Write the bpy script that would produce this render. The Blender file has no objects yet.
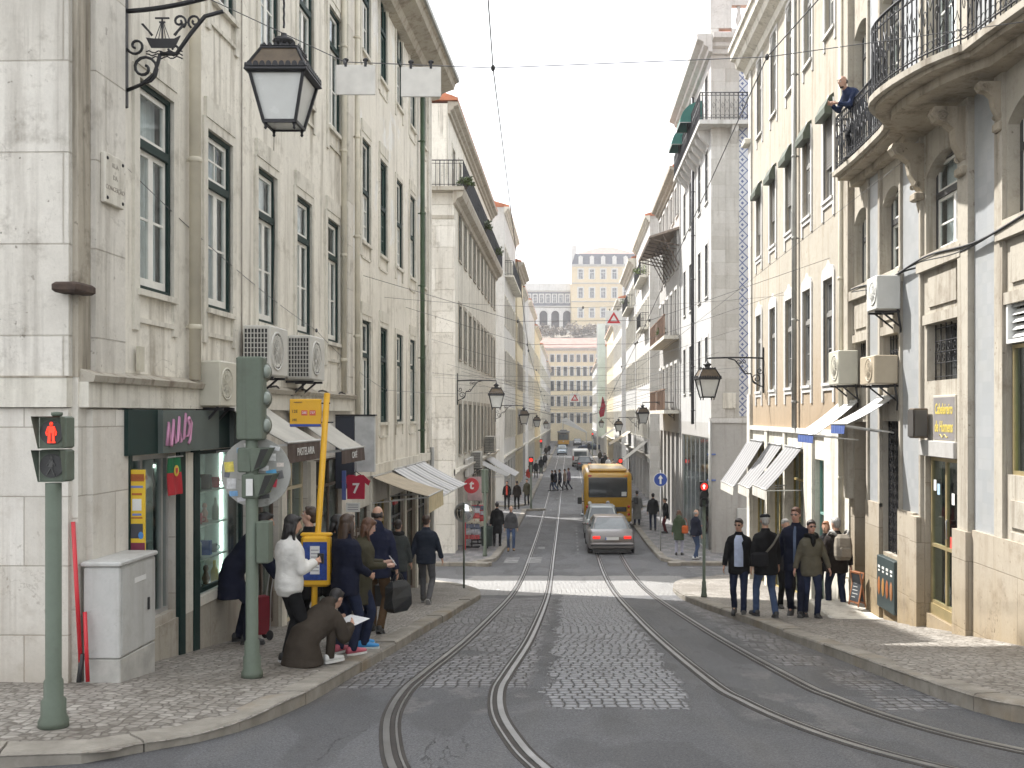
import bpy, bmesh, math, random
import numpy as np
from mathutils import Vector, Matrix, noise as mnoise
R = math.radians
PI = math.pi
random.seed(7)
SC = bpy.context.scene
COL = SC.collection
F = 996.0            # focal length in pixels of the 1024 px wide frame
VX, VY = 570.0, 415.0

# ------------------------------------------------------------------ objects
def tag(o, label=None, cat=None, group=None, kind=None):
    if label: o['label'] = label
    if cat: o['category'] = cat
    if group: o['group'] = group
    if kind: o['kind'] = kind
    return o

def empty(name, loc, rz=0.0, label=None, cat=None, group=None):
    o = bpy.data.objects.new(name, None)
    o.empty_display_size = 0.2
    COL.objects.link(o)
    o.location = loc
    o.rotation_euler = (0, 0, rz)
    return tag(o, label, cat, group)

def link(name, me, parent=None, loc=None, rz=0.0):
    o = bpy.data.objects.new(name, me)
    COL.objects.link(o)
    if parent is not None:
        o.parent = parent; KIDS.setdefault(parent.name, []).append(o)
    if loc is not None: o.location = loc
    if rz: o.rotation_euler = (0, 0, rz)
    return o

KIDS = {}
def copy_tree(o, parent=None):
    c = o.copy()
    COL.objects.link(c)
    c.parent = parent
    for ch in KIDS.get(o.name, ()):
        k = copy_tree(ch, c); KIDS.setdefault(c.name, []).append(k)
    return c

def V(*a): return Vector(a)

class MB:
    """collects primitives and links them as one mesh object"""
    def __init__(s):
        s.v = []; s.f = []; s.mi = []; s.sm = []; s.m = 0; s.M = None
    def mat(s, i): s.m = i; return s
    def xf(s, M): s.M = M; return s
    def add(s, vs, fs, smooth=False):
        b = len(s.v)
        if s.M is not None:
            vs = [tuple(s.M @ Vector(p)) for p in vs]
        s.v.extend([tuple(p) for p in vs])
        for f in fs:
            s.f.append(tuple(b + i for i in f)); s.mi.append(s.m); s.sm.append(smooth)
        return b
    def quad(s, a, b, c, d): s.add([a, b, c, d], [(0, 1, 2, 3)])
    def box(s, x0, x1, y0, y1, z0, z1):
        vs = [(x0,y0,z0),(x1,y0,z0),(x1,y1,z0),(x0,y1,z0),(x0,y0,z1),(x1,y0,z1),(x1,y1,z1),(x0,y1,z1)]
        s.add(vs, [(0,3,2,1),(4,5,6,7),(0,1,5,4),(1,2,6,5),(2,3,7,6),(3,0,4,7)])
    def bbox(s, x0, x1, y0, y1, z0, z1, c=0.01):
        """box with chamfered edges"""
        c = min(c, (x1-x0)/2.01, (y1-y0)/2.01, (z1-z0)/2.01)
        def ring(z, k):
            a0, a1, b0, b1 = x0+k, x1-k, y0+k, y1-k
            return [(a0+c,b0,z),(a1-c,b0,z),(a1,b0+c,z),(a1,b1-c,z),(a1-c,b1,z),(a0+c,b1,z),(a0,b1-c,z),(a0,b0+c,z)]
        rs = [ring(z0, c*.999), ring(z0+c, 0), ring(z1-c, 0), ring(z1, c*.999)]
        s.loft(rs, closed=True, caps=True)
    def loft(s, rings, closed=True, caps=True, smooth=False):
        n = len(rings[0]); vs = [p for r in rings for p in r]; fs = []
        for k in range(len(rings)-1):
            for i in range(n if closed else n-1):
                j = (i+1) % n
                fs.append((k*n+i, k*n+j, (k+1)*n+j, (k+1)*n+i))
        if caps:
            fs.append(tuple(reversed(range(n))))
            fs.append(tuple((len(rings)-1)*n+i for i in range(n)))
        s.add(vs, fs, smooth)
    def prism(s, pts, axis, a, b):
        """extrude a 2d polygon along axis from a to b. axis 'x': pts=(y,z); 'y': pts=(x,z); 'z': pts=(x,y)"""
        def P(p, t):
            return (t,p[0],p[1]) if axis=='x' else (p[0],t,p[1]) if axis=='y' else (p[0],p[1],t)
        s.loft([[P(p,a) for p in pts], [P(p,b) for p in pts]])
    def tube(s, path, r, n=8, closed=False, smooth=True):
        path = [Vector(p) for p in path]
        rr = r if isinstance(r, (list, tuple)) else [r]*len(path)
        rings = []; up = None
        for i, p in enumerate(path):
            if closed: d = path[(i+1) % len(path)] - path[i-1]
            elif i == 0: d = path[1]-path[0]
            elif i == len(path)-1: d = path[-1]-path[-2]
            else: d = (path[i+1]-path[i]).normalized() + (path[i]-path[i-1]).normalized()
            if d.length < 1e-9: d = V(0,0,1)
            d.normalize()
            if up is None:
                up = V(0,0,1) if abs(d.z) < .9 else V(1,0,0)
            x = d.cross(up)
            if x.length < 1e-6: x = d.cross(V(1,.3,0))
            x.normalize(); y = x.cross(d).normalized(); up = y
            rings.append([tuple(p + x*rr[i]*math.cos(2*PI*k/n) + y*rr[i]*math.sin(2*PI*k/n)) for k in range(n)])
        if closed: rings.append(rings[0])
        s.loft(rings, caps=not closed, smooth=smooth)
    def bar(s, a, b, w, h=None):
        """square bar between two points"""
        h = h or w
        a = Vector(a); b = Vector(b); d = (b-a).normalized()
        up = V(0,0,1) if abs(d.z) < .95 else V(0,1,0)
        x = d.cross(up).normalized(); y = x.cross(d)
        o = [x*w/2*i + y*h/2*j for i, j in ((-1,-1),(1,-1),(1,1),(-1,1))]
        s.loft([[tuple(a+k) for k in o], [tuple(b+k) for k in o]])
    def lathe(s, prof, c=(0,0,0), n=16, smooth=True, rot=0, sq=None):
        rings = []
        for r, z in prof:
            rings.append([(c[0]+r*math.cos(2*PI*k/n+rot), c[1]+r*math.sin(2*PI*k/n+rot), c[2]+z) for k in range(n)])
        s.loft(rings, smooth=smooth)
    def disc_y(s, c, r, t, n=24):
        """disc with its faces towards -y and +y, thickness t"""
        s.loft([[(c[0]+r*math.cos(2*PI*k/n), c[1]-t/2, c[2]+r*math.sin(2*PI*k/n)) for k in range(n)],
                [(c[0]+r*math.cos(2*PI*k/n), c[1]+t/2, c[2]+r*math.sin(2*PI*k/n)) for k in range(n)]])
    def ell(s, c, rx, ry, rz, n=14, m=9, Rm=None):
        rings = []
        for i in range(m+1):
            th = -PI/2 + PI*i/m
            ct = max(math.cos(th), 1e-3)
            ring = []
            for k in range(n):
                p = V(rx*ct*math.cos(2*PI*k/n), ry*ct*math.sin(2*PI*k/n), rz*math.sin(th))
                if Rm is not None: p = Rm @ p
                ring.append(tuple(Vector(c)+p))
            rings.append(ring)
        s.loft(rings, smooth=True)
    def mesh(s, name, mats):
        me = bpy.data.meshes.new(name)
        me.from_pydata(s.v, [], s.f)
        if not isinstance(mats, (list, tuple)): mats = [mats]
        for m in mats: me.materials.append(m)
        me.polygons.foreach_set('material_index', s.mi)
        me.polygons.foreach_set('use_smooth', s.sm)
        me.update()
        bm = bmesh.new(); bm.from_mesh(me)
        bmesh.ops.recalc_face_normals(bm, faces=bm.faces)
        bm.to_mesh(me); bm.free()
        return me
    def build(s, name, mats, parent=None, loc=None, rz=0.0, label=None):
        o = link(name, s.mesh(name, mats), parent, loc, rz)
        if label: o['label'] = label
        return o

def arc(cx, cy, r, a0, a1, n):
    return [(cx + r*math.cos(R(a0+(a1-a0)*i/n)), cy + r*math.sin(R(a0+(a1-a0)*i/n))) for i in range(n+1)]

def spiral(cx, cz, r0, r1, a0, a1, n=18):
    out = []
    for i in range(n+1):
        t = i/n; a = R(a0+(a1-a0)*t); r = r0+(r1-r0)*t
        out.append((cx+r*math.cos(a), cz+r*math.sin(a)))
    return out

def text_mesh(txt, size, mat, parent=None, loc=(0,0,0), rot=(PI/2,0,0), name='lettering', align='CENTER', depth=.002, sx=1.0, shear=0.0, bold=0.0):
    cu = bpy.data.curves.new('t', 'FONT')
    cu.body = txt; cu.size = size; cu.align_x = align; cu.align_y = 'CENTER'
    cu.extrude = depth; cu.shear = shear; cu.offset = bold; cu.resolution_u = 3
    cu.space_line = .95
    ob = bpy.data.objects.new('t', cu)
    COL.objects.link(ob)
    dg = bpy.context.evaluated_depsgraph_get()
    me = bpy.data.meshes.new_from_object(ob.evaluated_get(dg))
    bpy.data.objects.remove(ob); bpy.data.curves.remove(cu)
    for v in me.vertices: v.co.x *= sx
    me.materials.clear(); me.materials.append(mat)
    o = link(name, me, parent)
    o.location = loc; o.rotation_euler = rot
    return o

# ------------------------------------------------------------------ node helper
class NT:
    def __init__(s, mat):
        s.t = mat.node_tree; s.n = s.t.nodes; s.l = s.t.links
    def new(s, typ, **kw):
        nd = s.n.new(typ)
        for k, v in kw.items(): setattr(nd, k, v)
        return nd
    def put(s, sock, val):
        if val is None: return
        if hasattr(val, 'is_output'): s.l.new(val, sock)
        else:
            try: sock.default_value = val
            except Exception:
                sock.default_value = (val[0], val[1], val[2], 1.0) if len(val) == 3 else val[:3]
    def m(s, op, a, b=None, c=None, clamp=False):
        nd = s.new('ShaderNodeMath', operation=op); nd.use_clamp = clamp
        s.put(nd.inputs[0], a); s.put(nd.inputs[1], b)
        if c is not None: s.put(nd.inputs[2], c)
        return nd.outputs[0]
    def mix(s, f, a, b, bt='MIX'):
        nd = s.new('ShaderNodeMix', data_type='RGBA', blend_type=bt)
        s.put(nd.inputs[0], f); s.put(nd.inputs[6], a); s.put(nd.inputs[7], b)
        return nd.outputs[2]
    def ramp(s, f, stops):
        nd = s.new('ShaderNodeValToRGB'); cr = nd.color_ramp
        while len(cr.elements) < len(stops): cr.elements.new(.5)
        for e, (p, c) in zip(cr.elements, stops):
            e.position = p; e.color = (c, c, c, 1) if isinstance(c, (int, float)) else (c[0], c[1], c[2], 1)
        s.put(nd.inputs[0], f)
        return nd.outputs[0]
    def noise(s, vec, scale, detail=4, rough=.55, dist=0):
        nd = s.new('ShaderNodeTexNoise'); s.put(nd.inputs['Vector'], vec)
        nd.inputs['Scale'].default_value = scale; nd.inputs['Detail'].default_value = detail
        nd.inputs['Roughness'].default_value = rough; nd.inputs['Distortion'].default_value = dist
        return nd.outputs['Fac']
    def map(s, vec, scale=(1,1,1), loc=(0,0,0), rot=(0,0,0)):
        nd = s.new('ShaderNodeMapping'); s.put(nd.inputs[0], vec)
        nd.inputs['Scale'].default_value = scale; nd.inputs['Location'].default_value = loc
        nd.inputs['Rotation'].default_value = rot
        return nd.outputs[0]
    def pos(s): return s.new('ShaderNodeNewGeometry').outputs['Position']
    def obj(s): return s.new('ShaderNodeTexCoord').outputs['Object']
    def sep(s, v):
        nd = s.new('ShaderNodeSeparateXYZ'); s.put(nd.inputs[0], v); return nd.outputs
    def comb(s, x, y, z):
        nd = s.new('ShaderNodeCombineXYZ'); s.put(nd.inputs[0], x); s.put(nd.inputs[1], y); s.put(nd.inputs[2], z)
        return nd.outputs[0]
    def bump(s, h, strength=.3, dist=.01, nrm=None):
        nd = s.new('ShaderNodeBump'); nd.inputs['Strength'].default_value = strength
        nd.inputs['Distance'].default_value = dist; s.put(nd.inputs['Height'], h)
        if nrm is not None: s.put(nd.inputs['Normal'], nrm)
        return nd.outputs[0]

def newmat(name):
    m = bpy.data.materials.new(name); m.use_nodes = True
    nt = NT(m)
    b = next(n for n in nt.n if n.type == 'BSDF_PRINCIPLED')
    return m, nt, b

MATC = {}
def pm(name, col, rough=.7, metal=0., var=.12, scale=4., bump=0., bscale=40., spec=.5, emit=None, estr=0., coat=0., space='pos'):
    """plain material with a soft value variation and fine bump"""
    if name in MATC: return MATC[name]
    m, nt, b = newmat(name)
    p = nt.pos() if space == 'pos' else nt.obj()
    c = (col[0], col[1], col[2], 1)
    if var > 0:
        f = nt.noise(p, scale, 5, .6)
        lo = tuple(x*(1-var) for x in col); hi = tuple(min(1, x*(1+var)) for x in col)
        nt.put(b.inputs['Base Color'], nt.ramp(f, [(.3, lo), (.7, hi)]))
        nt.put(b.inputs['Roughness'], nt.m('MULTIPLY_ADD', f, .16, rough-.08, clamp=True))
    else:
        b.inputs['Base Color'].default_value = c
        b.inputs['Roughness'].default_value = rough
    b.inputs['Metallic'].default_value = metal
    b.inputs['Specular IOR Level'].default_value = spec
    if coat: b.inputs['Coat Weight'].default_value = coat; b.inputs['Coat Roughness'].default_value = .08
    if bump:
        nt.put(b.inputs['Normal'], nt.bump(nt.noise(p, bscale, 4), bump, .01))
    if emit:
        b.inputs['Emission Color'].default_value = (*emit, 1); b.inputs['Emission Strength'].default_value = estr
    MATC[name] = m
    return m

def wall_mat(name, col, dirt=(.16,.13,.10), dirt_amt=.45, streak=.5, blocks=None, mortar=.72, bump=.25, patch=.0, patchcol=(.55,.53,.5), rough=.9, low=None, zdirt=None):
    """weathered plaster or coursed stone. blocks=(w,h) draws block joints"""
    if name in MATC: return MATC[name]
    m, nt, b = newmat(name)
    p = nt.pos(); x, y, z = nt.sep(p)[0:3]
    uv = nt.comb(nt.m('ADD', x, y), z, 0.)
    big = nt.noise(p, .55, 5, .6)
    fine = nt.noise(p, 9., 6, .65)
    st = nt.noise(nt.map(p, (2.2, 2.2, .16)), 1.6, 6, .62)
    c = nt.ramp(big, [(.25, tuple(k*.86 for k in col)), (.75, tuple(min(1,k*1.07) for k in col))])
    c = nt.mix(nt.m('MULTIPLY', nt.ramp(fine, [(.35, 0.), (.7, 1.)]), .32), c, tuple(k*.7 for k in col))
    c = nt.mix(nt.m('MULTIPLY', nt.ramp(nt.noise(p, 42., 4, .7), [(.45, 0.), (.7, 1.)]), .16), c, tuple(k*.55 for k in col))
    h = fine
    if blocks:
        br = nt.new('ShaderNodeTexBrick')
        nt.put(br.inputs['Vector'], nt.map(uv, (1,1,1), (0, .11, 0)))
        br.inputs['Scale'].default_value = 1
        br.inputs['Brick Width'].default_value = blocks[0]; br.inputs['Row Height'].default_value = blocks[1]
        br.inputs['Mortar Size'].default_value = .007; br.inputs['Mortar Smooth'].default_value = .4
        br.inputs['Color1'].default_value = (1,1,1,1); br.inputs['Color2'].default_value = (.82,.81,.79,1)
        br.inputs['Mortar'].default_value = (mortar,mortar*.97,mortar*.92,1)
        c = nt.mix(1., c, br.outputs['Color'], 'MULTIPLY')
        h = nt.m('SUBTRACT', nt.m('MULTIPLY', fine, .5), nt.m('MULTIPLY', br.outputs['Fac'], 1.2))
    if patch:
        pf = nt.ramp(nt.noise(p, .9, 7, .62, .4), [(.56, 0.), (.62, 1.)])
        c = nt.mix(nt.m('MULTIPLY', pf, patch), c, patchcol)
    if low:
        # a tide of rising damp / rust stain: (z0, z1, colour, amount)
        f = nt.m('SUBTRACT', 1., nt.m('DIVIDE', nt.m('SUBTRACT', nt.m('ADD', z, nt.m('MULTIPLY', nt.m('SUBTRACT', st, .5), 1.6)), low[0]), low[1]-low[0]), clamp=True)
        c = nt.mix(nt.m('MULTIPLY', f, low[3]), c, low[2])
    sf = nt.ramp(st, [(.52, 0.), (.70, 1.)])
    st2 = nt.ramp(nt.noise(nt.map(p, (7., 7., .22)), 1.3, 4, .6), [(.56, 0.), (.70, 1.)])
    c = nt.mix(nt.m('MULTIPLY', nt.m('MULTIPLY', st2, nt.ramp(nt.noise(p, .7, 3, .5), [(.42, 0.), (.62, 1.)])), streak), c, tuple(k*.8 for k in dirt))
    c = nt.mix(nt.m('MULTIPLY', sf, streak), c, dirt)
    pit = nt.ramp(nt.noise(p, 15., 3, .5), [(.68, 0.), (.73, 1.)])
    c = nt.mix(nt.m('MULTIPLY', nt.m('MULTIPLY', pit, nt.ramp(big, [(.4, .15), (.65, 1.)])), min(1., dirt_amt*1.6)), c, tuple(k*.7 for k in dirt))
    blot = nt.ramp(nt.noise(p, 2.6, 8, .7), [(.54, 0.), (.72, 1.)])
    c = nt.mix(nt.m('MULTIPLY', blot, dirt_amt), c, dirt)
    ck = nt.ramp(nt.m('ABSOLUTE', nt.m('SUBTRACT', nt.noise(p, 1.1, 7, .6, .8), .5)), [(.0, .55), (.005, 0.)])
    c = nt.mix(nt.m('MULTIPLY', ck, nt.ramp(big, [(.5, 0.), (.62, 1.)])), c, tuple(k*.6 for k in dirt))
    nt.put(b.inputs['Base Color'], c)
    b.inputs['Roughness'].default_value = rough
    b.inputs['Specular IOR Level'].default_value = .25
    nt.put(b.inputs['Normal'], nt.bump(nt.m('ADD', h, nt.m('MULTIPLY', big, 1.5)), bump*2., .014))
    MATC[name] = m
    return m

def glass_mat(name, tint=(.88,.91,.91), refl=.22, rough=.03):
    if name in MATC: return MATC[name]
    m, nt, b = newmat(name)
    out = next(n for n in nt.n if n.type == 'OUTPUT_MATERIAL')
    tr = nt.new('ShaderNodeBsdfTransparent'); tr.inputs[0].default_value = (*tint, 1)
    gl = nt.new('ShaderNodeBsdfGlossy'); gl.inputs['Roughness'].default_value = rough
    gl.inputs[0].default_value = (.9,.93,.95,1)
    nt.put(gl.inputs['Normal'], nt.bump(nt.noise(nt.pos(), 2.2, 2), .12, .02))
    fr = nt.new('ShaderNodeLayerWeight'); fr.inputs[0].default_value = .5
    f = nt.m('ADD', nt.m('MULTIPLY', nt.m('POWER', fr.outputs['Facing'], 4.), .55), refl*.5, clamp=True)
    mx = nt.new('ShaderNodeMixShader')
    nt.put(mx.inputs[0], f); nt.l.new(tr.outputs[0], mx.inputs[1]); nt.l.new(gl.outputs[0], mx.inputs[2])
    nt.l.new(mx.outputs[0], out.inputs[0])
    nt.n.remove(b)
    MATC[name] = m
    return m

def pane_mat(name, dark=(.03,.035,.04), light=(.35,.35,.33), amt=.5, scale=.9, rough=.06):
    """glazing of a distant window: glossy, with pale blinds or curtains behind some of it"""
    if name in MATC: return MATC[name]
    m, nt, b = newmat(name)
    p = nt.pos()
    cell = nt.noise(p, scale, 2, .4)
    f = nt.ramp(cell, [(.5, 0.), (.56, 1.)])
    wv = nt.noise(nt.map(p, (14,14,.5)), 1., 2)
    c = nt.mix(nt.m('MULTIPLY', f, amt), dark, nt.mix(wv, light, tuple(k*.6 for k in light)))
    nt.put(b.inputs['Base Color'], c)
    b.inputs['Roughness'].default_value = rough
    b.inputs['Specular IOR Level'].default_value = .9
    nt.put(b.inputs['Normal'], nt.bump(nt.noise(p, 1.8, 2), .10, .03))
    MATC[name] = m
    return m

# ------------------------------------------------------------------ terrain profile
_PY = [0, 10, 20, 24, 28, 33, 38, 45, 55, 70, 110, 160, 250, 400]
_PZ = [-1.52, -2.72, -3.92, -4.40, -4.82, -5.20, -5.42, -5.68, -5.92, -6.0, -6.1, -6.25, -6.4, -6.4]
def zroad(Y):
    if Y < 0: return -1.52 - .05*Y
    # gentle smoothing of the piecewise profile
    w = 0.; s = 0.
    for d in (-2, -1, 0, 1, 2):
        s += float(np.interp(Y+d if Y+d > 0 else 0, _PY, _PZ)) + (0 if Y+d > 0 else -.12*(Y+d)*-1*0)
        w += 1
    return s/w
WL = lambda Y: -4.64 + .0245*Y          # near left facade line
WR = 5.3                                # near right facade line
def walk(X, Y):
    z = zroad(Y) + .12
    if X > 2.4 and Y < 24:
        e = float(np.interp(Y, [8, 11.6, 18, 24], [.14, .12, -.06, 0]))
        z += e*min(1, max(0, (X-3.2)/2.0))
    if X < -2.2 and Y < 8.4:
        z -= .07*min(1, max(0, (8.4-Y)/1.2))
    if X < -2.2 and Y < 24:
        e = float(np.interp(Y, [4, 9, 18, 24], [.03, .09, .05, 0]))
        z += e*min(1, max(0, (-X-2.4)/2.0))
    return z
SUN_E = 4.3; SKY_E = .14; SKY_CLOUD = .85; EXPO = 1.3
ASPH_LO = (.125,.128,.135); ASPH_HI = (.195,.198,.206)
HAZE = .0004
# ------------------------------------------------------------------ people
def on_walk(px, py, zf=walk):
    lo, hi = 3., 260.
    for _ in range(60):
        Y = (lo+hi)/2; X = (px-VX)*Y/F
        y = VY - F*zf(X, Y)/Y
        if y > py: lo = Y
        else: hi = Y
    return ((px-VX)*Y/F, Y, zf((px-VX)*Y/F, Y))
zr2 = lambda X, Y: zroad(Y)
zblk = lambda X, Y: zroad(Y)+.12

def cloth(name, col, var=.18, rough=.85):
    if name in MATC: return MATC[name]
    m, nt, b = newmat(name)
    p = nt.pos()
    f = nt.noise(p, 6., 5, .6)
    nt.put(b.inputs['Base Color'], nt.ramp(f, [(.3, tuple(k*(1-var) for k in col)), (.7, tuple(min(1,k*(1+var)) for k in col))]))
    b.inputs['Roughness'].default_value = rough
    b.inputs['Specular IOR Level'].default_value = .12
    h = nt.m('ADD', nt.noise(nt.map(p, (1,1,1.6)), 11., 4, .55, .6), nt.m('MULTIPLY', nt.noise(p, 160., 2), .12))
    nt.put(b.inputs['Normal'], nt.bump(h, .35, .03))
    MATC[name] = m
    return m
def skin(tone=(.46,.27,.19)):
    n = 'skin%d' % int(tone[0]*100)
    return pm(n, tone, .5, var=.08, scale=9)
def hairm(name, col):
    if name in MATC: return MATC[name]
    m, nt, b = newmat(name)
    p = nt.obj()
    f = nt.noise(nt.map(p, (60,60,6)), 1., 3)
    nt.put(b.inputs['Base Color'], nt.ramp(f, [(.3, tuple(k*.6 for k in col)), (.7, tuple(k*1.35 for k in col))]))
    b.inputs['Roughness'].default_value = .5
    nt.put(b.inputs['Normal'], nt.bump(f, .6, .01))
    MATC[name] = m
    return m
HAIR = {'black': (.012,.010,.010), 'brown': (.045,.026,.016), 'dark': (.022,.015,.012), 'grey': (.33,.32,.30), 'auburn': (.09,.04,.02), 'blond': (.22,.14,.06), 'ginger': (.24,.10,.04)}

def remeshed(mb, vox, smooth=3, wr=0., seed=0):
    me = mb.mesh('t', [])
    o = bpy.data.objects.new('t', me); COL.objects.link(o)
    r = o.modifiers.new('r', 'REMESH'); r.mode = 'VOXEL'; r.voxel_size = vox; r.use_smooth_shade = True
    if smooth:
        s = o.modifiers.new('s', 'SMOOTH'); s.iterations = smooth; s.factor = .5
    dg = bpy.context.evaluated_depsgraph_get()
    out = bpy.data.meshes.new_from_object(o.evaluated_get(dg))
    bpy.data.objects.remove(o); bpy.data.meshes.remove(me)
    if wr:
        n = len(out.vertices); co = np.empty(n*3); out.vertices.foreach_get('co', co); co = co.reshape(-1, 3)
        no = np.empty(n*3); out.vertices.foreach_get('normal', no); no = no.reshape(-1, 3)
        d = np.array([mnoise.noise(V(c[0]*8+seed, c[1]*8, c[2]*15)) + .35*mnoise.noise(V(c[0]*18, c[1]*18+seed, c[2]*26)) for c in co])
        co += no*(d*wr)[:,None]
        out.vertices.foreach_set('co', co.ravel())
    out.polygons.foreach_set('use_smooth', [True]*len(out.polygons))
    out.materials.clear()
    out.update()
    return out

def ik(a, b, l1, l2, pole):
    """middle joint between a and b"""
    d = b-a; L = d.length
    if L > (l1+l2)*.999: d = d*((l1+l2)*.999/L); b = a+d; L = d.length
    n = d.normalized()
    x = (l1*l1-l2*l2+L*L)/(2*L); h = math.sqrt(max(l1*l1-x*x, 1e-6))
    p = pole - n*pole.dot(n)
    if p.length < 1e-5: p = V(0,1,0)
    return a+n*x+p.normalized()*h, b

def capsule(mb, pts, rs, n=10):
    mb.tube(pts, rs, n)
    for p, r in ((pts[0], rs[0]), (pts[-1], rs[-1])): mb.ell(p, r, r, r, 8, 6)

def person(label, pos, H=1.7, face=0., lean=4., hips=(0,0,0), feet=None, hands=None, head=(0,0), twist=0.,
           top=('t', (.03,.03,.04)), hem=-.16, bulk=1., coat_flare=0., bot=('b', (.03,.035,.06)), shoe=(.03,.03,.03), sole=None,
           hair='dark', hairlen=0., bun=False, bald=False, hood=False, scarf=None, shirt=None, cap=None, glasses=False, tone=(.46,.27,.19),
           lod=0, group=None, elbow_out=.35, front=False, beard=False, kneepole=None, legs_show=True, female=False):
    s = H/1.75
    root = empty('person', pos, R(face), label, 'person', group)
    P = V(0,0,.93)+V(*hips)
    lr = R(lean); sd = V(0, math.sin(lr), math.cos(lr)); fd = V(0, math.cos(lr), -math.sin(lr))
    tw = R(twist); rt = V(math.cos(tw), math.sin(tw), 0)
    feet = feet or [(-.11,0,0,8), (.11,.03,0,-8)]
    hands = hands or [(-.27,.05,.80), (.27,.05,.80)]
    sh = [P+sd*.462-rt*.170*(.90 if female else 1), P+sd*.462+rt*.170*(.90 if female else 1)]
    N = P+sd*.545
    hy, hp = R(head[0]), R(head[1]-lean*.0)
    Rh = Matrix.Rotation(hy, 3, 'Z') @ Matrix.Rotation(-hp, 3, 'X')
    HC = N + sd*.06 + Rh @ V(0,.015,.105)
    hipj = [P+V(-.088,0,-.03), P+V(.088,0,-.03)]
    ank = [V(f[0], f[1], f[2]+.085) for f in feet]
    kp = kneepole or V(0,1,.15)
    kn = []
    for i in (0,1):
        k, a = ik(hipj[i], ank[i], .425, .425, V(kp[0]+(-.12,.12)[i], kp[1], kp[2])); kn.append(k); ank[i] = a
    el = []; wr = []
    for i in (0,1):
        e, w = ik(sh[i], V(*hands[i]), .285, .255, V((-1,1)[i]*elbow_out, -1, -.35)); el.append(e); wr.append(w)
    vox = (.0115, .018, .032)[lod]/s
    def torso(mb, inf=0., hem=-.12, flare=0., neck=True, top=.55):
        prof = [(-.05,.165,.115,0), (.05,.165,.118,0), (.17,.145 if not female else .135,.105,.0), (.30,.168,.122,.008), (.40,.182,.120,.0), (.455,.172,.10,-.008), (.50,.125,.085,-.012), (.53,.085,.072,-.012), (.555,.062,.062,-.008)]
        if neck: prof.append((.64,.054,.058,.01))
        if hem < -.05:
            k = [(hem, .165+flare, .115+flare, 0), ((hem-.05)/2-.025, .168+flare*.5, .118+flare*.5, 0)]
            prof = k + prof
        else: prof = [(-.13,.09,.085,0)] + prof
        rings = []
        n = 18
        for t, hw, hd, oy in prof:
            if t > top: continue
            hw += inf*(.35 if t > .5 else 1); hd += inf*(.5 if t > .5 else 1)
            # below the hips the skirt of a garment hangs straight down
            c = P + (sd*t if t > -.04 else V(0, 0, t)) + fd*oy
            a2 = tw*max(0, min(1, t/.4)); ca, sa = math.cos(a2), math.sin(a2)
            ring = []
            for k in range(n):
                th = 2*PI*k/n
                x = hw*math.copysign(abs(math.cos(th))**.85, math.cos(th)); y = hd*math.copysign(abs(math.sin(th))**.85, math.sin(th))
                q = c + V(x*ca, x*sa, 0) + (fd if t > -.04 else V(0,1,0))*y
                ring.append(tuple(q))
            rings.append(ring)
        mb.loft(rings)
    # ---- body, one continuous surface
    b = MB(); torso(b, -.018)
    hd_ = lambda x, y, z: tuple(HC + Rh @ V(x,y,z))
    b.ell(HC+Rh@V(0,-.008,.02), .074, .092, .098, 14, 10, Rh); b.ell(HC+Rh@V(0,.022,-.045), .056, .066, .072, 12, 8, Rh)
    b.tube([hd_(0,-.01,-.04), tuple(N+sd*.0)], [.05,.056], 10)
    b.loft([[hd_(-.013,.088,.012), hd_(.013,.088,.012), hd_(.006,.094,.03), hd_(-.006,.094,.03)], [hd_(-.019,.085,-.028), hd_(.019,.085,-.028), hd_(.009,.118,-.022), hd_(-.009,.118,-.022)]])
    for sx in (-1,1): b.ell(HC+Rh@V(sx*.076,-.012,-.005), .012, .02, .032, 8, 6, Rh)
    for i in (0,1):
        capsule(b, [sh[i]-sd*.03-rt*(-1,1)[i]*.02, (sh[i]+el[i])/2, el[i]], [.038,.04,.035]); capsule(b, [el[i], el[i]*.6+wr[i]*.4, wr[i]], [.038,.038,.024])
        capsule(b, [hipj[i], (hipj[i]+kn[i])/2, kn[i]], [.078,.07,.05]); capsule(b, [kn[i], kn[i]*.65+ank[i]*.35, ank[i]], [.05,.05,.034])
        # hand: palm, four curled fingers, thumb
        d = (wr[i]-el[i]).normalized(); side = V((1,-1)[i],0,0); side = (side-d*side.dot(d)).normalized(); nrm = d.cross(side)
        pc = wr[i]+d*.045
        b.ell(pc, .020, .038, .05, 10, 7, Matrix((side, nrm, d)).transposed())
        ac = nrm
        if lod < 2:
            for q, (off, ln) in enumerate(((-.027,.062),(-.009,.072),(.009,.068),(.026,.054))):
                a0 = pc+d*.035+ac*off; a1 = a0+d*ln*.45+side*ln*.18; a2_ = a1+d*ln*.30+side*ln*.38
                b.tube([a0-d*.02, a0, a1, a2_], [.0105,.0105,.0095,.008], 7)
            fw = V(0,1,0); fw = (fw-d*fw.dot(d)).normalized()
            t0 = pc-d*.02+fw*.02; b.tube([t0, t0+fw*.026+d*.02, t0+fw*.034+d*.048+side*.012], [.014,.012,.009], 7)
        # foot
        f = feet[i]; fa = R(f[3]); ft = f[4] if len(f) > 4 else 0.
        b.ell(ank[i]+V(-math.sin(fa)*.06*-1*0+math.sin(-fa)*.06, math.cos(fa)*.05, -.045), .028, .06, .02, 8, 6)
    me = remeshed(b, vox, 2); me.materials.append(skin(tone))
    bo = link('body', me, root)
    parts = []
    # ---- jacket
    j = MB(); inf = .026*bulk+.004
    torso(j, inf, hem, coat_flare, neck=False, top=.56)
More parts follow.
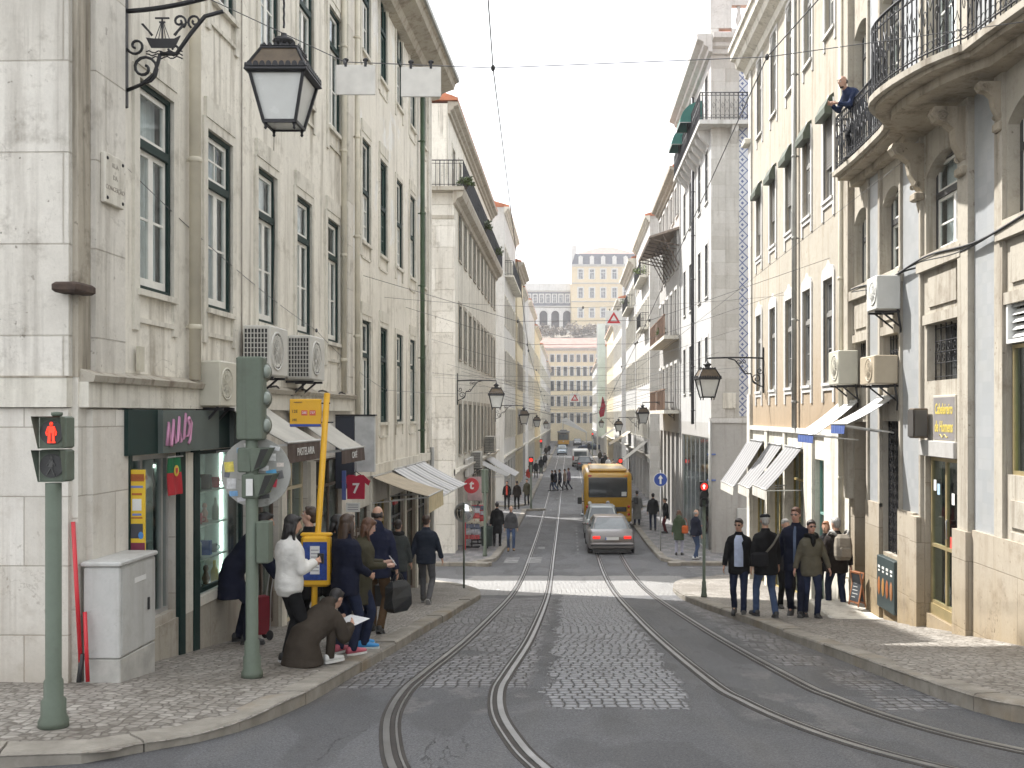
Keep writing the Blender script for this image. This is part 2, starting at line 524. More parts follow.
    for i in (0,1):
        r0, r1, r2 = .056*bulk, .055*bulk, .043*bulk
        capsule(j, [sh[i]+sd*-.022-rt*(-1,1)[i]*.012, (sh[i]+el[i])/2, el[i]], [r0,r1*1.02,r1*.96], 12)
        we = wr[i]+(el[i]-wr[i]).normalized()*.015
        capsule(j, [el[i], (el[i]+we)/2], [r1*.96,r1*.9], 12); j.tube([(el[i]+we)/2, we], [r1*.9,r2], 12)
    if hood:
        j.ell(N-fd*.085+sd*-.01, .125, .075, .10, 14, 8); j.ell(N-fd*.10+sd*.05, .10, .05, .06, 12, 8)
    else:
        rings = []
        for t, r in ((.50,.10),(.545,.085),(.59,.074)):
            c = P+sd*t+fd*-.006
            rings.append([tuple(c+V(math.cos(a)*r,0,0)+fd*(math.sin(a)*r*.95)) for a in [2*PI*k/14 for k in range(14)]])
        j.loft(rings)
    me = remeshed(j, vox*1.1, 6, (.0065 if bulk < 1.3 else .004) if lod < 2 else 0, seed=len(label)); me.materials.append(cloth(top[0], top[1]))
    link('jacket', me, root)
    # ---- trousers
    t = MB()
    t.ell(P+V(0,0,-.03), .168, .122, .13, 16, 10)
    for i in (0,1):
        capsule(t, [hipj[i]+V(0,0,.0), (hipj[i]*.5+kn[i]*.5), kn[i]], [.092,.082,.064], 12)
        a = ank[i]+V(0,-.005,-.01)
        capsule(t, [kn[i], kn[i]*.5+a*.5], [.064,.060], 12); t.tube([kn[i]*.5+a*.5, a+V(0,0,-.025)], [.060,.056], 12)
    me = remeshed(t, vox*1.1, 3, .006 if lod < 2 else 0, seed=3); me.materials.append(cloth(bot[0], bot[1]))
    link('trousers', me, root)
    # ---- shoes
    for i in (0,1):
        f = feet[i]; fa = R(f[3]); ft = R(f[4]) if len(f) > 4 else 0.
        M = Matrix.Translation(ank[i]+V(0,0,-.085)) @ Matrix.Rotation(fa, 4, 'Z') @ Matrix.Translation(V(0,-.05,.04)) @ Matrix.Rotation(-ft, 4, 'X') @ Matrix.Translation(V(0,.05,-.04))
        k = MB().xf(M); rings = []
        for y, w_, h in ((-.085,.026,.06),(-.07,.038,.09),(-.02,.042,.10),(.05,.043,.085),(.10,.046,.06),(.15,.045,.05),(.185,.034,.042),(.198,.016,.03)):
            rings.append([(w_*math.copysign(abs(math.cos(a))**.7, math.cos(a)), y, .018+max(0, h*(.5+.5*math.sin(a)))-.0) for a in [2*PI*q/12 for q in range(12)]])
        k.loft(rings, smooth=True); k.mat(1)
        rings = [[(x*1.08, y*1.02, 0.) for x, y in ((-.026,-.085),(-.04,-.02),(-.047,.10),(-.035,.185),(0,.202),(.035,.185),(.047,.10),(.04,-.02),(.026,-.085))]]
        rings.append([(x, y, .026) for x, y, z in rings[0]])
        k.loft(rings)
        k.build('shoe', [pm('shoe_%d_%d_%d' % tuple(int(c*99) for c in shoe), shoe, .55), pm('sole_%d' % int((sole or (.04,.04,.04))[0]*99), sole or (.04,.04,.04), .7)], root)
    # ---- hair
    h = MB(); hm = hairm('hair_'+hair, HAIR[hair])
    if bald:
        for sx in (-1, 1): h.ell(HC+Rh@V(sx*.062,-.03,.0), .022, .055, .045, 10, 7, Rh)
        h.ell(HC+Rh@V(0,-.07,.0), .06, .034, .05, 10, 7, Rh)
    else:
        h.ell(HC+Rh@V(0,-.022,.042), .083, .095, .088, 14, 9, Rh); h.ell(HC+Rh@V(0,-.05,-.005), .072, .06, .075, 12, 8, Rh)
        h.ell(HC+Rh@V(0,.045,.088), .06, .04, .028, 10, 7, Rh)
        if hairlen:
            rings = []
            for q in range(6):
                tt = q/5; c = HC+Rh@V(0,-.055-.03*tt,.0)+V(0,0,-hairlen*tt)-fd*.02*tt
                r = .085+.012*math.sin(tt*3)-.03*tt*tt
                rings.append([tuple(c+Rh@V(math.cos(a)*r, math.sin(a)*(.055-.015*tt), 0)) for a in [2*PI*k/14 for k in range(14)]])
            h.loft(rings[::-1])
            for sx in (-1,1): h.tube([hd_(sx*.07,.01,.03), hd_(sx*.083,.0,-.06), tuple(HC+Rh@V(sx*.08,-.0,0)+V(0,0,-hairlen*.85))], [.026,.03,.018], 9)
        if bun: h.ell(HC+Rh@V(0,-.125,.055), .045, .045, .045, 10, 8, Rh)
    if beard: h.ell(HC+Rh@V(0,.028,-.082), .05, .05, .035, 10, 7, Rh)
    me = remeshed(h, vox*.9, 1, .004 if lod < 2 else 0, seed=5); me.materials.append(hm)
    link('hair', me, root)
    # ---- face
    if front and lod < 2:
        for sx in (-1,1):
            e = MB(); e.ell(HC+Rh@V(sx*.031,.077,.012), .0135, .010, .0085, 10, 7, Rh); eo = e.build('eye', pm('eye_white', (.55,.53,.5), .25, var=0), root)
            e = MB(); e.ell(HC+Rh@V(sx*.031,.0845,.012), .006, .004, .0065, 8, 6, Rh); e.build('iris', pm('iris_dark', (.03,.02,.015), .2, var=0), eo)
            e = MB(); e.tube([hd_(sx*.012,.091,.034), hd_(sx*.03,.090,.042), hd_(sx*.048,.078,.036)], [.004,.005,.003], 6); e.build('eyebrow', hm, root)
        e = MB(); e.tube([hd_(-.024,.082,-.056), hd_(0,.092,-.058), hd_(.024,.082,-.056)], [.004,.0065,.004], 6); e.build('lips', pm('lips', (.34,.13,.11), .45, var=0), root)
    if glasses:
        e = MB()
        for sx in (-1,1):
            e.ell(HC+Rh@V(sx*.032,.092,.010), .022, .007, .0165, 12, 6, Rh)
            e.tube([hd_(sx*.06,.085,.018), hd_(sx*.079,-.01,.014)], .004, 5)
        e.tube([hd_(-.012,.1,.014), hd_(.012,.1,.014)], .004, 5)
        e.build('sunglasses' if glasses == 'sun' else 'spectacles', pm('dark_lens' if glasses == 'sun' else 'clear_lens', (.012,.011,.011) if glasses == 'sun' else (.10,.08,.07), .12, var=0), root)
    if scarf:
        e = MB()
        e.tube([tuple(N+V(math.cos(a)*.095,0,.015*math.sin(2*a))+fd*(math.sin(a)*.09)+sd*.0) for a in [2*PI*k/16 for k in range(16)]], .045, 10, closed=True)
        e.tube([tuple(N+fd*.09), tuple(N+fd*.13-sd*.10), tuple(N+fd*.13-sd*.18)], [.05,.05,.03], 8)
        me = remeshed(e, .012/s, 2, .004); me.materials.append(cloth(*scarf)); link('scarf', me, root)
    if shirt:
        e = MB(); w_ = shirt[2] if len(shirt) > 2 else .06
        rings = []
        for tt in (.53, .45, .30, .12, -.04):
            hd2 = {.53:.07, .45:.112, .30:.134, .12:.118, -.04:.125}[tt]+inf+.016
            c = P+sd*tt; ww = w_*(.6 if tt > .5 else 1.)
            rings.append([tuple(c+V(x*ww,0,0)+fd*(hd2-.35*abs(x)*ww*abs(x))) for x in (-1,-.5,0,.5,1)] + [tuple(c+V(x*ww,0,0)+fd*(hd2-.05)) for x in (1,-1)])
        e.loft(rings, smooth=False); e.build('shirt_front', cloth(shirt[0], shirt[1]), root)
    if cap:
        e = MB(); e.ell(HC+Rh@V(0,-.012,.075), .089, .105, .052, 16, 8, Rh)
        e.ell(HC+Rh@V(0,.085,.062), .065, .055, .012, 12, 6, Rh); e.build('flat_cap', cloth(*cap), root)
    if s != 1.0: root.scale = (s, s, s)
    return root, dict(P=P, N=N, wr=wr, sh=sh, el=el, HC=HC, sd=sd, fd=fd, s=s, root=root)

def wpt(info, v):
    """a point of the person's own frame in the world"""
    r = info['root']
    return Matrix.Translation(r.location) @ Matrix.Rotation(r.rotation_euler.z, 4, 'Z') @ (Vector(v)*info['s'])

NAVY = ('navy_cloth', (.011,.013,.026)); BLACK = ('black_cloth', (.012,.012,.013)); CHAR = ('charcoal_cloth', (.03,.03,.032))
JEAN = ('denim', (.05,.075,.14)); DJEAN = ('dark_denim', (.018,.024,.05)); WHITEJ = ('white_quilt', (.62,.61,.58)); OLIVE = ('olive_cloth', (.055,.05,.032))
BROWNC = ('brown_parka', (.045,.036,.028)); GREYT = ('grey_trousers', (.10,.10,.105)); HOODN = ('navy_hoodie', (.018,.021,.042)); TAN = ('brown_trousers', (.09,.055,.03))
GREYC = ('grey_coat', (.05,.056,.056)); OLJ = ('olive_jacket', (.10,.09,.065)); BLKBR = ('brown_black_jacket', (.022,.017,.015))
INFO = {}
def P_(key, *a, **k): INFO[key] = person(*a, **k)[1]
gq = 'people waiting on the left pavement'
P_('bend', 'person in a navy coat bending forward by the shop window, behind the green signal post', on_walk(240,643), 1.74, -75, lean=38, hips=(0,-.10,-.02), feet=[(-.12,-.02,0,5),(.12,.10,0,-5)],
   hands=[(-.14,.52,.72),(.16,.52,.70)], head=(0,10), top=NAVY, hem=-.34, bulk=1.25, coat_flare=.02, bot=NAVY, hair='black')
P_('white', 'woman in a white hooded jacket and black trousers standing beside the yellow bus stop', on_walk(289,663), 1.58, -55, lean=1, hands=[(-.14,.30,1.14),(.06,.30,1.18)], head=(-10,12),
   top=WHITEJ, hem=.02, bulk=1.35, bot=BLACK, shoe=(.02,.02,.02), sole=(.5,.5,.5), hair='black', hairlen=.22, female=True, elbow_out=.6)
P_('bun', 'woman with her hair in a bun looking up to the left behind the white jacket', on_walk(309,648), 1.70, 75, lean=0, head=(10,-14), top=BLACK, hem=-.3, bot=BLACK, hair='brown', bun=True, female=True, front=True, tone=(.55,.34,.26))
P_('crouch', 'person in a brown padded coat crouching low on the pavement in white trainers', on_walk(312,664), 1.55, -30, lean=60, hips=(0,-.16,-.60), feet=[(-.14,.10,0,10),(.14,.16,0,-10)],
   hands=[(-.10,.52,.42),(.16,.50,.40)], head=(0,25), top=BROWNC, hem=-.30, bulk=1.55, coat_flare=.06, bot=BROWNC, shoe=(.6,.6,.58), sole=(.6,.6,.58), hair='black', hood=True, kneepole=V(0,1,.8))
P_('shades', 'dark-haired woman with sunglasses in a black jacket, beside the yellow bus stop panel', on_walk(334,646), 1.62, -80, lean=3, head=(-8,8), top=BLACK, hem=-.25, bot=DJEAN, hair='black', hairlen=.16, glasses='sun', female=True)
P_('redshoe', 'woman with long brown hair in a navy jacket, jeans and pink trainers', on_walk(345,654), 1.62, -40, lean=3, hands=[(-.24,.18,.95),(.14,.28,.98)], top=NAVY, hem=-.18, bulk=1.1, bot=DJEAN, shoe=(.45,.10,.14), sole=(.6,.55,.55), hair='brown', hairlen=.30, female=True)
P_('phone', 'woman in an olive coat and bright blue trainers looking down at her phone', on_walk(361,647), 1.60, -72, lean=4, hands=[(-.12,.34,1.12),(.08,.34,1.10)], head=(0,25), top=OLIVE, hem=-.34, bulk=1.05, bot=DJEAN, shoe=(.04,.25,.55), sole=(.55,.6,.6), hair='auburn', hairlen=.22, female=True, front=True, tone=(.55,.34,.26))
P_('hoodie', 'balding man in a navy hoodie and brown trousers walking off with dark shopping bags', on_walk(377,632), 1.78, -6, lean=2, feet=[(-.10,.12,0,5),(.10,-.18,.04,-5,35)], hands=[(-.24,.10,.86),(.30,-.02,.80)], top=HOODN, hem=-.16, bulk=1.15, bot=TAN, hair='dark', bald=True, hood=True)
P_('greyc', 'woman in a dark grey coat and black scarf walking away', on_walk(398,606), 1.66, 0, lean=1, feet=[(-.1,.1,0,5),(.1,-.14,.02,-5,20)], top=GREYC, hem=-.22, bulk=1.1, bot=DJEAN, hair='dark', female=True, scarf=('black_scarf', (.012,.012,.012)))
P_('walker', 'man in a navy anorak and grey trousers striding away near the kerb corner', on_walk(426,603), 1.78, -4, lean=2, feet=[(-.09,.16,0,3),(.11,-.26,.09,-3,50)], hands=[(-.30,-.05,.86),(.31,.10,.84)], top=('anorak_navy', (.022,.028,.042)), hem=-.14, bulk=1.12, bot=GREYT, shoe=(.05,.05,.05), sole=(.35,.35,.35), hair='brown')
# right pavement
P_('suit', 'man in a black jacket over a pale blue shirt near the right kerb', on_walk(739,613), 1.68, 168, lean=2, twist=-6, feet=[(-.09,.20,.0,5),(.09,-.16,.02,-5,20)], hands=[(-.28,-.06,.82),(.27,.14,.86)], head=(-14,2), top=BLACK, hem=-.20, bulk=1.15, bot=DJEAN, hair='dark', glasses='sun', front=True, shirt=('pale_blue_shirt', (.42,.47,.60), .082))
P_('capman', 'man in a flat cap, black jacket and faded jeans with a shoulder bag', on_walk(766,617), 1.74, 10, lean=3, twist=8, feet=[(-.12,.16,0,8),(.12,-.14,.02,-8,18)], hands=[(-.27,-.02,.84),(.27,.12,.86)], head=(-8,4), top=BLACK, hem=-.20, bulk=1.28, bot=JEAN, hair='grey', cap=('cap_black', (.02,.02,.022)))
P_('hidden', 'grey-haired person in dark clothes mostly hidden behind the tall man', on_walk(785,608), 1.72, 190, lean=2, top=CHAR, hem=-.2, bot=BLACK, hair='grey')
P_('tall', 'tall man with reddish hair and spectacles stepping forward in a dark coat', on_walk(796,616), 1.88, 160, lean=2, feet=[(-.1,.22,.02,5,-8),(.1,-.18,.03,-5,25)], hands=[(-.32,.10,.86),(.30,-.04,.84)], head=(-10,0), top=NAVY, hem=-.20, bulk=1.15, bot=NAVY, hair='auburn', glasses=True, front=True, tone=(.50,.28,.21), shirt=('grey_blue_shirt', (.10,.13,.2), .022))
P_('olivew', 'woman in an olive jacket, dark scarf and sunglasses walking towards us', on_walk(811,617), 1.66, 182, lean=2, feet=[(-.08,.12,0,4),(.08,-.12,.01,-4,15)], hands=[(-.33,.06,.84),(.33,.06,.80)], top=OLJ, hem=-.18, bulk=1.12, bot=DJEAN, hair='dark', glasses='sun', front=True, female=True, scarf=('black_scarf', (0,0,0)), tone=(.50,.32,.25))
P_('ginger', 'light-haired person half hidden beyond the man with the rucksack', on_walk(826,606), 1.70, 150, lean=1, top=BLACK, hem=-.2, bot=BLACK, hair='ginger')
P_('pack', 'grey-haired man in a dark jacket carrying a beige rucksack, seen from behind', on_walk(837,613), 1.75, 8, lean=3, twist=-6, head=(20,4), hands=[(-.24,.14,.95),(.28,.02,.84)], feet=[(-.1,.14,0,5),(.1,-.10,0,-5)], top=BLKBR, hem=-.18, bulk=1.25, bot=DJEAN, hair='grey')
# man on the balcony
P_('balc', 'balding bearded man in a dark blue shirt leaning over the iron balcony', (5.0, 17.3, 4.44), 1.62, 112, lean=46, hips=(0,-.12,-.05), hands=[(-.10,.56,.96),(.12,.52,1.0)], head=(0,10), top=('dark_blue_shirt', (.02,.03,.07)), hem=-.1, bot=BLACK, hair='dark', bald=True, beard=True, front=True, lod=1)
# beyond the crossing
Lq = dict(lod=1)
P_('f1', 'man in a long black coat from behind beside the green litter bin', on_walk(497,546,zblk), 1.80, 0, top=BLACK, hem=-.42, bulk=1.3, bot=BLACK, hair='black', **Lq)
P_('f2', 'bald man in a dark grey jumper and blue jeans stepping off the kerb towards us', on_walk(511,550,zblk), 1.74, 185, feet=[(-.1,.12,0,4),(.1,-.12,.02,-4,20)], top=('grey_jumper', (.06,.06,.065)), hem=-.06, bot=JEAN, shoe=(.2,.12,.06), hair='dark', bald=True, front=True, **Lq)
P_('f3', 'person in black with a bright red top by the second shopfront', on_walk(507,509,zblk), 1.75, 180, top=BLACK, hem=-.2, bot=BLACK, shirt=('red_shirt', (.5,.06,.04), .06), **Lq)
P_('f4', 'person in dark brown walking away on the far left pavement', on_walk(517,509,zblk), 1.75, 10, top=BLKBR, hem=-.2, bot=BLACK, **Lq)
P_('f5', 'person in an olive parka on the far left pavement near the kerb', on_walk(527,505,zblk), 1.70, 170, top=OLIVE, hem=-.3, bot=BLACK, **Lq)
P_('g1', 'person in a long pale grey coat behind the bus on the right', on_walk(637,525,zblk), 1.78, 0, top=('pale_grey_coat', (.20,.20,.19)), hem=-.62, bulk=1.3, coat_flare=.03, bot=DJEAN, hair='dark', **Lq)
P_('g2', 'man in a black jacket and dark jeans walking away on the chequered pavement', on_walk(653,530,zblk), 1.80, 0, feet=[(-.1,.08,0,4),(.1,-.1,0,-4)], top=BLACK, hem=-.16, bulk=1.3, bot=DJEAN, hair='black', **Lq)
P_('g3', 'person in dark red trousers standing close to the shopfronts on the right', on_walk(666,533,zblk), 1.66, 90, top=BLACK, hem=-.2, bot=('dark_red', (.10,.02,.025)), **Lq)
P_('g4', 'woman in a green parka and pale leggings with an orange bag', on_walk(679,555,zblk), 1.68, -10, top=('green_parka', (.05,.07,.04)), hem=-.34, bulk=1.2, bot=('pale_leggings', (.30,.30,.36)), shoe=(.02,.02,.02), hair='auburn', hairlen=.14, female=True, hood=True, **Lq)
P_('g5', 'bald man in a navy waistcoat and jeans by the white corner building', on_walk(695,559,zblk), 1.78, -60, feet=[(-.1,.15,0,4),(.1,-.1,0,-4)], hands=[(-.1,.36,1.15),(.25,.1,.85)], top=NAVY, hem=-.1, bot=JEAN, shoe=(.5,.5,.5), hair='grey', bald=True, **Lq)
FAR = dict(lod=2)
far = [
 ('x1', 'person in a dark coat, leftmost of those crossing the road', (552.5,491), zr2, 90, BLACK, DJEAN), ('x2', 'brown-haired person in blue jeans crossing the road', (555.5,491), zr2, 90, NAVY, JEAN),
 ('x3', 'man in a dark suit crossing the road in mid-stride', (560,490.5), zr2, 90, NAVY, BLACK), ('x4', 'person in a beige jacket crossing the road', (565,490.5), zr2, 90, ('beige_cloth', (.25,.19,.15)), BLACK),
 ('x5', 'person with a purple bag, rightmost of those crossing the road', (569,489.5), zr2, 90, ('mauve_cloth', (.16,.12,.16)), DJEAN),
 ('y1', 'dark figure on the left pavement by the second traffic light', (541,474), zblk, 0, BLACK, BLACK), ('y2', 'second dark figure on the left pavement past the traffic light', (536,478), zblk, 180, CHAR, BLACK),
 ('y3', 'person in red and white on the left pavement beside the second traffic light', (529,486), zblk, 180, ('red_shirt', (0,0,0)), WHITEJ), ('y4', 'person in black at the kerb past the second left crossing', (545,468), zblk, 0, BLACK, NAVY),
 ('z1', 'person in navy walking behind the bus mirror on the right pavement', (629,491), zblk, 180, NAVY, BLACK),
 ('z2', 'person in white among the crowd past the bus', (608,474), zblk, 180, WHITEJ, DJEAN), ('z3', 'person in black among the crowd past the bus', (603,472), zblk, 0, BLACK, BLACK), ('z4', 'person in beige among the crowd past the bus', (613,476), zblk, 0, ('beige_cloth', (0,0,0)), BLACK),
 ('z5', 'person in a red top among the crowd past the bus', (618,478), zblk, 180, ('red_shirt', (0,0,0)), DJEAN), ('z6', 'person in grey among the crowd past the bus', (605,468), zblk, 180, GREYC, BLACK), ('z7', 'person in olive among the crowd past the bus', (600,464), zblk, 0, OLIVE, DJEAN),
 ('w1', 'tiny dark figure on the left pavement near the tram', (549,455), zblk, 0, BLACK, BLACK), ('w2', 'tiny figure in brown on the left pavement near the tram', (546,458), zblk, 180, BROWNC, BLACK), ('w3', 'tiny dark figure at the far right crossing', (589,452), zblk, 0, BLACK, BLACK)]
for i, (k, lab, px, zf, face, tp, bt) in enumerate(far):
    mv = [(-.09,.2,0,3),(.09,-.22,.05,-3,35)]
    P_(k, lab, on_walk(px[0], px[1], zf), 1.66+.02*(i % 6), face, lean=3, feet=mv if i < 5 else None, top=tp, hem=-.2-.04*(i % 3), bulk=1.15, bot=bt, hair=('dark','brown','black')[i % 3], hairlen=.15 if i % 4 == 1 else 0, **FAR)
# ------------------------------------------------------------------ camera, sun, sky
cam = bpy.data.cameras.new('camera')
camo = bpy.data.objects.new('camera', cam); COL.objects.link(camo)
camo.location = (0, 0, 0); camo.rotation_euler = (PI/2, 0, 0)
cam.sensor_width = 36; cam.lens = F*36/1024
cam.shift_x = -(VX-512)/1024; cam.shift_y = (VY-384)/1024
cam.clip_start = .1; cam.clip_end = 3000
SC.camera = camo

SUN = Vector((-.64, .52, 1.0)).normalized()
el = math.asin(SUN.z); az = math.atan2(SUN.x, SUN.y)
sl = bpy.data.lights.new('sun', 'SUN'); sl.energy = SUN_E; sl.angle = R(.8); sl.color = (1, .97, .93)
so = bpy.data.objects.new('sun', sl); COL.objects.link(so)
so.rotation_euler = SUN.to_track_quat('Z', 'Y').to_euler()
so.location = (-40, 40, 60)

w = bpy.data.worlds.new('World'); SC.world = w; w.use_nodes = True
wn = NT(w)
bg = next(n for n in wn.n if n.type == 'BACKGROUND')
sky = wn.new('ShaderNodeTexSky', sky_type='NISHITA'); sky.sun_disc = False
sky.sun_elevation = el; sky.sun_rotation = az; sky.dust_density = 4; sky.air_density = 1.; sky.ozone_density = 1
bw = wn.new('ShaderNodeRGBToBW'); wn.put(bw.inputs[0], sky.outputs[0])
tc = wn.new('ShaderNodeTexCoord').outputs['Generated']
cl = wn.ramp(wn.noise(wn.map(tc, (1,1,2.5)), 1.6, 6, .55), [(.3, (5.6,5.7,5.85)), (.75, (6.7,6.75,6.8))])
c = wn.mix(SKY_CLOUD, sky.outputs[0], cl)
wn.put(bg.inputs[0], c); bg.inputs[1].default_value = SKY_E
SC.view_settings.view_transform = 'Standard'; SC.view_settings.look = 'None'
SC.view_settings.exposure = EXPO; SC.view_settings.gamma = 1
SC.view_settings.use_curve_mapping = False
SC.render.engine = 'CYCLES'
SC.cycles.max_bounces = 8; SC.cycles.diffuse_bounces = 4; SC.cycles.glossy_bounces = 3; SC.cycles.transparent_max_bounces = 12
SC.cycles.sample_clamp_indirect = 6; SC.cycles.caustics_reflective = False; SC.cycles.caustics_refractive = False
SC.cycles.use_denoising = True; SC.cycles.use_adaptive_sampling = True; SC.cycles.adaptive_threshold = .025; SC.cycles.volume_bounces = 1

# ------------------------------------------------------------------ ground materials
def road_mat():
    m, nt, b = newmat('road_surface')
    p = nt.pos(); x, y, z = nt.sep(p)[0:3]
    jit = nt.m('MULTIPLY', nt.m('SUBTRACT', nt.noise(p, 1.8, 6, .65), .5), .75)
    xj = nt.m('ADD', x, jit); yj = nt.m('ADD', y, nt.m('MULTIPLY', jit, 1.4))
    def box(x0, x1, y0, y1, s=.05):
        def up(v, e): return nt.m('MULTIPLY_ADD', nt.m('SUBTRACT', v, e), 1/s, .5, clamp=True)
        def dn(v, e): return nt.m('MULTIPLY_ADD', nt.m('SUBTRACT', e, v), 1/s, .5, clamp=True)
        return nt.m('MULTIPLY', nt.m('MULTIPLY', up(xj, x0), dn(xj, x1)), nt.m('MULTIPLY', up(yj, y0), dn(yj, y1)))
    # asphalt
    n1 = nt.noise(p, .5, 6, .6); n2 = nt.noise(p, 60., 3, .75); n3 = nt.noise(nt.map(p, (3., .35, 1)), 1., 5)
    asp = nt.ramp(n1, [(.3, ASPH_LO), (.7, ASPH_HI)])
    n2 = nt.ramp(n2, [(.36, 0.), (.64, 1.)]); asp = nt.mix(nt.m('MULTIPLY', n2, .55), asp, (.04,.04,.042))
    asp = nt.mix(nt.m('MULTIPLY', nt.ramp(n3, [(.5, 0.), (.75, 1.)]), .4), asp, (.17,.165,.155))
    # old repairs
    pt = nt.m('MULTIPLY', nt.ramp(nt.noise(nt.map(p, (1.6,.5,1)), .8, 2, .3), [(.54, 0.), (.56, 1.)]), .45)
    asp = nt.mix(pt, asp, (.075,.075,.078))
    ck = nt.m('MULTIPLY', nt.ramp(nt.m('ABSOLUTE', nt.m('SUBTRACT', nt.noise(nt.map(p, (1,.8,1), (3,1,0)), .55, 8, .62, .6), .5)), [(0., 1.), (.0035, 0.)]), nt.ramp(n1, [(.5, 0.), (.6, 1.)]))
    asp = nt.mix(nt.m('MULTIPLY', ck, .8), asp, (.02,.02,.02))
    # pale repair patches between the near left rails and along the right track
    pale = nt.m('MULTIPLY', nt.ramp(nt.noise(nt.map(p, (1.3,.6,1)), 1.9, 5, .5), [(.53, 0.), (.57, 1.)]),
                nt.m('MAXIMUM', box(-1.65, -.4, 8.4, 10.4, .2), box(1.5, 2.4, 7.6, 11.0, .2)))
    asp = nt.mix(nt.m('MULTIPLY', nt.m('MULTIPLY', pale, nt.ramp(nt.noise(p, 22., 5, .7), [(.38, .15), (.6, 1.)])), .6), asp, (.25,.24,.23))
    # setts
    nz1 = nt.new('ShaderNodeTexNoise'); nt.put(nz1.inputs['Vector'], p); nz1.inputs['Scale'].default_value = 2.6; nz1.inputs['Detail'].default_value = 4
    ox, oy, oz = nt.sep(nz1.outputs['Color'])[0:3]
    sy = nt.m('DIVIDE', nt.m('MULTIPLY_ADD', oy, .14, y), .155); rid = nt.m('FLOOR', sy)
    wn1 = nt.new('ShaderNodeTexWhiteNoise', noise_dimensions='1D'); nt.put(wn1.inputs['W'], rid)
    sx = nt.m('ADD', nt.m('DIVIDE', nt.m('MULTIPLY_ADD', ox, .09, x), .118), nt.m('MULTIPLY', wn1.outputs['Value'], 7.)); cid = nt.m('FLOOR', sx)
    wn2 = nt.new('ShaderNodeTexWhiteNoise', noise_dimensions='2D'); nt.put(wn2.inputs['Vector'], nt.comb(rid, cid, 0.))
    dy = nt.m('ABSOLUTE', nt.m('MULTIPLY_ADD', nt.m('FRACT', sy), 2., -1.)); dx = nt.m('ABSOLUTE', nt.m('MULTIPLY_ADD', nt.m('FRACT', sx), 2., -1.))
    sfine = nt.noise(p, 30., 4, .7)
    wob = nt.m('MULTIPLY', nt.m('SUBTRACT', nt.noise(p, 14., 3), .5), .35)
    jy = nt.m('MULTIPLY_ADD', nt.m('SUBTRACT', nt.m('ADD', dy, wob), .70), 4.5, 0., clamp=True)
    jx = nt.m('MULTIPLY_ADD', nt.m('SUBTRACT', nt.m('ADD', dx, wob), .80), 5., 0., clamp=True)
    jf = nt.m('MAXIMUM', jy, nt.m('MULTIPLY', jx, .75))
    sv = nt.m('MULTIPLY_ADD', wn2.outputs['Value'], .7, nt.m('MULTIPLY', nt.noise(p, 1.1, 4), .5))
    stone = nt.ramp(sv, [(.2, (.085,.085,.09)), (.95, (.23,.23,.24))])
    stone = nt.mix(nt.m('MULTIPLY', sfine, .4), stone, (.19,.185,.18))
    sett = nt.mix(jf, stone, (.028,.026,.024))
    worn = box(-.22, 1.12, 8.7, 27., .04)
    worn = nt.m('MAXIMUM', worn, nt.m('MULTIPLY', box(-3.2, 3.6, 24.6, 31.5, .25), .9))  # mask also covers the sunlit band across the junction, beyond the worn strip
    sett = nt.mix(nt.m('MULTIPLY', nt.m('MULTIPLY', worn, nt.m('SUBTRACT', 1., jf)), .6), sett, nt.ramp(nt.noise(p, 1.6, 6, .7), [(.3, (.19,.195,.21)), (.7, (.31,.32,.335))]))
    sun_band = box(-3.2, 3.6, 24.6, 31.5, .25)
    sett = nt.mix(nt.m('MULTIPLY', sun_band, .6), sett, (.33,.32,.30))  # pale junction setts, with the sun band's brightness mixed into their colour
    sm = nt.m('MAXIMUM', worn, box(-2.4, -.40, 9.9, 23.8, .1))
    strip = nt.m('MULTIPLY', nt.m('MAXIMUM', box(2.42, 3.1, 11.5, 25., .12), box(2.75, 3.5, 8.6, 11.3, .12)),
                 nt.ramp(nt.noise(p, 1.4, 4, .6), [(.40, 0.), (.45, 1.)]))
    sm = nt.m('MAXIMUM', sm, strip)
    # tarred-over bits in the sett areas
    tar = nt.ramp(nt.noise(p, .9, 5, .6), [(.62, 1.), (.66, 0.)])
    sm = nt.m('MULTIPLY', sm, nt.m('MAXIMUM', tar, worn))
    c = nt.mix(sm, asp, sett)
    # dirt along the gutters
    gut = nt.m('MAXIMUM', box(-2.6, -2.12, 9., 24., .35), box(2.6, 3.4, 10, 23, .5))
    c = nt.mix(nt.m('MULTIPLY', gut, .25), c, (.14,.115,.085))
    oil = nt.ramp(nt.noise(nt.map(p, (2.2,.5,1), (7,2,0)), 1.1, 5, .6), [(.56, 0.), (.72, 1.)])
    c = nt.mix(nt.m('MULTIPLY', oil, .35), c, (.05,.048,.045))
    # drip and dust stains
    sp = nt.ramp(nt.noise(p, 7., 7, .75), [(.62, 0.), (.72, 1.)])
    c = nt.mix(nt.m('MULTIPLY', sp, .25), c, (.22,.21,.2))
    nt.put(b.inputs['Base Color'], c)
    nt.put(b.inputs['Roughness'], nt.m('SUBTRACT', nt.m('MULTIPLY_ADD', n2, .25, .58), nt.m('MULTIPLY', sm, .16)))
    hs = nt.m('ADD', nt.m('SUBTRACT', 1., nt.m('MAXIMUM', nt.m('POWER', dy, 4.), nt.m('POWER', dx, 6.))), nt.m('MULTIPLY', sfine, .3))
    h = nt.m('ADD', nt.m('MULTIPLY', sm, hs), nt.m('MULTIPLY', nt.m('SUBTRACT', 1., sm), nt.m('MULTIPLY', n2, .3)))
    h = nt.m('SUBTRACT', h, nt.m('MULTIPLY', ck, .6))
    nt.put(b.inputs['Normal'], nt.bump(h, 1., .03))
    return m

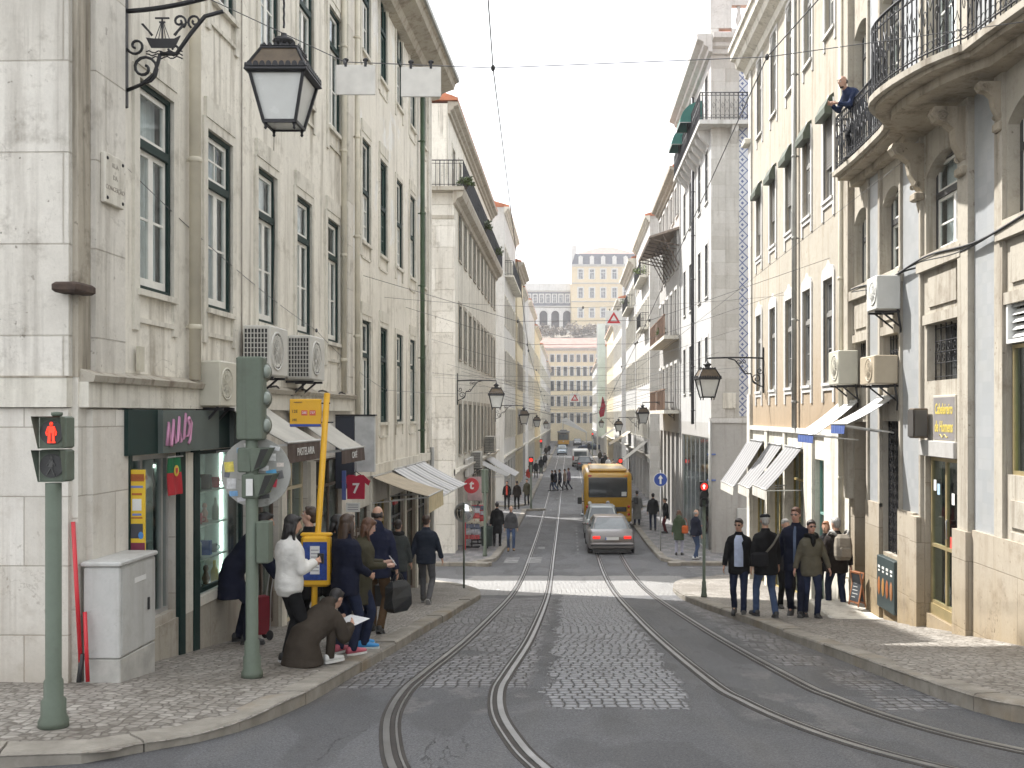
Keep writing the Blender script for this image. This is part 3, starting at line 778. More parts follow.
def calcada_mat(name='limestone_cobbles', c0=(.21,.195,.17), c1=(.40,.375,.335), band=None, scale=11.5):
    m, nt, b = newmat(name)
    p = nt.pos()
    dj = nt.new('ShaderNodeTexNoise'); nt.put(dj.inputs['Vector'], p); dj.inputs['Scale'].default_value = 2.; dj.inputs['Detail'].default_value = 2
    pv = nt.mix(.12, p, dj.outputs['Color'], 'ADD')
    x, y, z = nt.sep(pv)[0:3]
    flat = nt.comb(x, y, 0.)
    v = nt.new('ShaderNodeTexVoronoi', feature='F1'); nt.put(v.inputs['Vector'], flat); v.inputs['Scale'].default_value = scale
    v.inputs['Randomness'].default_value = .55
    e = nt.new('ShaderNodeTexVoronoi', feature='DISTANCE_TO_EDGE'); nt.put(e.inputs['Vector'], flat); e.inputs['Scale'].default_value = scale
    e.inputs['Randomness'].default_value = .55
    cr = nt.sep(v.outputs['Color'])[0]
    c = nt.ramp(cr, [(0., c0), (1., c1)])
    dn = nt.noise(p, .8, 6, .65)
    c = nt.mix(nt.m('MULTIPLY', nt.ramp(dn, [(.42, 0.), (.68, 1.)]), .6), c, (.12,.10,.075))
    c = nt.mix(nt.m('MULTIPLY', nt.noise(p, 40., 3), .3), c, (.22,.2,.18))
    if band:
        X, Y, Z = nt.sep(p)[0:3]
        # a dark chequer of basalt set into the pavement
        s = nt.m('MULTIPLY', nt.m('GREATER_THAN', nt.m('FRACT', nt.m('MULTIPLY', nt.m('ADD', X, nt.m('MULTIPLY', Y, .0)), 1.25)), .5), 1.)
        t = nt.m('GREATER_THAN', nt.m('FRACT', nt.m('MULTIPLY', Y, .55)), .45)
        k = nt.m('ABSOLUTE', nt.m('SUBTRACT', s, t))
        c = nt.mix(nt.m('MULTIPLY', k, band), c, (.12,.125,.14))
    j = nt.ramp(e.outputs['Distance'], [(.02, 1.), (.13, 0.)])
    c = nt.mix(nt.m('MULTIPLY', j, .75), c, (.07,.058,.045))
    nt.put(b.inputs['Base Color'], c)
    nt.put(b.inputs['Roughness'], nt.m('MULTIPLY_ADD', cr, .2, .55))
    h = nt.m('ADD', nt.ramp(e.outputs['Distance'], [(0., 0.), (.25, 1.)]), nt.m('MULTIPLY', nt.noise(p, 30., 3), .25))
    nt.put(b.inputs['Normal'], nt.bump(h, .8, .012))
    return m

def kerb_mat():
    m, nt, b = newmat('kerb_stone')
    p = nt.pos()
    f = nt.noise(p, 3., 6, .65); g = nt.noise(p, 30., 4, .7)
    c = nt.ramp(f, [(.3, (.17,.155,.13)), (.7, (.36,.335,.29))])
    c = nt.mix(nt.m('MULTIPLY', g, .35), c, (.16,.14,.11))
    y = nt.sep(p)[1]
    c = nt.mix(nt.m('MULTIPLY', nt.ramp(nt.noise(p, 1.1, 5), [(.55, 0.), (.68, 1.)]), .6), c, (.20,.145,.08))
    nt.put(b.inputs['Base Color'], c); b.inputs['Roughness'].default_value = .8
    nt.put(b.inputs['Normal'], nt.bump(nt.m('ADD', f, nt.m('MULTIPLY', g, .3)), .5, .012))
    return m

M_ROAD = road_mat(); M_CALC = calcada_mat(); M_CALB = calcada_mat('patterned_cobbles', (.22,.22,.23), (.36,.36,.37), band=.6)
M_KERB = kerb_mat()
def paint_mat():
    m, nt, b = newmat('road_paint'); p = nt.pos()
    f = nt.ramp(nt.noise(p, 3.2, 7, .7), [(.40, 0.), (.62, 1.)])
    nt.put(b.inputs['Base Color'], nt.mix(f, (.13,.13,.132), (.27,.27,.265))); b.inputs['Roughness'].default_value = .75
    return m
M_PAINT = paint_mat()
M_EARTH = pm('earth', (.10,.095,.08), .95, var=.3, scale=.05)

def ysamples(a, b):
    out = []; y = a
    while y < b - 1e-6:
        out.append(y); y += .5 if y < 60 else 4
    out.append(b); return out

# ground: one sheet to the horizon, dropping away under everything
g = MB()
ys = [-400, -60, -10] + ysamples(0, 60)[::2] + [70, 90, 110, 160, 250, 300, 1500]
xs = [-900, -80, -20, -6, 0, 6, 20, 80, 900]
def zg(y): return zroad(min(max(y, -8), 300)) - .03
vs = [(x, y, zg(y)) for y in ys for x in xs]; n = len(xs)
g.add(vs, [(j*n+i, j*n+i+1, (j+1)*n+i+1, (j+1)*n+i) for j in range(len(ys)-1) for i in range(n-1)], True)
tag(g.build('ground', M_EARTH), kind='structure')

# road: carriageway and cross streets, one sheet
g = MB()
ys = [-8, -4] + ysamples(0, 250)
xs = [-40, -12, -6, -4, -3, -2, -1, 0, 1, 2, 3, 4, 6, 12, 40]; n = len(xs)
vs = [(x, y, zroad(y)) for y in ys for x in xs]
g.add(vs, [(j*n+i, j*n+i+1, (j+1)*n+i+1, (j+1)*n+i) for j in range(len(ys)-1) for i in range(n-1)], True)
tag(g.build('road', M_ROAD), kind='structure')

def smooth_poly(pts, n=3):
    """Catmull-Rom through 2d points"""
    out = []
    P = [pts[0]] + list(pts) + [pts[-1]]
    for i in range(1, len(P)-2):
        p0, p1, p2, p3 = [np.array(q, float) for q in P[i-1:i+3]]
        for k in range(n):
            t = k/n
            out.append(tuple(.5*((2*p1)+(-p0+p2)*t+(2*p0-5*p1+4*p2-p3)*t*t+(-p0+3*p1-3*p2+p3)*t**3)))
    out.append(tuple(pts[-1])); return out

def pavement(name, kerb, rest, mat, zf=walk, kw=.26, drop=None):
    """kerb: polyline along the gutter; rest: points that close the area. Builds the paved sheet and the kerb stones"""
    poly = list(kerb) + list(rest)
    bm = bmesh.new()
    f = bm.faces.new([bm.verts.new((x, y, 0)) for x, y in poly])
    y0 = min(p[1] for p in poly); y1 = max(p[1] for p in poly)
    y = math.floor(y0)
    while y < y1:
        if y > y0:
            bmesh.ops.bisect_plane(bm, geom=bm.verts[:]+bm.edges[:]+bm.faces[:], plane_co=(0,y,0), plane_no=(0,1,0))
        y += 1 if y < 60 else 5
    for xx in (-5, -4, -3.2, -2.8, 2.9, 3.3, 4.2, 5.2):
        bmesh.ops.bisect_plane(bm, geom=bm.verts[:]+bm.edges[:]+bm.faces[:], plane_co=(xx,0,0), plane_no=(1,0,0))
    for v in bm.verts: v.co.z = zf(v.co.x, v.co.y) - .006
    bmesh.ops.recalc_face_normals(bm, faces=bm.faces)
    if sum(q.normal.z for q in bm.faces) < 0: bmesh.ops.reverse_faces(bm, faces=bm.faces)
    me = bpy.data.meshes.new(name); bm.to_mesh(me); bm.free()
    me.materials.append(mat)
    tag(link(name, me), kind='structure')
    # kerb: stones with gaps, each a little uneven
    A = np.array(kerb, float)
    seg = np.hypot(*np.diff(A, axis=0).T); L = np.concatenate([[0], np.cumsum(seg)])
    cx = np.mean([p[0] for p in poly]); cy = np.mean([p[1] for p in poly])
    def at(s):
        return np.array([np.interp(s, L, A[:,0]), np.interp(s, L, A[:,1])])
    k = MB(); s = 0.; rnd = random.Random(5)
    # which side is inside
    sgn = 1
    mid = at(L[-1]/2); d = at(L[-1]/2+.05)-at(L[-1]/2-.05); nrm = np.array([-d[1], d[0]])
    inside = bpy_point_in(poly, mid + nrm/np.linalg.norm(nrm)*.1)
    sgn = 1 if inside else -1
    while s < L[-1]-.05:
        ln = rnd.uniform(.8, 1.3) if at(s)[1] < 30 else rnd.uniform(1.5, 3)
        e = min(s+ln, L[-1])
        dz = rnd.uniform(-.008, .012); ox = rnd.uniform(-.012, .012)
        rings = []
        nn = max(2, int((e-s)/.35)+1)
        for q in np.linspace(s+.006, e-.006, nn):
            p = at(q); d = at(min(q+.05, L[-1]))-at(max(q-.05, 0)); d = d/np.linalg.norm(d)
            nn_ = np.array([-d[1], d[0]])*sgn
            zr = zroad(p[1])-.03; zt = zf(p[0]+nn_[0]*.1, p[1]) + .004 + dz
            if drop is not None: zt -= drop(p[0], p[1])
            a = p + nn_*(ox); b_ = p + nn_*(ox+.02); c_ = p + nn_*kw
            rings.append([(a[0],a[1],zr),(a[0],a[1],zt-.025),(b_[0],b_[1],zt-.004),(p[0]+nn_[0]*.06,p[1]+nn_[1]*.06,zt),(c_[0],c_[1],zt-.002),(c_[0],c_[1],zr)])
        k.loft(rings)
        s = e
    tag(k.build('kerb', M_KERB), kind='structure')

def bpy_point_in(poly, p):
    x, y = p; c = False; j = len(poly)-1
    for i in range(len(poly)):
        xi, yi = poly[i]; xj, yj = poly[j]
        if (yi > y) != (yj > y) and x < (xj-xi)*(y-yi)/(yj-yi)+xi: c = not c
        j = i
    return c

KL = smooth_poly([(-30, 4.2), (-9, 5.5), (-3.7, 6.46), (-3.0, 6.92), (-2.58, 7.55), (-2.38, 8.6), (-2.32, 10), (-2.24, 15), (-2.12, 22.0),
      (-2.12, 23.6), (-2.35, 25.4), (-2.9, 27.0), (-3.8, 28.5), (-5, 29.4), (-12, 29.8), (-30, 29.8)], 4)
pavement('pavement', KL, [(-30, 17)], M_CALC)
KR = smooth_poly([(30, 5.0), (9, 6.6), (5, 7.1), (4.1, 7.45), (3.62, 8.0), (3.42, 9), (3.27, 12), (3.08, 16), (2.78, 20), (2.66, 22.2),
      (2.62, 24.0), (2.75, 26.6), (3.2, 28.8), (4.4, 30.2), (7, 30.7), (30, 30.7)], 4)
pavement('pavement', KR, [(30, 17)], M_CALC, drop=lambda x, y: .05*min(1, max(0, (y-22.8)/1.5)))

def block_walk(side, y0, y1, xk, xw=14, mat=None):
    s = 1 if side == 'R' else -1
    k = [(s*30, y0-3.6), (s*(xk+2.2), y0-3.6), (s*(xk+.7), y0-3.35), (s*(xk+.15), y0-2.2), (s*xk, y0-.6), (s*xk, (y0+y1)/2), (s*xk, y1+.6), (s*(xk+.2), y1+1.6), (s*(xk+1), y1+2.2), (s*30, y1+2.3)]
    k = smooth_poly(k, 3) if y0 < 60 else k
    pavement('pavement', k, [], mat or M_CALB, zf=lambda x, y: zroad(y)+.12)
LBLK = [(38.3, 60.), (68., 100.), (108., 150.), (158., 236.)]
RBLK = [(38.5, 60.), (68., 96.), (104., 146.), (154., 236.)]
for a, b in LBLK: block_walk('L', a, b, 2.68)
for a, b in RBLK: block_walk('R', a, b, 3.3)

# ------------------------------------------------------------------ tram rails
M_RAIL = pm('rail_steel', (.30,.30,.30), .36, metal=.85, var=.25, scale=3)
M_RUST = pm('rusty_groove', (.035,.030,.026), .8, var=.4, scale=6)
def track(cl):
    cl = smooth_poly(cl, 6)
    A = np.array(cl)
    T = np.gradient(A, axis=0); T /= np.linalg.norm(T, axis=1)[:,None]
    N = np.stack([T[:,1], -T[:,0]], 1)
    steel = MB(); groove = MB()
    def strip(mb, o0, o1, dz, th=.02):
        rings = []
        for p, nn in zip(A, N):
            a = p+nn*o0; b = p+nn*o1; z = zroad((a[1]+b[1])/2)+dz
            rings.append([(a[0],a[1],z-th),(a[0],a[1],z),(b[0],b[1],z),(b[0],b[1],z-th)])
        mb.loft(rings, smooth=False)
    for s in (-1, 1):
        strip(steel, s*.45, s*.45+s*.05, .012)              # running head
        strip(groove, s*.45-s*.001, s*.45-s*.044, -.004+.008)
        strip(steel, s*.45-s*.045, s*.45-s*.062, .010)        # keeper lip
        strip(groove, s*.45+s*.051, s*.45+s*.08, .0045)
        strip(groove, s*.45-s*.063, s*.45-s*.09, .0045)
    tag(steel.build('tram_rails', M_RAIL), kind='structure')
    tag(groove.build('tram_rails', M_RUST), kind='structure')
track([(-1.3,250),(-1.25,150),(-1.15,70),(-1.1,42),(-1.06,33),(-1.0,23.6),(-1.03,15),(-1.13,11),(-1.15,9.75),(-1.06,8.48),(-.88,7.4),(-.66,6.48),(-.3,5.5),(.5,4.2),(1.8,3)])
track([(1.6,250),(1.55,150),(1.5,70),(1.52,42),(1.55,33),(1.62,24),(1.72,15.6),(1.9,10.4),(2.03,9.15),(2.22,8.16),(2.5,7.3),(2.88,6.6),(3.35,6),(4.2,5.3),(5.6,4.5),(8,3.6)])

# ------------------------------------------------------------------ painted markings
pt = MB()
def mark(x0, x1, y0, y1):
    nn = max(1, int((y1-y0)/1.0))
    for i in range(nn):
        a = y0+(y1-y0)*i/nn; b = y0+(y1-y0)*(i+1)/nn
        pt.quad((x0,a,zroad(a)+.006),(x1,a,zroad(a)+.006),(x1,b,zroad(b)+.006),(x0,b,zroad(b)+.006))
for x in (-2.4, -1.55): mark(x, x+.5, 35.8, 37.8)
for k in range(7): mark(4.0, 9.0, 31.1+k*.5, 31.32+k*.5)
for k in range(10): mark(.28, .36, 39.+k*1.5, 39.7+k*1.5)
for k in range(8): mark(.28, .36, 70+k*4, 72+k*4)
mark(-1.35, -1.05, 41.2, 42.0)
mark(-1.25, -1.15, 62, 63)
tag(pt.build('road_markings', M_PAINT), kind='structure')
# ------------------------------------------------------------------ building kit
M_LIME = wall_mat('limestone', (.74,.71,.645), dirt=(.13,.105,.075), blocks=(1.25,.82), dirt_amt=.55, streak=.4, mortar=.74, bump=.5)
M_LIME2 = wall_mat('limestone_slabs', (.72,.69,.63), dirt=(.22,.16,.10), blocks=(1.15,.62), dirt_amt=.35, streak=.26, mortar=.60, low=(-2.6,-1.7,(.24,.19,.13),.6))
M_PLINTH = wall_mat('plinth_stone', (.43,.38,.305), dirt=(.14,.095,.055), blocks=(1.3,.9), dirt_amt=.55, streak=.28, mortar=.6, low=(-3.3,-1.9,(.26,.19,.10),.8))
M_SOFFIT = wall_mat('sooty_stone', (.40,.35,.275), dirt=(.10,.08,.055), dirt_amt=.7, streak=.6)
M_GROOVE = wall_mat('grimy_stone', (.42,.38,.31), dirt=(.08,.065,.045), dirt_amt=.8, streak=.9)
M_CREAM = wall_mat('cream_plaster', (.79,.755,.67), dirt=(.19,.155,.105), dirt_amt=.42, streak=.62)
M_CREAM2 = wall_mat('cream_plaster_peeling', (.78,.745,.665), dirt=(.24,.21,.17), dirt_amt=.3, streak=.5, patch=.8, patchcol=(.74,.74,.72))
M_STONE = wall_mat('stone_trim', (.70,.67,.59), dirt=(.16,.13,.09), dirt_amt=.4, streak=.5)
M_STONED = wall_mat('stone_trim_aged', (.44,.405,.34), dirt=(.15,.115,.08), dirt_amt=.55, streak=.65)
M_BEIGE = wall_mat('ochre_plaster', (.43,.395,.33), dirt=(.24,.18,.11), dirt_amt=.35, streak=.6, low=(-.4, 2.6, (.33,.22,.12), .7))
M_WHITE = wall_mat('white_plaster', (.60,.59,.565), dirt=(.25,.23,.19), dirt_amt=.3, streak=.45)
M_WHITES = wall_mat('white_stone', (.58,.565,.53), dirt=(.27,.24,.2), dirt_amt=.3, streak=.4, blocks=(1.0,.5), mortar=.75)
M_WHITET = wall_mat('pale_tile_front', (.50,.50,.49), dirt=(.27,.26,.24), dirt_amt=.3, streak=.4)
M_PALEY = wall_mat('pale_yellow_plaster', (.64,.56,.40), dirt=(.4,.33,.24), dirt_amt=.15, streak=.2)
M_GREY = wall_mat('grey_render', (.42,.41,.39), dirt=(.25,.23,.2), dirt_amt=.25, streak=.35)
M_YELB = wall_mat('yellow_plaster', (.60,.50,.33), dirt=(.5,.42,.3), dirt_amt=.1, streak=.1)
M_INT = pm('dark_interior', (.035,.032,.03), .9, var=.3, scale=1)
M_ROOF = pm('clay_tiles', (.42,.16,.085), .85, var=.35, scale=2.5, bump=.5, bscale=12)
M_SLATE = pm('slate_roof', (.05,.055,.07), .6, var=.3, scale=1)
M_GREEN = pm('green_paint', (.010,.027,.024), .6, var=.2, spec=.25)
M_GREEN2 = pm('green_sash_paint', (.035,.07,.055), .5, var=.25)
M_SASH = pm('white_paint', (.72,.71,.66), .5, var=.12)
M_BROWN = pm('brown_timber', (.10,.07,.05), .6, var=.3)
M_DKFRAME = pm('dark_frame', (.05,.05,.05), .5, var=.2)
M_GREYF = pm('grey_frame', (.24,.235,.22), .55, var=.2)
M_CURT = pm('curtain_cloth', (.82,.84,.84), .9, var=.15, scale=3)
M_BLIND = pm('old_blind', (.33,.30,.26), .85, var=.2, scale=5)
M_SHUT = pm('grey_louvre', (.25,.24,.22), .7, var=.15)
M_IRON = pm('black_iron', (.018,.018,.02), .5, metal=.3, var=.3, scale=8)
M_ZINC = pm('zinc_pipe', (.30,.30,.28), .55, metal=.2, var=.25, scale=2)
M_PIPEC = pm('cream_pipe', (.56,.52,.42), .6, var=.15, scale=2)
M_PIPEG = pm('green_pipe', (.05,.085,.045), .6, var=.35, scale=2)
M_ALU = pm('aluminium', (.5,.5,.49), .35, metal=.6, var=.1)
M_BRASS = pm('brass_frame', (.42,.34,.18), .4, metal=.5, var=.15)
G_NEAR = glass_mat('window_glass', refl=.12)
G_SHOP = glass_mat('shop_glass', tint=(.85,.92,.9), refl=.06)
G_FAR = pane_mat('far_glazing', rough=.12)
G_FARD = pane_mat('far_glazing_dark', amt=.25)

def tile_mat():
    m, nt, b = newmat('blue_grey_tiles')
    p = nt.pos(); x, y, z = nt.sep(p)[0:3]
    br = nt.new('ShaderNodeTexBrick'); br.offset = 0
    nt.put(br.inputs['Vector'], nt.comb(nt.m('ADD', x, y), z, 0.))
    br.inputs['Scale'].default_value = 1; br.inputs['Brick Width'].default_value = .14; br.inputs['Row Height'].default_value = .14
    br.inputs['Mortar Size'].default_value = .002
    br.inputs['Color1'].default_value = (.31,.325,.335,1); br.inputs['Color2'].default_value = (.36,.37,.375,1)
    br.inputs['Mortar'].default_value = (.30,.31,.31,1)
    c = nt.mix(nt.m('MULTIPLY', nt.ramp(nt.noise(p, 1.2, 6, .65), [(.45, 0.), (.7, 1.)]), .5), br.outputs['Color'], (.30,.30,.28))
    nt.put(b.inputs['Base Color'], c); b.inputs['Roughness'].default_value = .35
    return m
M_TILE = tile_mat()
def azul_mat():
    m, nt, b = newmat('patterned_blue_tiles')
    p = nt.pos(); x, y, z = nt.sep(p)[0:3]
    s = 1/.42
    fx = nt.m('ABSOLUTE', nt.m('SUBTRACT', nt.m('FRACT', nt.m('MULTIPLY', nt.m('ADD', x, y), s)), .5))
    fz = nt.m('ABSOLUTE', nt.m('SUBTRACT', nt.m('FRACT', nt.m('MULTIPLY', z, s)), .5))
    d = nt.m('ADD', fx, fz)
    k = nt.m('MAXIMUM', nt.m('MULTIPLY', nt.m('GREATER_THAN', d, .42), nt.m('LESS_THAN', d, .56)), nt.m('LESS_THAN', d, .16))
    c = nt.mix(k, (.52,.53,.55), (.10,.13,.25))
    nt.put(b.inputs['Base Color'], c); b.inputs['Roughness'].default_value = .35
    return m
M_AZUL = azul_mat()

WIN = {}
def win_build(key, w, h, st):
    """prototype window: origin at the middle of the sill on the wall plane, x along the wall, y inward"""
    A = st.get('A', M_DKFRAME); B = st.get('B', A); rev = st.get('rev', .18); fw = st.get('fw', .055); sw = st.get('sw', .04)
    arch = st.get('arch', 0.)
    x0, x1 = -w/2, w/2
    f = MB()
    y0, y1 = rev-st.get('fd', .07), rev-.005
    f.mat(0)
    f.box(x0, x0+fw, y0, y1, 0, h); f.box(x1-fw, x1, y0, y1, 0, h)
    f.box(x0+fw, x1-fw, y0, y1, 0, fw); f.box(x0+fw, x1-fw, y0, y1, h-fw, h)
    tr = st.get('tr'); top = h-fw
    ya, yb = max(y0, y1-.06)+.012, y1-.012
    f.mat(1)
    if tr:
        zt = h*tr
        f.mat(0); f.box(x0+fw, x1-fw, y0-.012, y1, zt-.04, zt+.05); f.mat(1)
        a, b = zt+.05, h-fw
        f.box(x0+fw, x0+fw+sw, ya, yb, a, b); f.box(x1-fw-sw, x1-fw, ya, yb, a, b)
        f.box(x0+fw+sw, x1-fw-sw, ya, yb, a, a+sw); f.box(x0+fw+sw, x1-fw-sw, ya, yb, b-sw, b)
        nt_ = st.get('tsplit', 0)
        for k in range(nt_):
            xx = x0+fw + (w-2*fw)*(k+1)/(nt_+1); f.box(xx-.012, xx+.012, ya+.008, yb-.008, a+sw, b-sw)
        if nt_: f.box(x0+fw+sw, x1-fw-sw, ya+.009, yb-.009, (a+b)/2-.012, (a+b)/2+.012)
        top = zt-.04
    nc = st.get('cas', 2)
    cw = (w-2*fw)/nc
    for k in range(nc):
        a = x0+fw+cw*k; b = a+cw
        f.box(a, a+sw, ya, yb, fw, top); f.box(b-sw, b, ya, yb, fw, top)
        f.box(a+sw, b-sw, ya, yb, fw, fw+sw*1.6); f.box(a+sw, b-sw, ya, yb, top-sw, top)
        for q in range(st.get('bars', 1)):
            zz = fw + (top-fw)*(q+1)/(st.get('bars', 1)+1)
            f.box(a+sw, b-sw, ya+.006, yb-.006, zz-.013, zz+.013)
        for q in range(st.get('vbars', 0)):
            xx = a + cw*(q+1)/(st.get('vbars', 0)+1)
            f.box(xx-.01, xx+.01, ya+.007, yb-.007, fw+sw, top-sw)
    o = f.build('window', [A, B])
    g = MB(); g.box(x0+.02, x1-.02, (ya+yb)/2-.004, (ya+yb)/2+.004, .02, h-.02)
    g.build('pane', st.get('G', G_FAR), o)
    if st.get('sur') or arch:
        s = MB(); sd = st.get('sur') or dict(w=0, p=0, m=M_STONE)
        ww, p = sd['w'], sd['p']; kind = sd.get('kind', 'plain')
        if ww:
            ext = sd.get('ext', 0.)
            s.box(x0-ww, x0, -p, .02, -ext, h); s.box(x1, x1+ww, -p, .02, -ext, h)
            s.box(x0-ww, x1+ww, -p, .02, h+.0005, h+ww)
            if kind == 'pomb':      # a shouldered lintel and an apron line under the sill
                s.box(x0-ww*.55, x1+ww*.55, -p-.012, .02, h+ww+.0005, h+ww+.24)
                s.box(x0-.01, x1+.01, -p, .02, -.34, -.29)
            if kind == 'ears':
                s.prism([(x0-ww, h+ww), (x0-ww*.4, h+ww+.10), (-.12, h+ww+.16), (0, h+ww+.26), (.12, h+ww+.16), (x1+ww*.4, h+ww+.10), (x1+ww, h+ww)], 'y', -p, .02)
                s.box(x0+.0, x1-.0, -p, .02, -.16, -.06)
        if arch:
            n = 8; zc = h-arch
            rad = (w*w/4+arch*arch)/(2*arch); cz = h-rad
            a0 = math.asin((w/2)/rad)
            pl = [(x0, zc)] + [(rad*math.sin(-a0+a0*k/n), cz+rad*math.cos(-a0+a0*k/n)) for k in range(1, n+1)]
            L = [(x0-.0, h+.0)] + pl
            s.prism([(q[0], q[1]) for q in [(x0, h+.002)] + pl[:]], 'y', -.001, rev-.004)
            s.prism([(-q[0], q[1]) for q in [(x0, h+.002)] + pl[:]][::-1], 'y', -.001, rev-.004)
            if ww and kind != 'plain':
                pass
        s.build('surround', sd['m'], o)
    if st.get('sill', True):
        s = MB(); sp = st.get('sillp', .06)
        s.box(x0-.05, x1+.05, -sp, rev-.072, -.06, .002)
        s.build('sill', st.get('sillm', M_STONE), o)
    sh = st.get('shut')
    if sh:
        s = MB(); z0 = h*(1-sh); n = int(h*sh/.06)
        s.box(x0+.01, x1-.01, .055, .06, z0, h)
        for k in range(n):
            zz = z0+(h-z0)*k/n
            s.add([(x0+.01,.03,zz),(x1-.01,.03,zz),(x1-.01,.052,zz+.05),(x0+.01,.052,zz+.05)], [(0,1,2,3)])
        s.build('shutter', st.get('shutm', M_SHUT), o)
    if st.get('hood'):
        s = MB()
        s.prism([(.0, h+.32), (-.09, h+.25), (-.19, h+.03), (-.19, h-.10), (-.02, h-.10)], 'x', x0-.02, x1+.02)
        s.build('awning_hood', st['hood'], o)
    if st.get('curt'):
        s = MB(); n = 26
        for (a, b) in st['curt']:
            pts = [(x0+fw+(w-2*fw)*(a+(b-a)*k/n), rev+.07+.018*math.sin(k*1.9)+.01*math.sin(k*.7)) for k in range(n+1)]
            vs = [(p[0], p[1], .05) for p in pts] + [(p[0], p[1]+.01, h-.04) for p in pts]
            s.add(vs, [(k, k+1, n+2+k, n+1+k) for k in range(n)], True)
        s.build('curtain', st.get('curtm', M_CURT), o)
    return o

class Bld:
    def __init__(s, side, X, Y0, Y1, zb, zt, name, label, cat='building', depth=9., ang=0., group=None):
        s.side, s.Y0, s.Y1, s.zb, s.zt, s.depth = side, Y0, Y1, zb, zt, depth
        s.L = Y1-Y0; s.H = zt-zb
        if side == 'L': loc = (X, Y0, zb); rz = PI/2-ang
        elif side == 'R': loc = (X, Y1, zb); rz = -PI/2-ang
        else: loc = (Y0, X, zb); rz = 0         # 'F': X is the depth, Y0..Y1 run along world x
        s.root = empty(name, loc, rz, label, cat, group)
        s.holes = []
    def u(s, Y): return s.Y1-Y if s.side == 'R' else Y-s.Y0
    def v(s, z): return z-s.zb
    def span(s, Ya, Yb):
        a, b = s.u(Ya), s.u(Yb); return (min(a,b), max(a,b))
    def hole(s, Ya, Yb, za, zb_, rev=None):
        a, b = s.span(Ya, Yb); s.holes.append((a, b, s.v(za), s.v(zb_), rev))
    def win(s, Yc, z0, w, h, st, key):
        k = (key, round(w, 3), round(h, 3))
        if k not in WIN: o = win_build(k, w, h, st); WIN[k] = o
        else: o = copy_tree(WIN[k])
        o.parent = s.root; o.location = (s.u(Yc), 0, s.v(z0))
        s.holes.append((s.u(Yc)-w/2, s.u(Yc)+w/2, s.v(z0), s.v(z0)+h, st.get('rev', .18)))
        return o
    def wall(s, mats, zones=None, room=.6, end0=None, end1=None, roofm=2, rev=.18):
        """mats: [front, interior, roof, ...]; zones: [(z_top, material index)] from the ground up"""
        us = sorted({0., s.L} | {round(x, 4) for h in s.holes for x in h[:2] if 0 < x < s.L})
        vs = sorted({0., s.H} | {round(x, 4) for h in s.holes for x in h[2:4] if 0 < x < s.H} | ({s.v(z) for z, _ in zones} if zones else set()))
        vs = [q for q in vs if 0 <= q <= s.H+1e-6]
        m = MB()
        def zi(v):
            if not zones: return 0
            for z, i in zones:
                if v < s.v(z): return i
            return zones[-1][1]
        for i in range(len(us)-1):
            for j in range(len(vs)-1):
                cu, cv = (us[i]+us[i+1])/2, (vs[j]+vs[j+1])/2
                if any(h[0] < cu < h[1] and h[2] < cv < h[3] for h in s.holes): continue
                m.mat(zi(cv)); m.quad((us[i],0,vs[j]),(us[i+1],0,vs[j]),(us[i+1],0,vs[j+1]),(us[i],0,vs[j+1]))
        for a, b, c, d, rv in s.holes:
            rv = rv or rev
            c = max(c, 0); d = min(d, s.H); a = max(a, 0); b = min(b, s.L)
            m.mat(zi((c+d)/2))
            m.quad((a,0,c),(a,0,d),(a,rv,d),(a,rv,c)); m.quad((b,0,c),(b,rv,c),(b,rv,d),(b,0,d))
            m.quad((a,0,d),(b,0,d),(b,rv,d),(a,rv,d)); m.quad((a,0,c),(a,rv,c),(b,rv,c),(b,0,c))
        m.mat(1)
        m.quad((0,room,0),(s.L,room,0),(s.L,room,s.H),(0,room,s.H))
        D = s.depth
        for e, uu in ((end0, 0.), (end1, s.L)):
            m.mat(zi(s.H*.6) if e is None else e)
            m.quad((uu,0,0),(uu,D,0),(uu,D,s.H),(uu,0,s.H))
        m.mat(0); m.quad((0,D,0),(s.L,D,0),(s.L,D,s.H),(0,D,s.H))
        m.mat(roofm if len(mats) > roofm else 0); m.quad((0,0,s.H),(s.L,0,s.H),(s.L,D,s.H),(0,D,s.H))
        return m.build('wall', mats, s.root)
    def mb(s): return MB()
    def part(s, name, mb, mats, label=None): return mb.build(name, mats, s.root, label=label)
    def band(s, name, Ya, Yb, za, zb_, p, mat, back=.02):
        a, b = s.span(Ya, Yb); m = MB(); m.box(a, b, -p, back, s.v(za), s.v(zb_)); return s.part(name, m, mat)
    def cornice(s, z, prof, mat, name='cornice', ext0=0., ext1=0., gutter=None):
        """prof: (outward, dz) points from the wall foot up and back to the wall"""
        m = MB(); m.prism([(-o, s.v(z)+dz) for o, dz in prof], 'x', -ext0, s.L+ext1)
        return s.part(name, m, mat)
    def pipe(s, Y, za, zb_, r=.05, mat=None, p=.09, name='drainpipe'):
        m = MB(); u = s.u(Y)
        m.tube([(u,-p,s.v(za)),(u,-p,s.v(zb_))], r, 10)
        z = za+.6
        while z < zb_:
            m.lathe([(r+.004, -.03), (r+.012, -.02), (r+.012, .02), (r+.004, .03)], (u,-p,s.v(z)), 10)
            m.box(u-.015, u+.015, -p+r-.01, .01, s.v(z)-.012, s.v(z)+.012)
            z += 1.9
        return s.part(name, m, mat or M_ZINC)
    def roof(s, rise=1.6, over=.35, mat=None, d=None):
        d = d or min(s.depth, 6.)
        m = MB(); m.prism([(-over, s.H+.0), (-over, s.H+.12), (d, s.H+.12+rise), (d, s.H+.01), (0.01, s.H+.01)], 'x', -.05, s.L+.05)
        return s.part('roof', m, mat or M_ROOF)
PC = [(0,0), (.10,.02), (.12,.14), (.24,.20), (.26,.30), (.44,.38), (.46,.52), (0,.54)]   # cornice profile
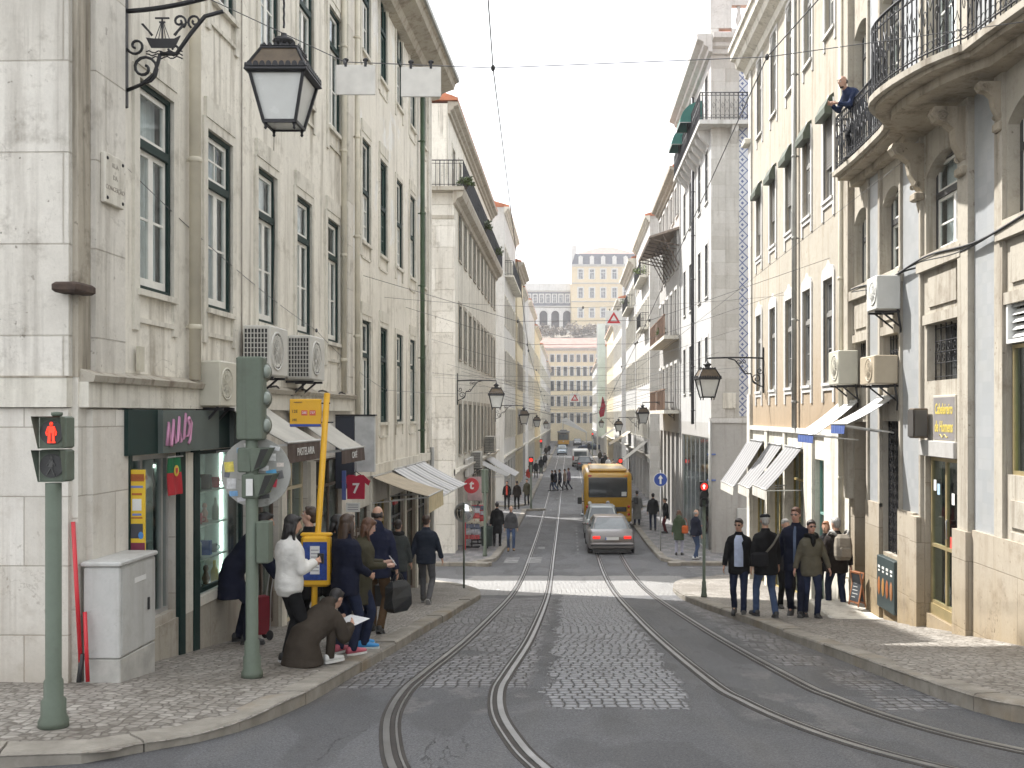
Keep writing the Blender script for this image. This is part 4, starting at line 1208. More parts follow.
def mould(k): return [(o*k, d*k) for o, d in PC]

# ------------------------------------------------------------------ near left corner building
ANG = math.atan(.0245)
def S_L1(sel, curt=True):
    cs = [[(0., .98)], [(.0, .42), (.58, 1.)], [(.0, 1.)], [(.0, .45), (.5, 1.)], [(0, .9)]]
    return dict(A=M_GREEN, B=M_SASH, tr=.70, cas=2, bars=1, rev=.10, fd=.085, fw=.055, sw=.055, G=G_NEAR,
                curt=cs[sel % 5] if curt else None, sur=dict(w=.12, p=.03, m=M_STONE, kind='pomb', ext=.42), tsplit=1 if sel == 1 else 0)
b1 = Bld('L', WL(8.95), 8.95, 18.9, -5.2, 11.4, 'corner_building', 'cream corner building with tall green sash windows above a souvenir shop, nearest on the left', 'building', ang=ANG)
for k in range(5):
    Y = 10.52+1.785*k
    b1.win(Y, 1.28, .82, 2.15, S_L1(k), 'l1a%d' % k)
    b1.win(Y+.1, 5.05, .82, 2.12, S_L1(k+2), 'l1b%d' % ((k+2) % 5))
    b1.win(Y+.1, 8.75, .82, 1.9, S_L1(k+1), 'l1c%d' % ((k+1) % 5))
gl = lambda Y: walk(-4.3, Y)
b1.hole(9.80, 11.02, -2.15, -.42); b1.hole(11.62, 13.30, -2.25, -.42, .14)
b1.hole(13.62, 14.62, gl(14)-.1, -.62); b1.hole(14.9, 16.1, gl(15.5)-.1, -.62); b1.hole(16.45, 18.3, gl(17.4)-.1, -.75)
b1.wall([M_CREAM, M_INT, M_ROOF, M_LIME, M_LIME2], zones=[(.08, 4), (20, 0)], room=1.5, end0=3, rev=.2)
m = MB(); m.box(-.055, .0, .06, 9, 0, b1.v(.06)); b1.part('stone_cladding', m, M_LIME2)
m = MB(); m.box(-.004, .215, -.004, .05, b1.v(.34), b1.v(11.4)); b1.part('corner_groove', m, M_GROOVE)
m = MB(); m.box(-.05, -.0, .06, 9, b1.v(.34), b1.v(11.4)); b1.part('corner_masonry', m, M_LIME)
m = MB(); m.box(.22, .80, -.05, .0, b1.v(.34), b1.v(11.4)); b1.part('corner_pilaster', m, M_LIME)
m = MB(); m.box(.14, .84, -.06, .0, 0., b1.v(.05)); b1.part('corner_pier', m, M_LIME2)
b1.band('ledge', 8.95+.02, 18.9, .07, .30, .085, M_STONE)
m = MB(); m.prism([(-.13,.30),(-.15,.36),(0,.42),(0,.30)], 'x', .02, b1.L); m.v = [(x,y,b1.v(z)) for x,y,z in m.v]; b1.part('ledge_moulding', m, M_STONED)
m = MB(); m.box(-.10, .0, .05, 9, b1.v(.07), b1.v(.33)); b1.part('ledge', m, M_STONE)
m = MB(); m.box(-.105, .0, .05, 9, b1.v(.331), b1.v(.35)); b1.part('ledge_grime', m, M_GROOVE)
b1.pipe(11.33, .4, 11.3, .065, M_PIPEC, .1); b1.pipe(18.1, .4, 11.3, .05, M_PIPEC, .09)
m = MB(); m.box(b1.u(18.55), b1.u(18.9), -.06, 0, b1.v(.31), b1.v(11.4)); b1.part('party_pilaster', m, M_LIME)
b1.cornice(10.9, mould(1.), M_STONE)
m = MB(); m.tube([(b1.u(13.05),-.02,b1.v(z)) for z in (.42,1.6,2.6,4.5,6.5,9)], .010, 5); m.tube([(b1.u(14.4)+.03*math.sin(z*3),-.015,b1.v(z)) for z in np.linspace(.5,5.5,24)], .007, 5); b1.part('cable', m, M_BLIND)
m = MB(); m.tube([(b1.u(Y),-.10-.02*math.sin(Y*9),b1.v(.36+.05*math.sin(Y*5))) for Y in np.linspace(11.9,18.4,50)], .014, 5); b1.part('cable', m, M_INT)
# broken stub of an old beam at the corner
m = MB(); m.bbox(-.24, .10, -.12, .12, b1.v(1.08), b1.v(1.17), .02); b1.part('iron_stub', m, pm('rusted_iron', (.06,.04,.03), .9, var=.5, scale=12))
# stone skirting under the shop windows
b1.band('plinth', 9.84, 13.40, -5.2, -2.24, .03, M_STONED); b1.band('plinth', 11.62, 13.3, -2.23, -2.12, .05, M_STONE)
b1.band('pier', 11.21, 11.42, -2.24, -.43, .04, M_STONE)
b1.band('pier', 13.34, 13.60, -5.2, -.63, .05, M_STONED); b1.band('pier', 14.64, 14.88, -5.2, -.63, .05, M_STONE); b1.band('pier', 16.12, 16.43, -5.2, -.76, .05, M_STONE)
b1.band('door_post', 11.04, 11.19, -5.2, -.40, .05, M_GREEN); b1.band('door_post', 11.44, 11.60, -5.2, -.40, .05, M_GREEN)
b1.band('door_post', 9.79, 9.86, -5.2, .06, .07, M_GREEN)
def shop_win(b, Ya, Yb, za, zb_, fm, rev=.1, mull=(), tr=None, g=None, name='shop_window'):
    a, c = b.span(Ya, Yb); a += .01; c -= .01
    f = MB(); t = .05; z0, z1 = b.v(za), b.v(zb_)
    f.box(a, a+t, rev-.05, rev, z0, z1); f.box(c-t, c, rev-.05, rev, z0, z1); f.box(a+t, c-t, rev-.05, rev, z0, z0+t); f.box(a+t, c-t, rev-.05, rev, z1-t, z1)
    for q in mull:
        x = a+(c-a)*q; f.box(x-t/2, x+t/2, rev-.049, rev-.001, z0+t, z1-t)
    if tr: zz = z0+(z1-z0)*tr; f.box(a+t, c-t, rev-.052, rev+.002, zz-t/2, zz+t/2)
    o = f.build(name, fm, b.root)
    g_ = MB(); g_.box(a+.02, c-.02, rev-.03, rev-.022, z0+.02, z1-.02); g_.build('pane', g or G_SHOP, o)
    return o
shop_win(b1, 9.87, 11.02, -2.15, -.42, M_ALU, .12, (.42, .86))
shop_win(b1, 11.62, 13.3, -2.12, -.42, M_GREEN, .10, ())
shop_win(b1, 13.62, 14.62, gl(14), -.62, M_BROWN, .12, (.5,), .8)
shop_win(b1, 14.9, 16.1, gl(15.3), -.62, M_PALEY, .12, (.5,), .8)
shop_win(b1, 16.45, 18.3, gl(17.2), -.75, M_BROWN, .12, (.33, .66), .82)
# shop fascia panels
fas = [(9.70, 10.36, .10, M_GREEN), (10.37, 11.92, .15, pm('fascia_grey_green', (.105,.125,.115), .65, var=.12, spec=.25)), (11.93, 12.40, .10, M_GREEN), (12.41, 13.6, .15, pm('fascia_grey_green', (0,0,0)))]
for a, c, p, mm in fas: b1.band('fascia', a, c, -.40, .055, p, mm)
# pink graffiti tag scrawled on the fascia
M_PINK = pm('pink_spray', (.62,.30,.46), .7, var=.1)
m = MB(); scr = [(0,.05),(.03,.30),(.06,.06),(.09,.05),(.13,.33),(.17,.08),(.15,.07),(.21,.10),(.24,.36),(.28,.09),(.27,.08),(.33,.12),(.37,.40),(.35,.14),(.33,.13),(.42,.15),(.45,.27),(.41,.33),(.44,.36),(.49,.30),(.46,.10),(.43,.06)]
m.tube([(b1.u(10.44)+x*1.3, -.160, b1.v(-.37)+z*.95) for x, z in scr], .017, 6); b1.part('graffiti', m, M_PINK)

# ------------------------------------------------------------------ second half of the left block
b2 = Bld('L', WL(18.9), 18.9, 28.1, -5.6, 9.55, 'townhouse', 'cream townhouse with a green drainpipe and striped awnings, end of the first left block', 'building', ang=ANG)
SL2 = lambda k: dict(A=M_GREEN, B=M_GREEN2 if k % 2 else M_SASH, tr=.66, cas=2, bars=1, rev=.10, fd=.085, fw=.055, sw=.05, G=G_NEAR, curt=[[(0,.5)], [(0,1.)], [(.6,1.)]][k % 3],
                     sur=dict(w=.11, p=.025, m=M_STONE, kind='pomb' if k < 2 else 'plain', ext=.3), curtm=M_BLIND if k == 2 else M_CURT)
for k, Y in enumerate((20.2, 21.87, 23.65, 25.35, 27.0)):
    b2.win(Y, -.16, .74, 2.07, SL2(k), 'l2a%d' % (k % 3))
    b2.win(Y, 3.48, .74, 2.07, dict(SL2(k), tr=.5, vbars=1, bars=2), 'l2b%d' % (k % 3))
    b2.win(Y, 7.3, .74, 1.85, dict(SL2(k), arch=.3, tr=.6), 'l2c%d' % (k % 3))
for a, c in ((19.3, 20.6), (20.9, 22.3), (22.7, 24.2), (24.5, 25.8), (26.2, 27.6)): b2.hole(a, c, gl((a+c)/2)-.2, -1.85)
b2.wall([M_CREAM, M_INT, M_ROOF, M_CREAM2, M_LIME2], zones=[(-1.2, 4), (3.0, 0), (20, 3)], room=.9, end1=3)
b2.band('ledge', 18.9, 28.1, -1.25, -1.04, .07, M_STONE)
b2.cornice(9.0, [(0,0), (.2,.05), (.28,.2), (.62,.32), (.66,.46), (.72,.5), (.72,.56), (0,.58)], M_STONED, ext0=.0, ext1=.45)
m = MB(); m.box(0, b2.L+.4, -.78, -.66, b2.v(9.5), b2.v(9.62)); b2.part('gutter', m, M_ZINC)
b2.pipe(26.2, -1.0, 9.0, .06, M_PIPEG, .12); b2.pipe(18.99, -1.0, 9.0, .05, M_PIPEC, .12)
b2.pipe(27.85, gl(28), -.9, .06, M_ZINC, .1)
m = MB(); m.box(b2.L-.5, b2.L, -.05, 0, b2.v(-1.03), b2.v(9.)); b2.part('quoin_pilaster', m, M_LIME)
for i, (a, c, mm) in enumerate(((19.3, 20.6, M_BROWN), (20.9, 22.3, pm('yellow_timber', (.36,.27,.10), .55, var=.2)), (22.7, 24.2, M_DKFRAME), (24.5, 25.8, M_BROWN), (26.2, 27.6, M_DKFRAME))):
    shop_win(b2, a, c, gl((a+c)/2)-.05, -1.85, mm, .12, (.5,), .78)
    b2.band('pier', c+.03, c+.24, -5.6, -1.3, .04, M_STONE)

# ------------------------------------------------------------------ second left block
SF = lambda A=M_DKFRAME, w=.14, p=.04, m=M_STONE, **k: dict(dict(A=A, B=k.get('B', A), tr=.68, cas=2, bars=1, rev=.11, G=G_FAR, sur=dict(w=w, p=p, m=m), sillm=m), **k)
b3 = Bld('L', -4.46, 38.3, 60., -6.2, 8.55, 'balcony_building', 'stone building with an iron balcony round its top floor, first of the second left block', 'building', depth=8.5)
s3 = SF(M_GREEN, w=.16, p=.03, m=M_STONED)
for k in range(10):
    Y = 40.3+2.02*k
    b3.win(Y, -1.6, .95, 2.05, s3, 'l3'); b3.win(Y, 2.24, .95, 2.15, s3, 'l3'); b3.win(Y, 6.2, .95, 1.95, s3, 'l3')
for k in range(7): b3.hole(39.6+2.9*k, 41.7+2.9*k, -5.7, -2.75, .3)
b3.wall([M_STONE, M_INT, M_ROOF, M_LIME], room=.8, end0=3, end1=0)
b3.cornice(-2.35, mould(.5), M_STONE, 'ledge', .05)
b3.cornice(7.75-.05+.35, [(0,0),(.1,.05),(.15,.2),(.35,.3),(.42,.5),(0,.52)], M_STONED, 'balcony_cornice', .35)
m = MB(); m.box(-.04, 0, .0, 8.4, b3.v(7.55), b3.v(7.68)); b3.part('string_course', m, M_STONED)
m = MB(); m.box(-.05, .02, -.05, .6, 0, b3.v(7.5)); b3.part('corner_pilaster', m, M_LIME)
# attic storey set back behind the balcony
att = Bld('L', -4.75, 38.65, 60., 8.55, 12.1, 'x', None, None)
bpy.data.objects.remove(att.root); att.root = b3.root
def att_fix(o, dx, dy, dz): o.location = (o.location[0]+dx, o.location[1]+dy, o.location[2]+dz)
objs0 = set(bpy.data.objects)
for k in range(9): att.win(40.6+2.3*k, 8.7, .9, 2.1, SF(M_SHUT, w=.14, p=.03, m=M_STONE), 'l3at')
att.wall([M_CREAM, M_INT, M_ROOF, M_STONE], room=.5)
att.cornice(11.7, mould(.9), M_STONED)
m = MB(); m.prism([(-.4, att.H+.1), (-.4, att.H+.2), (4, att.H+1.8), (4, att.H+.1)], 'x', -.1, att.L); att.part('roof', m, M_ROOF)
for o in list(set(bpy.data.objects)-objs0):
    if o.parent == b3.root: att_fix(o, .35, .29, 14.75)
def iron_rail(name, path, z0, h, parent, mat=M_IRON, step=.13, r=.009, scroll=False):
    """railing along a closed or open plan path (local xy)"""
    m = MB()
    A = np.array(path, float); seg = np.hypot(*np.diff(A, axis=0).T); L = np.concatenate([[0], np.cumsum(seg)])
    P = lambda s: (float(np.interp(s, L, A[:,0])), float(np.interp(s, L, A[:,1])))
    n = int(L[-1]/step)
    for z, rr in ((z0+h, .022), (z0+.08, .012), (z0+h-.12, .011)):
        pts = [(*P(L[-1]*k/max(n//2, 1)), z) for k in range(max(n//2, 1)+1)] if len(path) > 3 else [(*p, z) for p in path]
        m.tube(pts, rr, 6)
    for k in range(n+1):
        x, y = P(L[-1]*k/n)
        big = k % 8 == 0
        m.tube([(x,y,z0),(x,y,z0+h)], r*1.7 if big else r, 5, smooth=False)
        if scroll and k < n:
            x2, y2 = P(L[-1]*(k+1)/n); xm, ym = (x+x2)/2, (y+y2)/2
            dx, dy = (x2-x)/2, (y2-y)/2
            for zc, rr, aa in ((z0+h-.06, .05, 1.), (z0+.16, .055, 1.)):
                m.tube([(xm+dx*math.cos(t)*.85, ym+dy*math.cos(t)*.85, zc+rr*math.sin(t)) for t in [i*PI/4 for i in range(9)]], .006, 4)
            if k % 2 == 0:
                m.tube([(xm+dx*.8*math.cos(t)*(1-.1*i), ym+dy*.8*math.cos(t)*(1-.1*i), z0+h*.52+.13*math.sin(t)*(1-.07*i)) for i, t in enumerate([i*PI/4 for i in range(10)])], .0075, 4)
            else:
                m.tube([(xm-dx*.8, ym-dy*.8, z0+h*.30), (xm, ym, z0+h*.45), (xm+dx*.8, ym+dy*.8, z0+h*.30)], .007, 4)
                m.tube([(xm-dx*.8, ym-dy*.8, z0+h*.75), (xm, ym, z0+h*.60), (xm+dx*.8, ym+dy*.8, z0+h*.75)], .007, 4)
    return m.build(name, mat, parent)
m = MB(); m.box(-.45, b3.L, -.42, .3, b3.v(8.56), b3.v(8.70)); m.box(-.45, .35, .301, 8.4, b3.v(8.56), b3.v(8.70)); b3.part('balcony_slab', m, M_STONED)
iron_rail('balcony_railing', [(-.40, 8.2), (-.40, -.38), (b3.L, -.38)], b3.v(8.70), 1.0, b3.root, step=.16, r=.012)

# ------------------------------------------------------------------ generic further townhouses
def townhouse(side, X, Y0, Y1, zb, zt, rows, cols, w, mat, fr, label, name='townhouse', trim=M_STONE, roof=True, balc=(), cz=.8, arch=0., zones=None, shop=True, endm=None, group=None, G=None, rise=1.8, mats=None):
    b = Bld(side, X, Y0, Y1, zb, zt, name, label, 'building', depth=9., group=group)
    st = SF(fr, w=.14, p=.04, m=trim, arch=arch, **({'G': G} if G else {}))
    st_b = dict(st, shut=.45, shutm=M_SHUT); st_c = dict(st, B=M_SASH)
    for k in range(cols):
        Y = Y0 + (Y1-Y0)*(k+.5)/cols
        for j, (z, h) in enumerate(rows):
            q = (k*7+j*3+int(Y0)) % 6
            b.win(Y, z, w, h, st_b if q == 1 else st_c if q in (3, 4) else st, name+fr.name+trim.name+str(1 if q == 1 else 2 if q in (3, 4) else 0))
    for k in range(max(1, int((Y1-Y0)/9))):
        m = MB(); u = (Y1-Y0)*(k+.6)/max(1, int((Y1-Y0)/9)); m.box(u-.35, u+.35, 2.6, 3.3, b.H, b.H+2.1); m.box(u-.42, u+.42, 2.5, 3.4, b.H+2.101, b.H+2.25)
        for t in (-.18, .18): m.lathe([(.1,0),(.09,.35)], (u+t, 2.95, b.H+2.25), 8)
        b.part('chimney', m, M_STONE)
    if shop:
        n = max(2, int((Y1-Y0)/3.2))
        for k in range(n):
            c = Y0+(Y1-Y0)*(k+.5)/n; ww = (Y1-Y0)/n*.36
            b.hole(c-ww, c+ww, zb+.3, zb+3.1, .3)
    b.wall(mats or [mat, M_INT, M_ROOF, M_WHITES], room=.7, zones=zones, end0=endm, end1=endm)
    b.cornice(zt-.55*cz, mould(cz), trim, ext0=.2, ext1=.2)
    if roof: b.roof(rise)
    if shop: b.cornice(zb+3.4, mould(.45), trim, 'ledge')
    for (row, Ya, Yb) in balc:
        z = row
        a, c = b.span(Ya, Yb)
        m = MB(); m.box(a, c, -.6, .02, b.v(z)-.14, b.v(z)); b.part('balcony_slab', m, trim)
        iron_rail('balcony_railing', [(a+.02, 0), (a+.02, -.56), (c-.02, -.56), (c-.02, 0)], b.v(z), 1.0, b.root, step=.2, r=.014)
    return b
ROW4 = [(-1.6, 2.0), (2.3, 2.1), (6.2, 2.0), (9.8, 1.8)]
# left, beyond the first crossing
lb = townhouse('L', -4.5, 68., 82., -6.4, 14.2, ROW4, 7, 1.0, M_WHITE, M_GREYF, 'white townhouse with red roof edge, second left block, its nearer half', balc=((9.7, 69, 81),))
lb = townhouse('L', -4.35, 82., 92., -6.4, 12.6, [(-1.6,2.),(2.2,2.1),(6.,2.)], 5, 1.1, M_PALEY, M_DKFRAME, 'yellowish townhouse with dark windows under a heavy cornice, second left block', trim=M_STONED, cz=1.3)
lb = townhouse('L', -4.5, 92., 100., -6.4, 11.8, [(-1.6,2.),(2.2,2.1),(6.,2.)], 4, 1.0, M_GREY, M_GREYF, 'grey townhouse just past the yellowish one in the left row')
lb = townhouse('L', -4.55, 108., 128., -6.5, 12.5, [(-1.6,2.),(2.3,2.1),(6.,2.)], 8, 1.1, M_WHITE, M_DKFRAME, 'long white townhouse at the start of the third left block')
lb = townhouse('L', -4.5, 128., 150., -6.6, 11.5, [(-1.6,2.),(2.3,2.1),(6.,2.)], 8, 1.1, M_PALEY, M_GREYF, 'pale yellow townhouse at the far end of the third left block')
lb = townhouse('L', -4.6, 158., 195., -6.7, 11.2, [(-1.6,2.2),(2.3,2.2),(6.,2.2)], 12, 1.2, M_WHITE, M_DKFRAME, 'distant white townhouse on the left before the tram')
lb = townhouse('L', -4.6, 195., 236., -6.8, 10.4, [(-1.6,2.2),(2.3,2.2),(6.,2.2)], 12, 1.2, M_GREY, M_GREYF, 'farthest greyish townhouse on the left at the street end')

# ------------------------------------------------------------------ near right tiled building with the curved balcony
r1 = Bld('R', WR, 5., 18.9, -4.4, 9.5, 'tiled_building', 'blue-grey tiled building with stone pilasters and a curved stone balcony, nearest on the right')
S_R1 = dict(A=M_DKFRAME, B=M_SASH, tr=.62, cas=2, bars=1, rev=.22, fw=.05, sw=.045, G=G_NEAR, sur=dict(w=.0, p=.03, m=M_STONED), arch=.24, curt=[(0,.4)], sill=True, sillm=M_STONED)
S_R1u = dict(S_R1, tr=.8, arch=.2, bars=2, curt=[(.05,.95)])
BAY = [(18.1, .95), (16.4, 1.0), (14.14, 1.40), (11.45, 1.25), (9.2, 1.25), (7., 1.25)]
for i, (Y, w) in enumerate(BAY):
    r1.win(Y, 2.36, w*.98, 1.40, S_R1, 'r1a%d' % i)
    r1.win(Y, 4.47, w*.98, 2.7, S_R1u, 'r1u%d' % i)
for Y, w in BAY[:3]: r1.hole(Y-w*.46, Y+w*.46, .50, 1.33, .30)
r1.hole(17.72, 18.55, walk(5.2,18)-.1, -.12, .5); r1.hole(16.0, 16.86, -2.30, -.10, .22); r1.hole(13.52, 14.86, walk(5.2,14.2)+.12, -.58, .25)
r1.hole(10.85, 12.08, -.72, 1.40, .16)
r1.wall([M_STONED, M_INT, M_ROOF, M_PLINTH], zones=[(-1.55, 3), (20, 0)], room=1.2, end1=0, end0=0)
for a, c, lo in ((17.02, 17.56, -1.5), (15.02, 15.82, -1.5), (12.36, 13.02, -1.5), (10.0, 10.72, -1.5), (7.8, 8.5, -1.5)):
    x0, x1 = r1.span(a, c); m = MB(); m.box(x0, x1, -.012, .01, r1.v(lo), r1.v(8.6)); r1.part('tile_panel', m, M_TILE)
for a, c, p in ((13.05, 13.40, .09), (14.93, 15.0, .05), (12.1, 12.33, .05), (16.9, 17.0, .05), (17.58, 17.66, .05), (15.84, 15.92, .05), (18.62, 18.9, .11), (10.74, 10.83, .05), (9.85, 9.98, .05)):
    r1.band('pilaster', a, c, -1.56, 8.6, p, M_STONED)
r1.band('pilaster', 13.0, 13.46, -4.4, -1.53, .14, M_PLINTH); r1.band('pilaster', 14.9, 15.2, -4.4, -1.53, .12, M_PLINTH)
r1.band('plinth', 5, 12.98, -4.4, -1.5, .06, M_PLINTH); r1.band('plinth', 15.22, 15.95, -4.4, -1.5, .06, M_PLINTH); r1.band('plinth', 16.9, 17.68, -4.4, -1.5, .06, M_PLINTH)
for Y, w in BAY[:4]:
    r1.band('string_course', Y-w*.6, Y+w*.6, 2.12, 2.29, .10, M_STONED)
    r1.band('sunk_panel', Y-w*.38, Y+w*.38, 1.58, 2.02, .03, M_STONED)
    r1.band('lintel', Y-w*.52, Y+w*.52, 1.335, 1.48, .04, M_STONED)
# window grilles of the mezzanine
for Y, w in BAY[:3]:
    m = MB(); u0, u1 = r1.span(Y-w*.46, Y+w*.46); z0, z1 = r1.v(.50), r1.v(1.33); n = 6
    for k in range(n+1):
        x = u0+.03+(u1-u0-.06)*k/n; m.tube([(x,.12,z0),(x,.12,z1)], .010, 5)
    for zz in (.06, .26, .42, .58, .77): m.tube([(u0,.12,z0+zz),(u1,.12,z0+zz)], .009, 5)
    for k in range(n):
        x = u0+.03+(u1-u0-.06)*(k+.5)/n
        for zz in (.34, .50): m.tube([(x+.045*math.cos(t), .12, z0+zz+.055*math.sin(t)) for t in [i*PI/4 for i in range(9)]], .007, 4)
    r1.part('window_grille', m, M_IRON)
    m = MB(); m.box(u0+.01, u1-.01, .27, .28, z0, z1); r1.part('pane', m, G_FARD)
# dark boards, gate and doors of the ground floor
m = MB(); u0, u1 = r1.span(16.02, 16.84)
for k in range(5):
    x = u0+.02+(u1-u0-.04)*k/4; m.box(x-.012, x+.012, .08, .10, r1.v(-2.30), r1.v(-.10))
nz = 15
for j in range(nz+1):
    z = r1.v(-2.30)+2.2*j/nz
    m.box(u0, u1, .085, .098, z-.008, z+.008)
    for k in range(4):
        x = u0+.02+(u1-u0-.04)*(k+.5)/4
        if j < nz: m.bar((x-.10,.09,z), (x+.10,.09,z+2.2/nz), .012); m.bar((x+.10,.09,z), (x-.10,.09,z+2.2/nz), .012)
r1.part('lattice_gate', m, M_IRON)
m = MB(); m.box(u0, u1, .14, .2, r1.v(-2.3), r1.v(-.1)); r1.part('door_leaf', m, pm('dark_door', (.03,.027,.024), .6))
m = MB(); a0, a1 = r1.span(17.74, 18.53); z0 = r1.v(walk(5.2,18)-.1); m.box(a0, a0+.05, .30, .38, z0, r1.v(-.13)); m.box(a1-.05, a1, .30, .38, z0, r1.v(-.13)); m.box(a0+.05, a1-.05, .30, .38, r1.v(-.9), r1.v(-.84)); r1.part('door_frame', m, M_BROWN)
m = MB(); u0, u1 = r1.span(15.98, 16.88); m.bbox(u0, u1, -.10, -.07+.09, r1.v(-3.22), r1.v(-2.36), .008); r1.part('menu_board', m, pm('menu_board_green', (.035,.05,.05), .5))
for k, cc in enumerate(((.30,.11,.03), (.34,.17,.05), (.28,.09,.03), (.30,.14,.06))):
    m = MB(); x = u0+.13+k*.21; m.lathe([(.0,0),(.06,.05),(.075,.15),(.06,.25),(0,.32)], (x, -.105, r1.v(-3.02)), 10); m.v = [(q[0], -.105+(q[1]+.105)*.12, q[2]) for q in m.v]
    r1.part('menu_picture', m, pm('menu_orange%d' % k, cc, .5))
    m = MB(); m.box(x-.05, x+.05, -.106, -.1, r1.v(-2.56), r1.v(-2.52)); m.box(x-.04, x+.04, -.106, -.1, r1.v(-2.62), r1.v(-2.59)); r1.part('menu_lettering', m, M_SASH)
# barber's glass door with brass frame
bd = shop_win(r1, 13.54, 14.84, walk(5.2,14.2)+.28, -.62, M_BRASS, .12, (.47,), .40, name='glass_door')
m = MB(); u0, u1 = r1.span(13.54, 14.84); m.box(u0+.02, u1-.02, .05, .13, r1.v(walk(5.2,14.2)+.10), r1.v(walk(5.2,14.2)+.28)); m.build('kick_plate', M_BRASS, bd)
m = MB(); x = u0+.68; m.tube([(x,.06,r1.v(-1.75)),(x+.08,.02,r1.v(-1.75)),(x+.08,.02,r1.v(-1.5)),(x,.06,r1.v(-1.5))], .012, 6); m.build('door_handle', M_ALU, bd)
for (dx, dz, cc) in ((.16, -.95, (.7,.7,.68)), (.30, -1.0, (.35,.5,.6)), (.85, -1.1, (.75,.75,.72)), (1.05, -1.0, (.55,.6,.62)), (.78, -1.72, (.6,.08,.06)), (1.1, -1.78, (.7,.1,.1))):
    m = MB(); m.box(u0+dx, u0+dx+.10, .062, .066, r1.v(dz)-.16, r1.v(dz)); m.build('notice', pm('notice%d' % int(dx*100), cc, .6), bd)
m = MB(); m.bbox(u0-.03, u1+.03, -.10, .04, r1.v(-.60), r1.v(-.37), .01); r1.part('door_lintel', m, M_GREY)
# shop window near the frame edge: louvre over glass
m = MB(); u0, u1 = r1.span(10.87, 12.06)
for k in range(5): m.add([(u0,.02,r1.v(.93)+k*.09),(u1,.02,r1.v(.93)+k*.09),(u1,.08,r1.v(.93)+k*.09+.075),(u0,.08,r1.v(.93)+k*.09+.075)], [(0,1,2,3)])
m.box(u0, u1, -.02, .09, r1.v(.86), r1.v(.91)); m.box(u0, u0+.05, -.02, .09, r1.v(.911), r1.v(1.40)); m.box(u1-.05, u1, -.02, .09, r1.v(.911), r1.v(1.40)); m.box(u0+.05, u1-.05, -.02, .09, r1.v(1.36), r1.v(1.40))
r1.part('louvre', m, pm('louvre_white', (.62,.62,.6), .5))
sw_ = shop_win(r1, 10.87, 12.06, -.72, .85, M_BRASS, .10, (), None)
m = MB(); m.box(u0+.1, u1-.05, .45, .5, r1.v(-.7), r1.v(.6)); m.build('display_panel', pm('yellow_display', (.62,.52,.12), .6), sw_)
for a, c in ((-1.32, -.98), (-1.5+.62-1.0, -1.36)): r1.band('sunk_panel', 10.9, 11.95, a-.02, c-.04, .03, M_STONED) if c > a else None
# curved balcony
OUT = [(18.25, 4.80), (17.0, 4.83), (15.5, 4.80), (15.0, 4.72), (14.65, 4.52), (14.3, 4.30), (13.9, 4.18), (13.4, 4.20), (12.9, 4.29), (12.4, 4.43), (11.95, 4.66), (11.9, 4.70), (11.4, 4.74), (10.6, 4.84), (9.6, 4.86), (9.0, 4.78), (8.6, 4.55), (8.2, 4.3), (7.7, 4.2), (7.1, 4.3), (6.2, 4.7), (5.2, 4.8)]
outl = [(r1.u(Y), X-WR) for Y, X in smooth_poly(OUT, 2)]
def slab(z0, z1, off):
    m = MB(); n = len(outl)
    front = [(x, y-off) for x, y in outl]; back = [(x, .0) for x, _ in outl]
    vs = [(x,y,z0) for x,y in front]+[(x,y,z1) for x,y in front]+[(x,y,z0) for x,y in back]+[(x,y,z1) for x,y in back]
    fs = []
    for i in range(n-1):
        fs += [(i,i+1,n+i+1,n+i), (2*n+i,3*n+i,3*n+i+1,2*n+i+1), (i,2*n+i,2*n+i+1,i+1), (n+i,n+i+1,3*n+i+1,3*n+i)]
    fs += [(0,n,3*n,2*n), (n-1,3*n-1,4*n-1,2*n-1)]
    m.add(vs, fs); return m
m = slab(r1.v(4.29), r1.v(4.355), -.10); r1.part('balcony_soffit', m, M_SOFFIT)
m = slab(r1.v(4.356), r1.v(4.44), .0); r1.part('balcony_slab', m, M_STONED)
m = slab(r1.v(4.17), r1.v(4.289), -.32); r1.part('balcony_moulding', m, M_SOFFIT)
iron_rail('balcony_railing', [(outl[0][0], 0)] + [(x, y+.05) for x, y in outl], r1.v(4.44), .98, r1.root, step=.105, r=.011, scroll=True)
# carved corbels under the bulge
def corbel(Y, s=1.):
    m = MB(); u = r1.u(Y); w = .13*s
    prof = [(0, 4.07), (-.62*s, 4.07), (-.66*s, 3.98), (-.58*s, 3.86), (-.42*s, 3.82), (-.30*s, 3.72), (-.26*s, 3.5), (-.16*s, 3.3), (-.05, 3.18), (0, 3.12)]
    q_ = lambda z: r1.v(4.07+(z-4.07)*min(1, s*1.05))
    m.prism([(y, q_(z)) for y, z in prof], 'x', u-w, u+w)
    for sx in (-1, 1):
        for (yy, zz, rr) in ((-.50*s, 3.93, .09*s), (-.14*s, 3.28, .06*s)):
            m.tube([(u+sx*(w+.012), yy+math.cos(t)*rr*(1-t/16), q_(zz)+math.sin(t)*rr*(1-t/16)) for t in [k*.6 for k in range(20)]], .016*s, 5)
    m.bbox(u-w-.03, u+w+.03, -.20*s, 0, q_(3.14)-.12, q_(3.14), .02)
    m.lathe([(.02,-.25*s),(.06*s,-.15*s),(.08*s,-.05*s),(.05*s,0)], (u,-.03,q_(3.14)-.12), 8)
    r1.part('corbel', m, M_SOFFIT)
for Y, s_ in ((15.0, .75), (13.22, .8), (12.2, .5), (10.8, .5)): corbel(Y, s_)
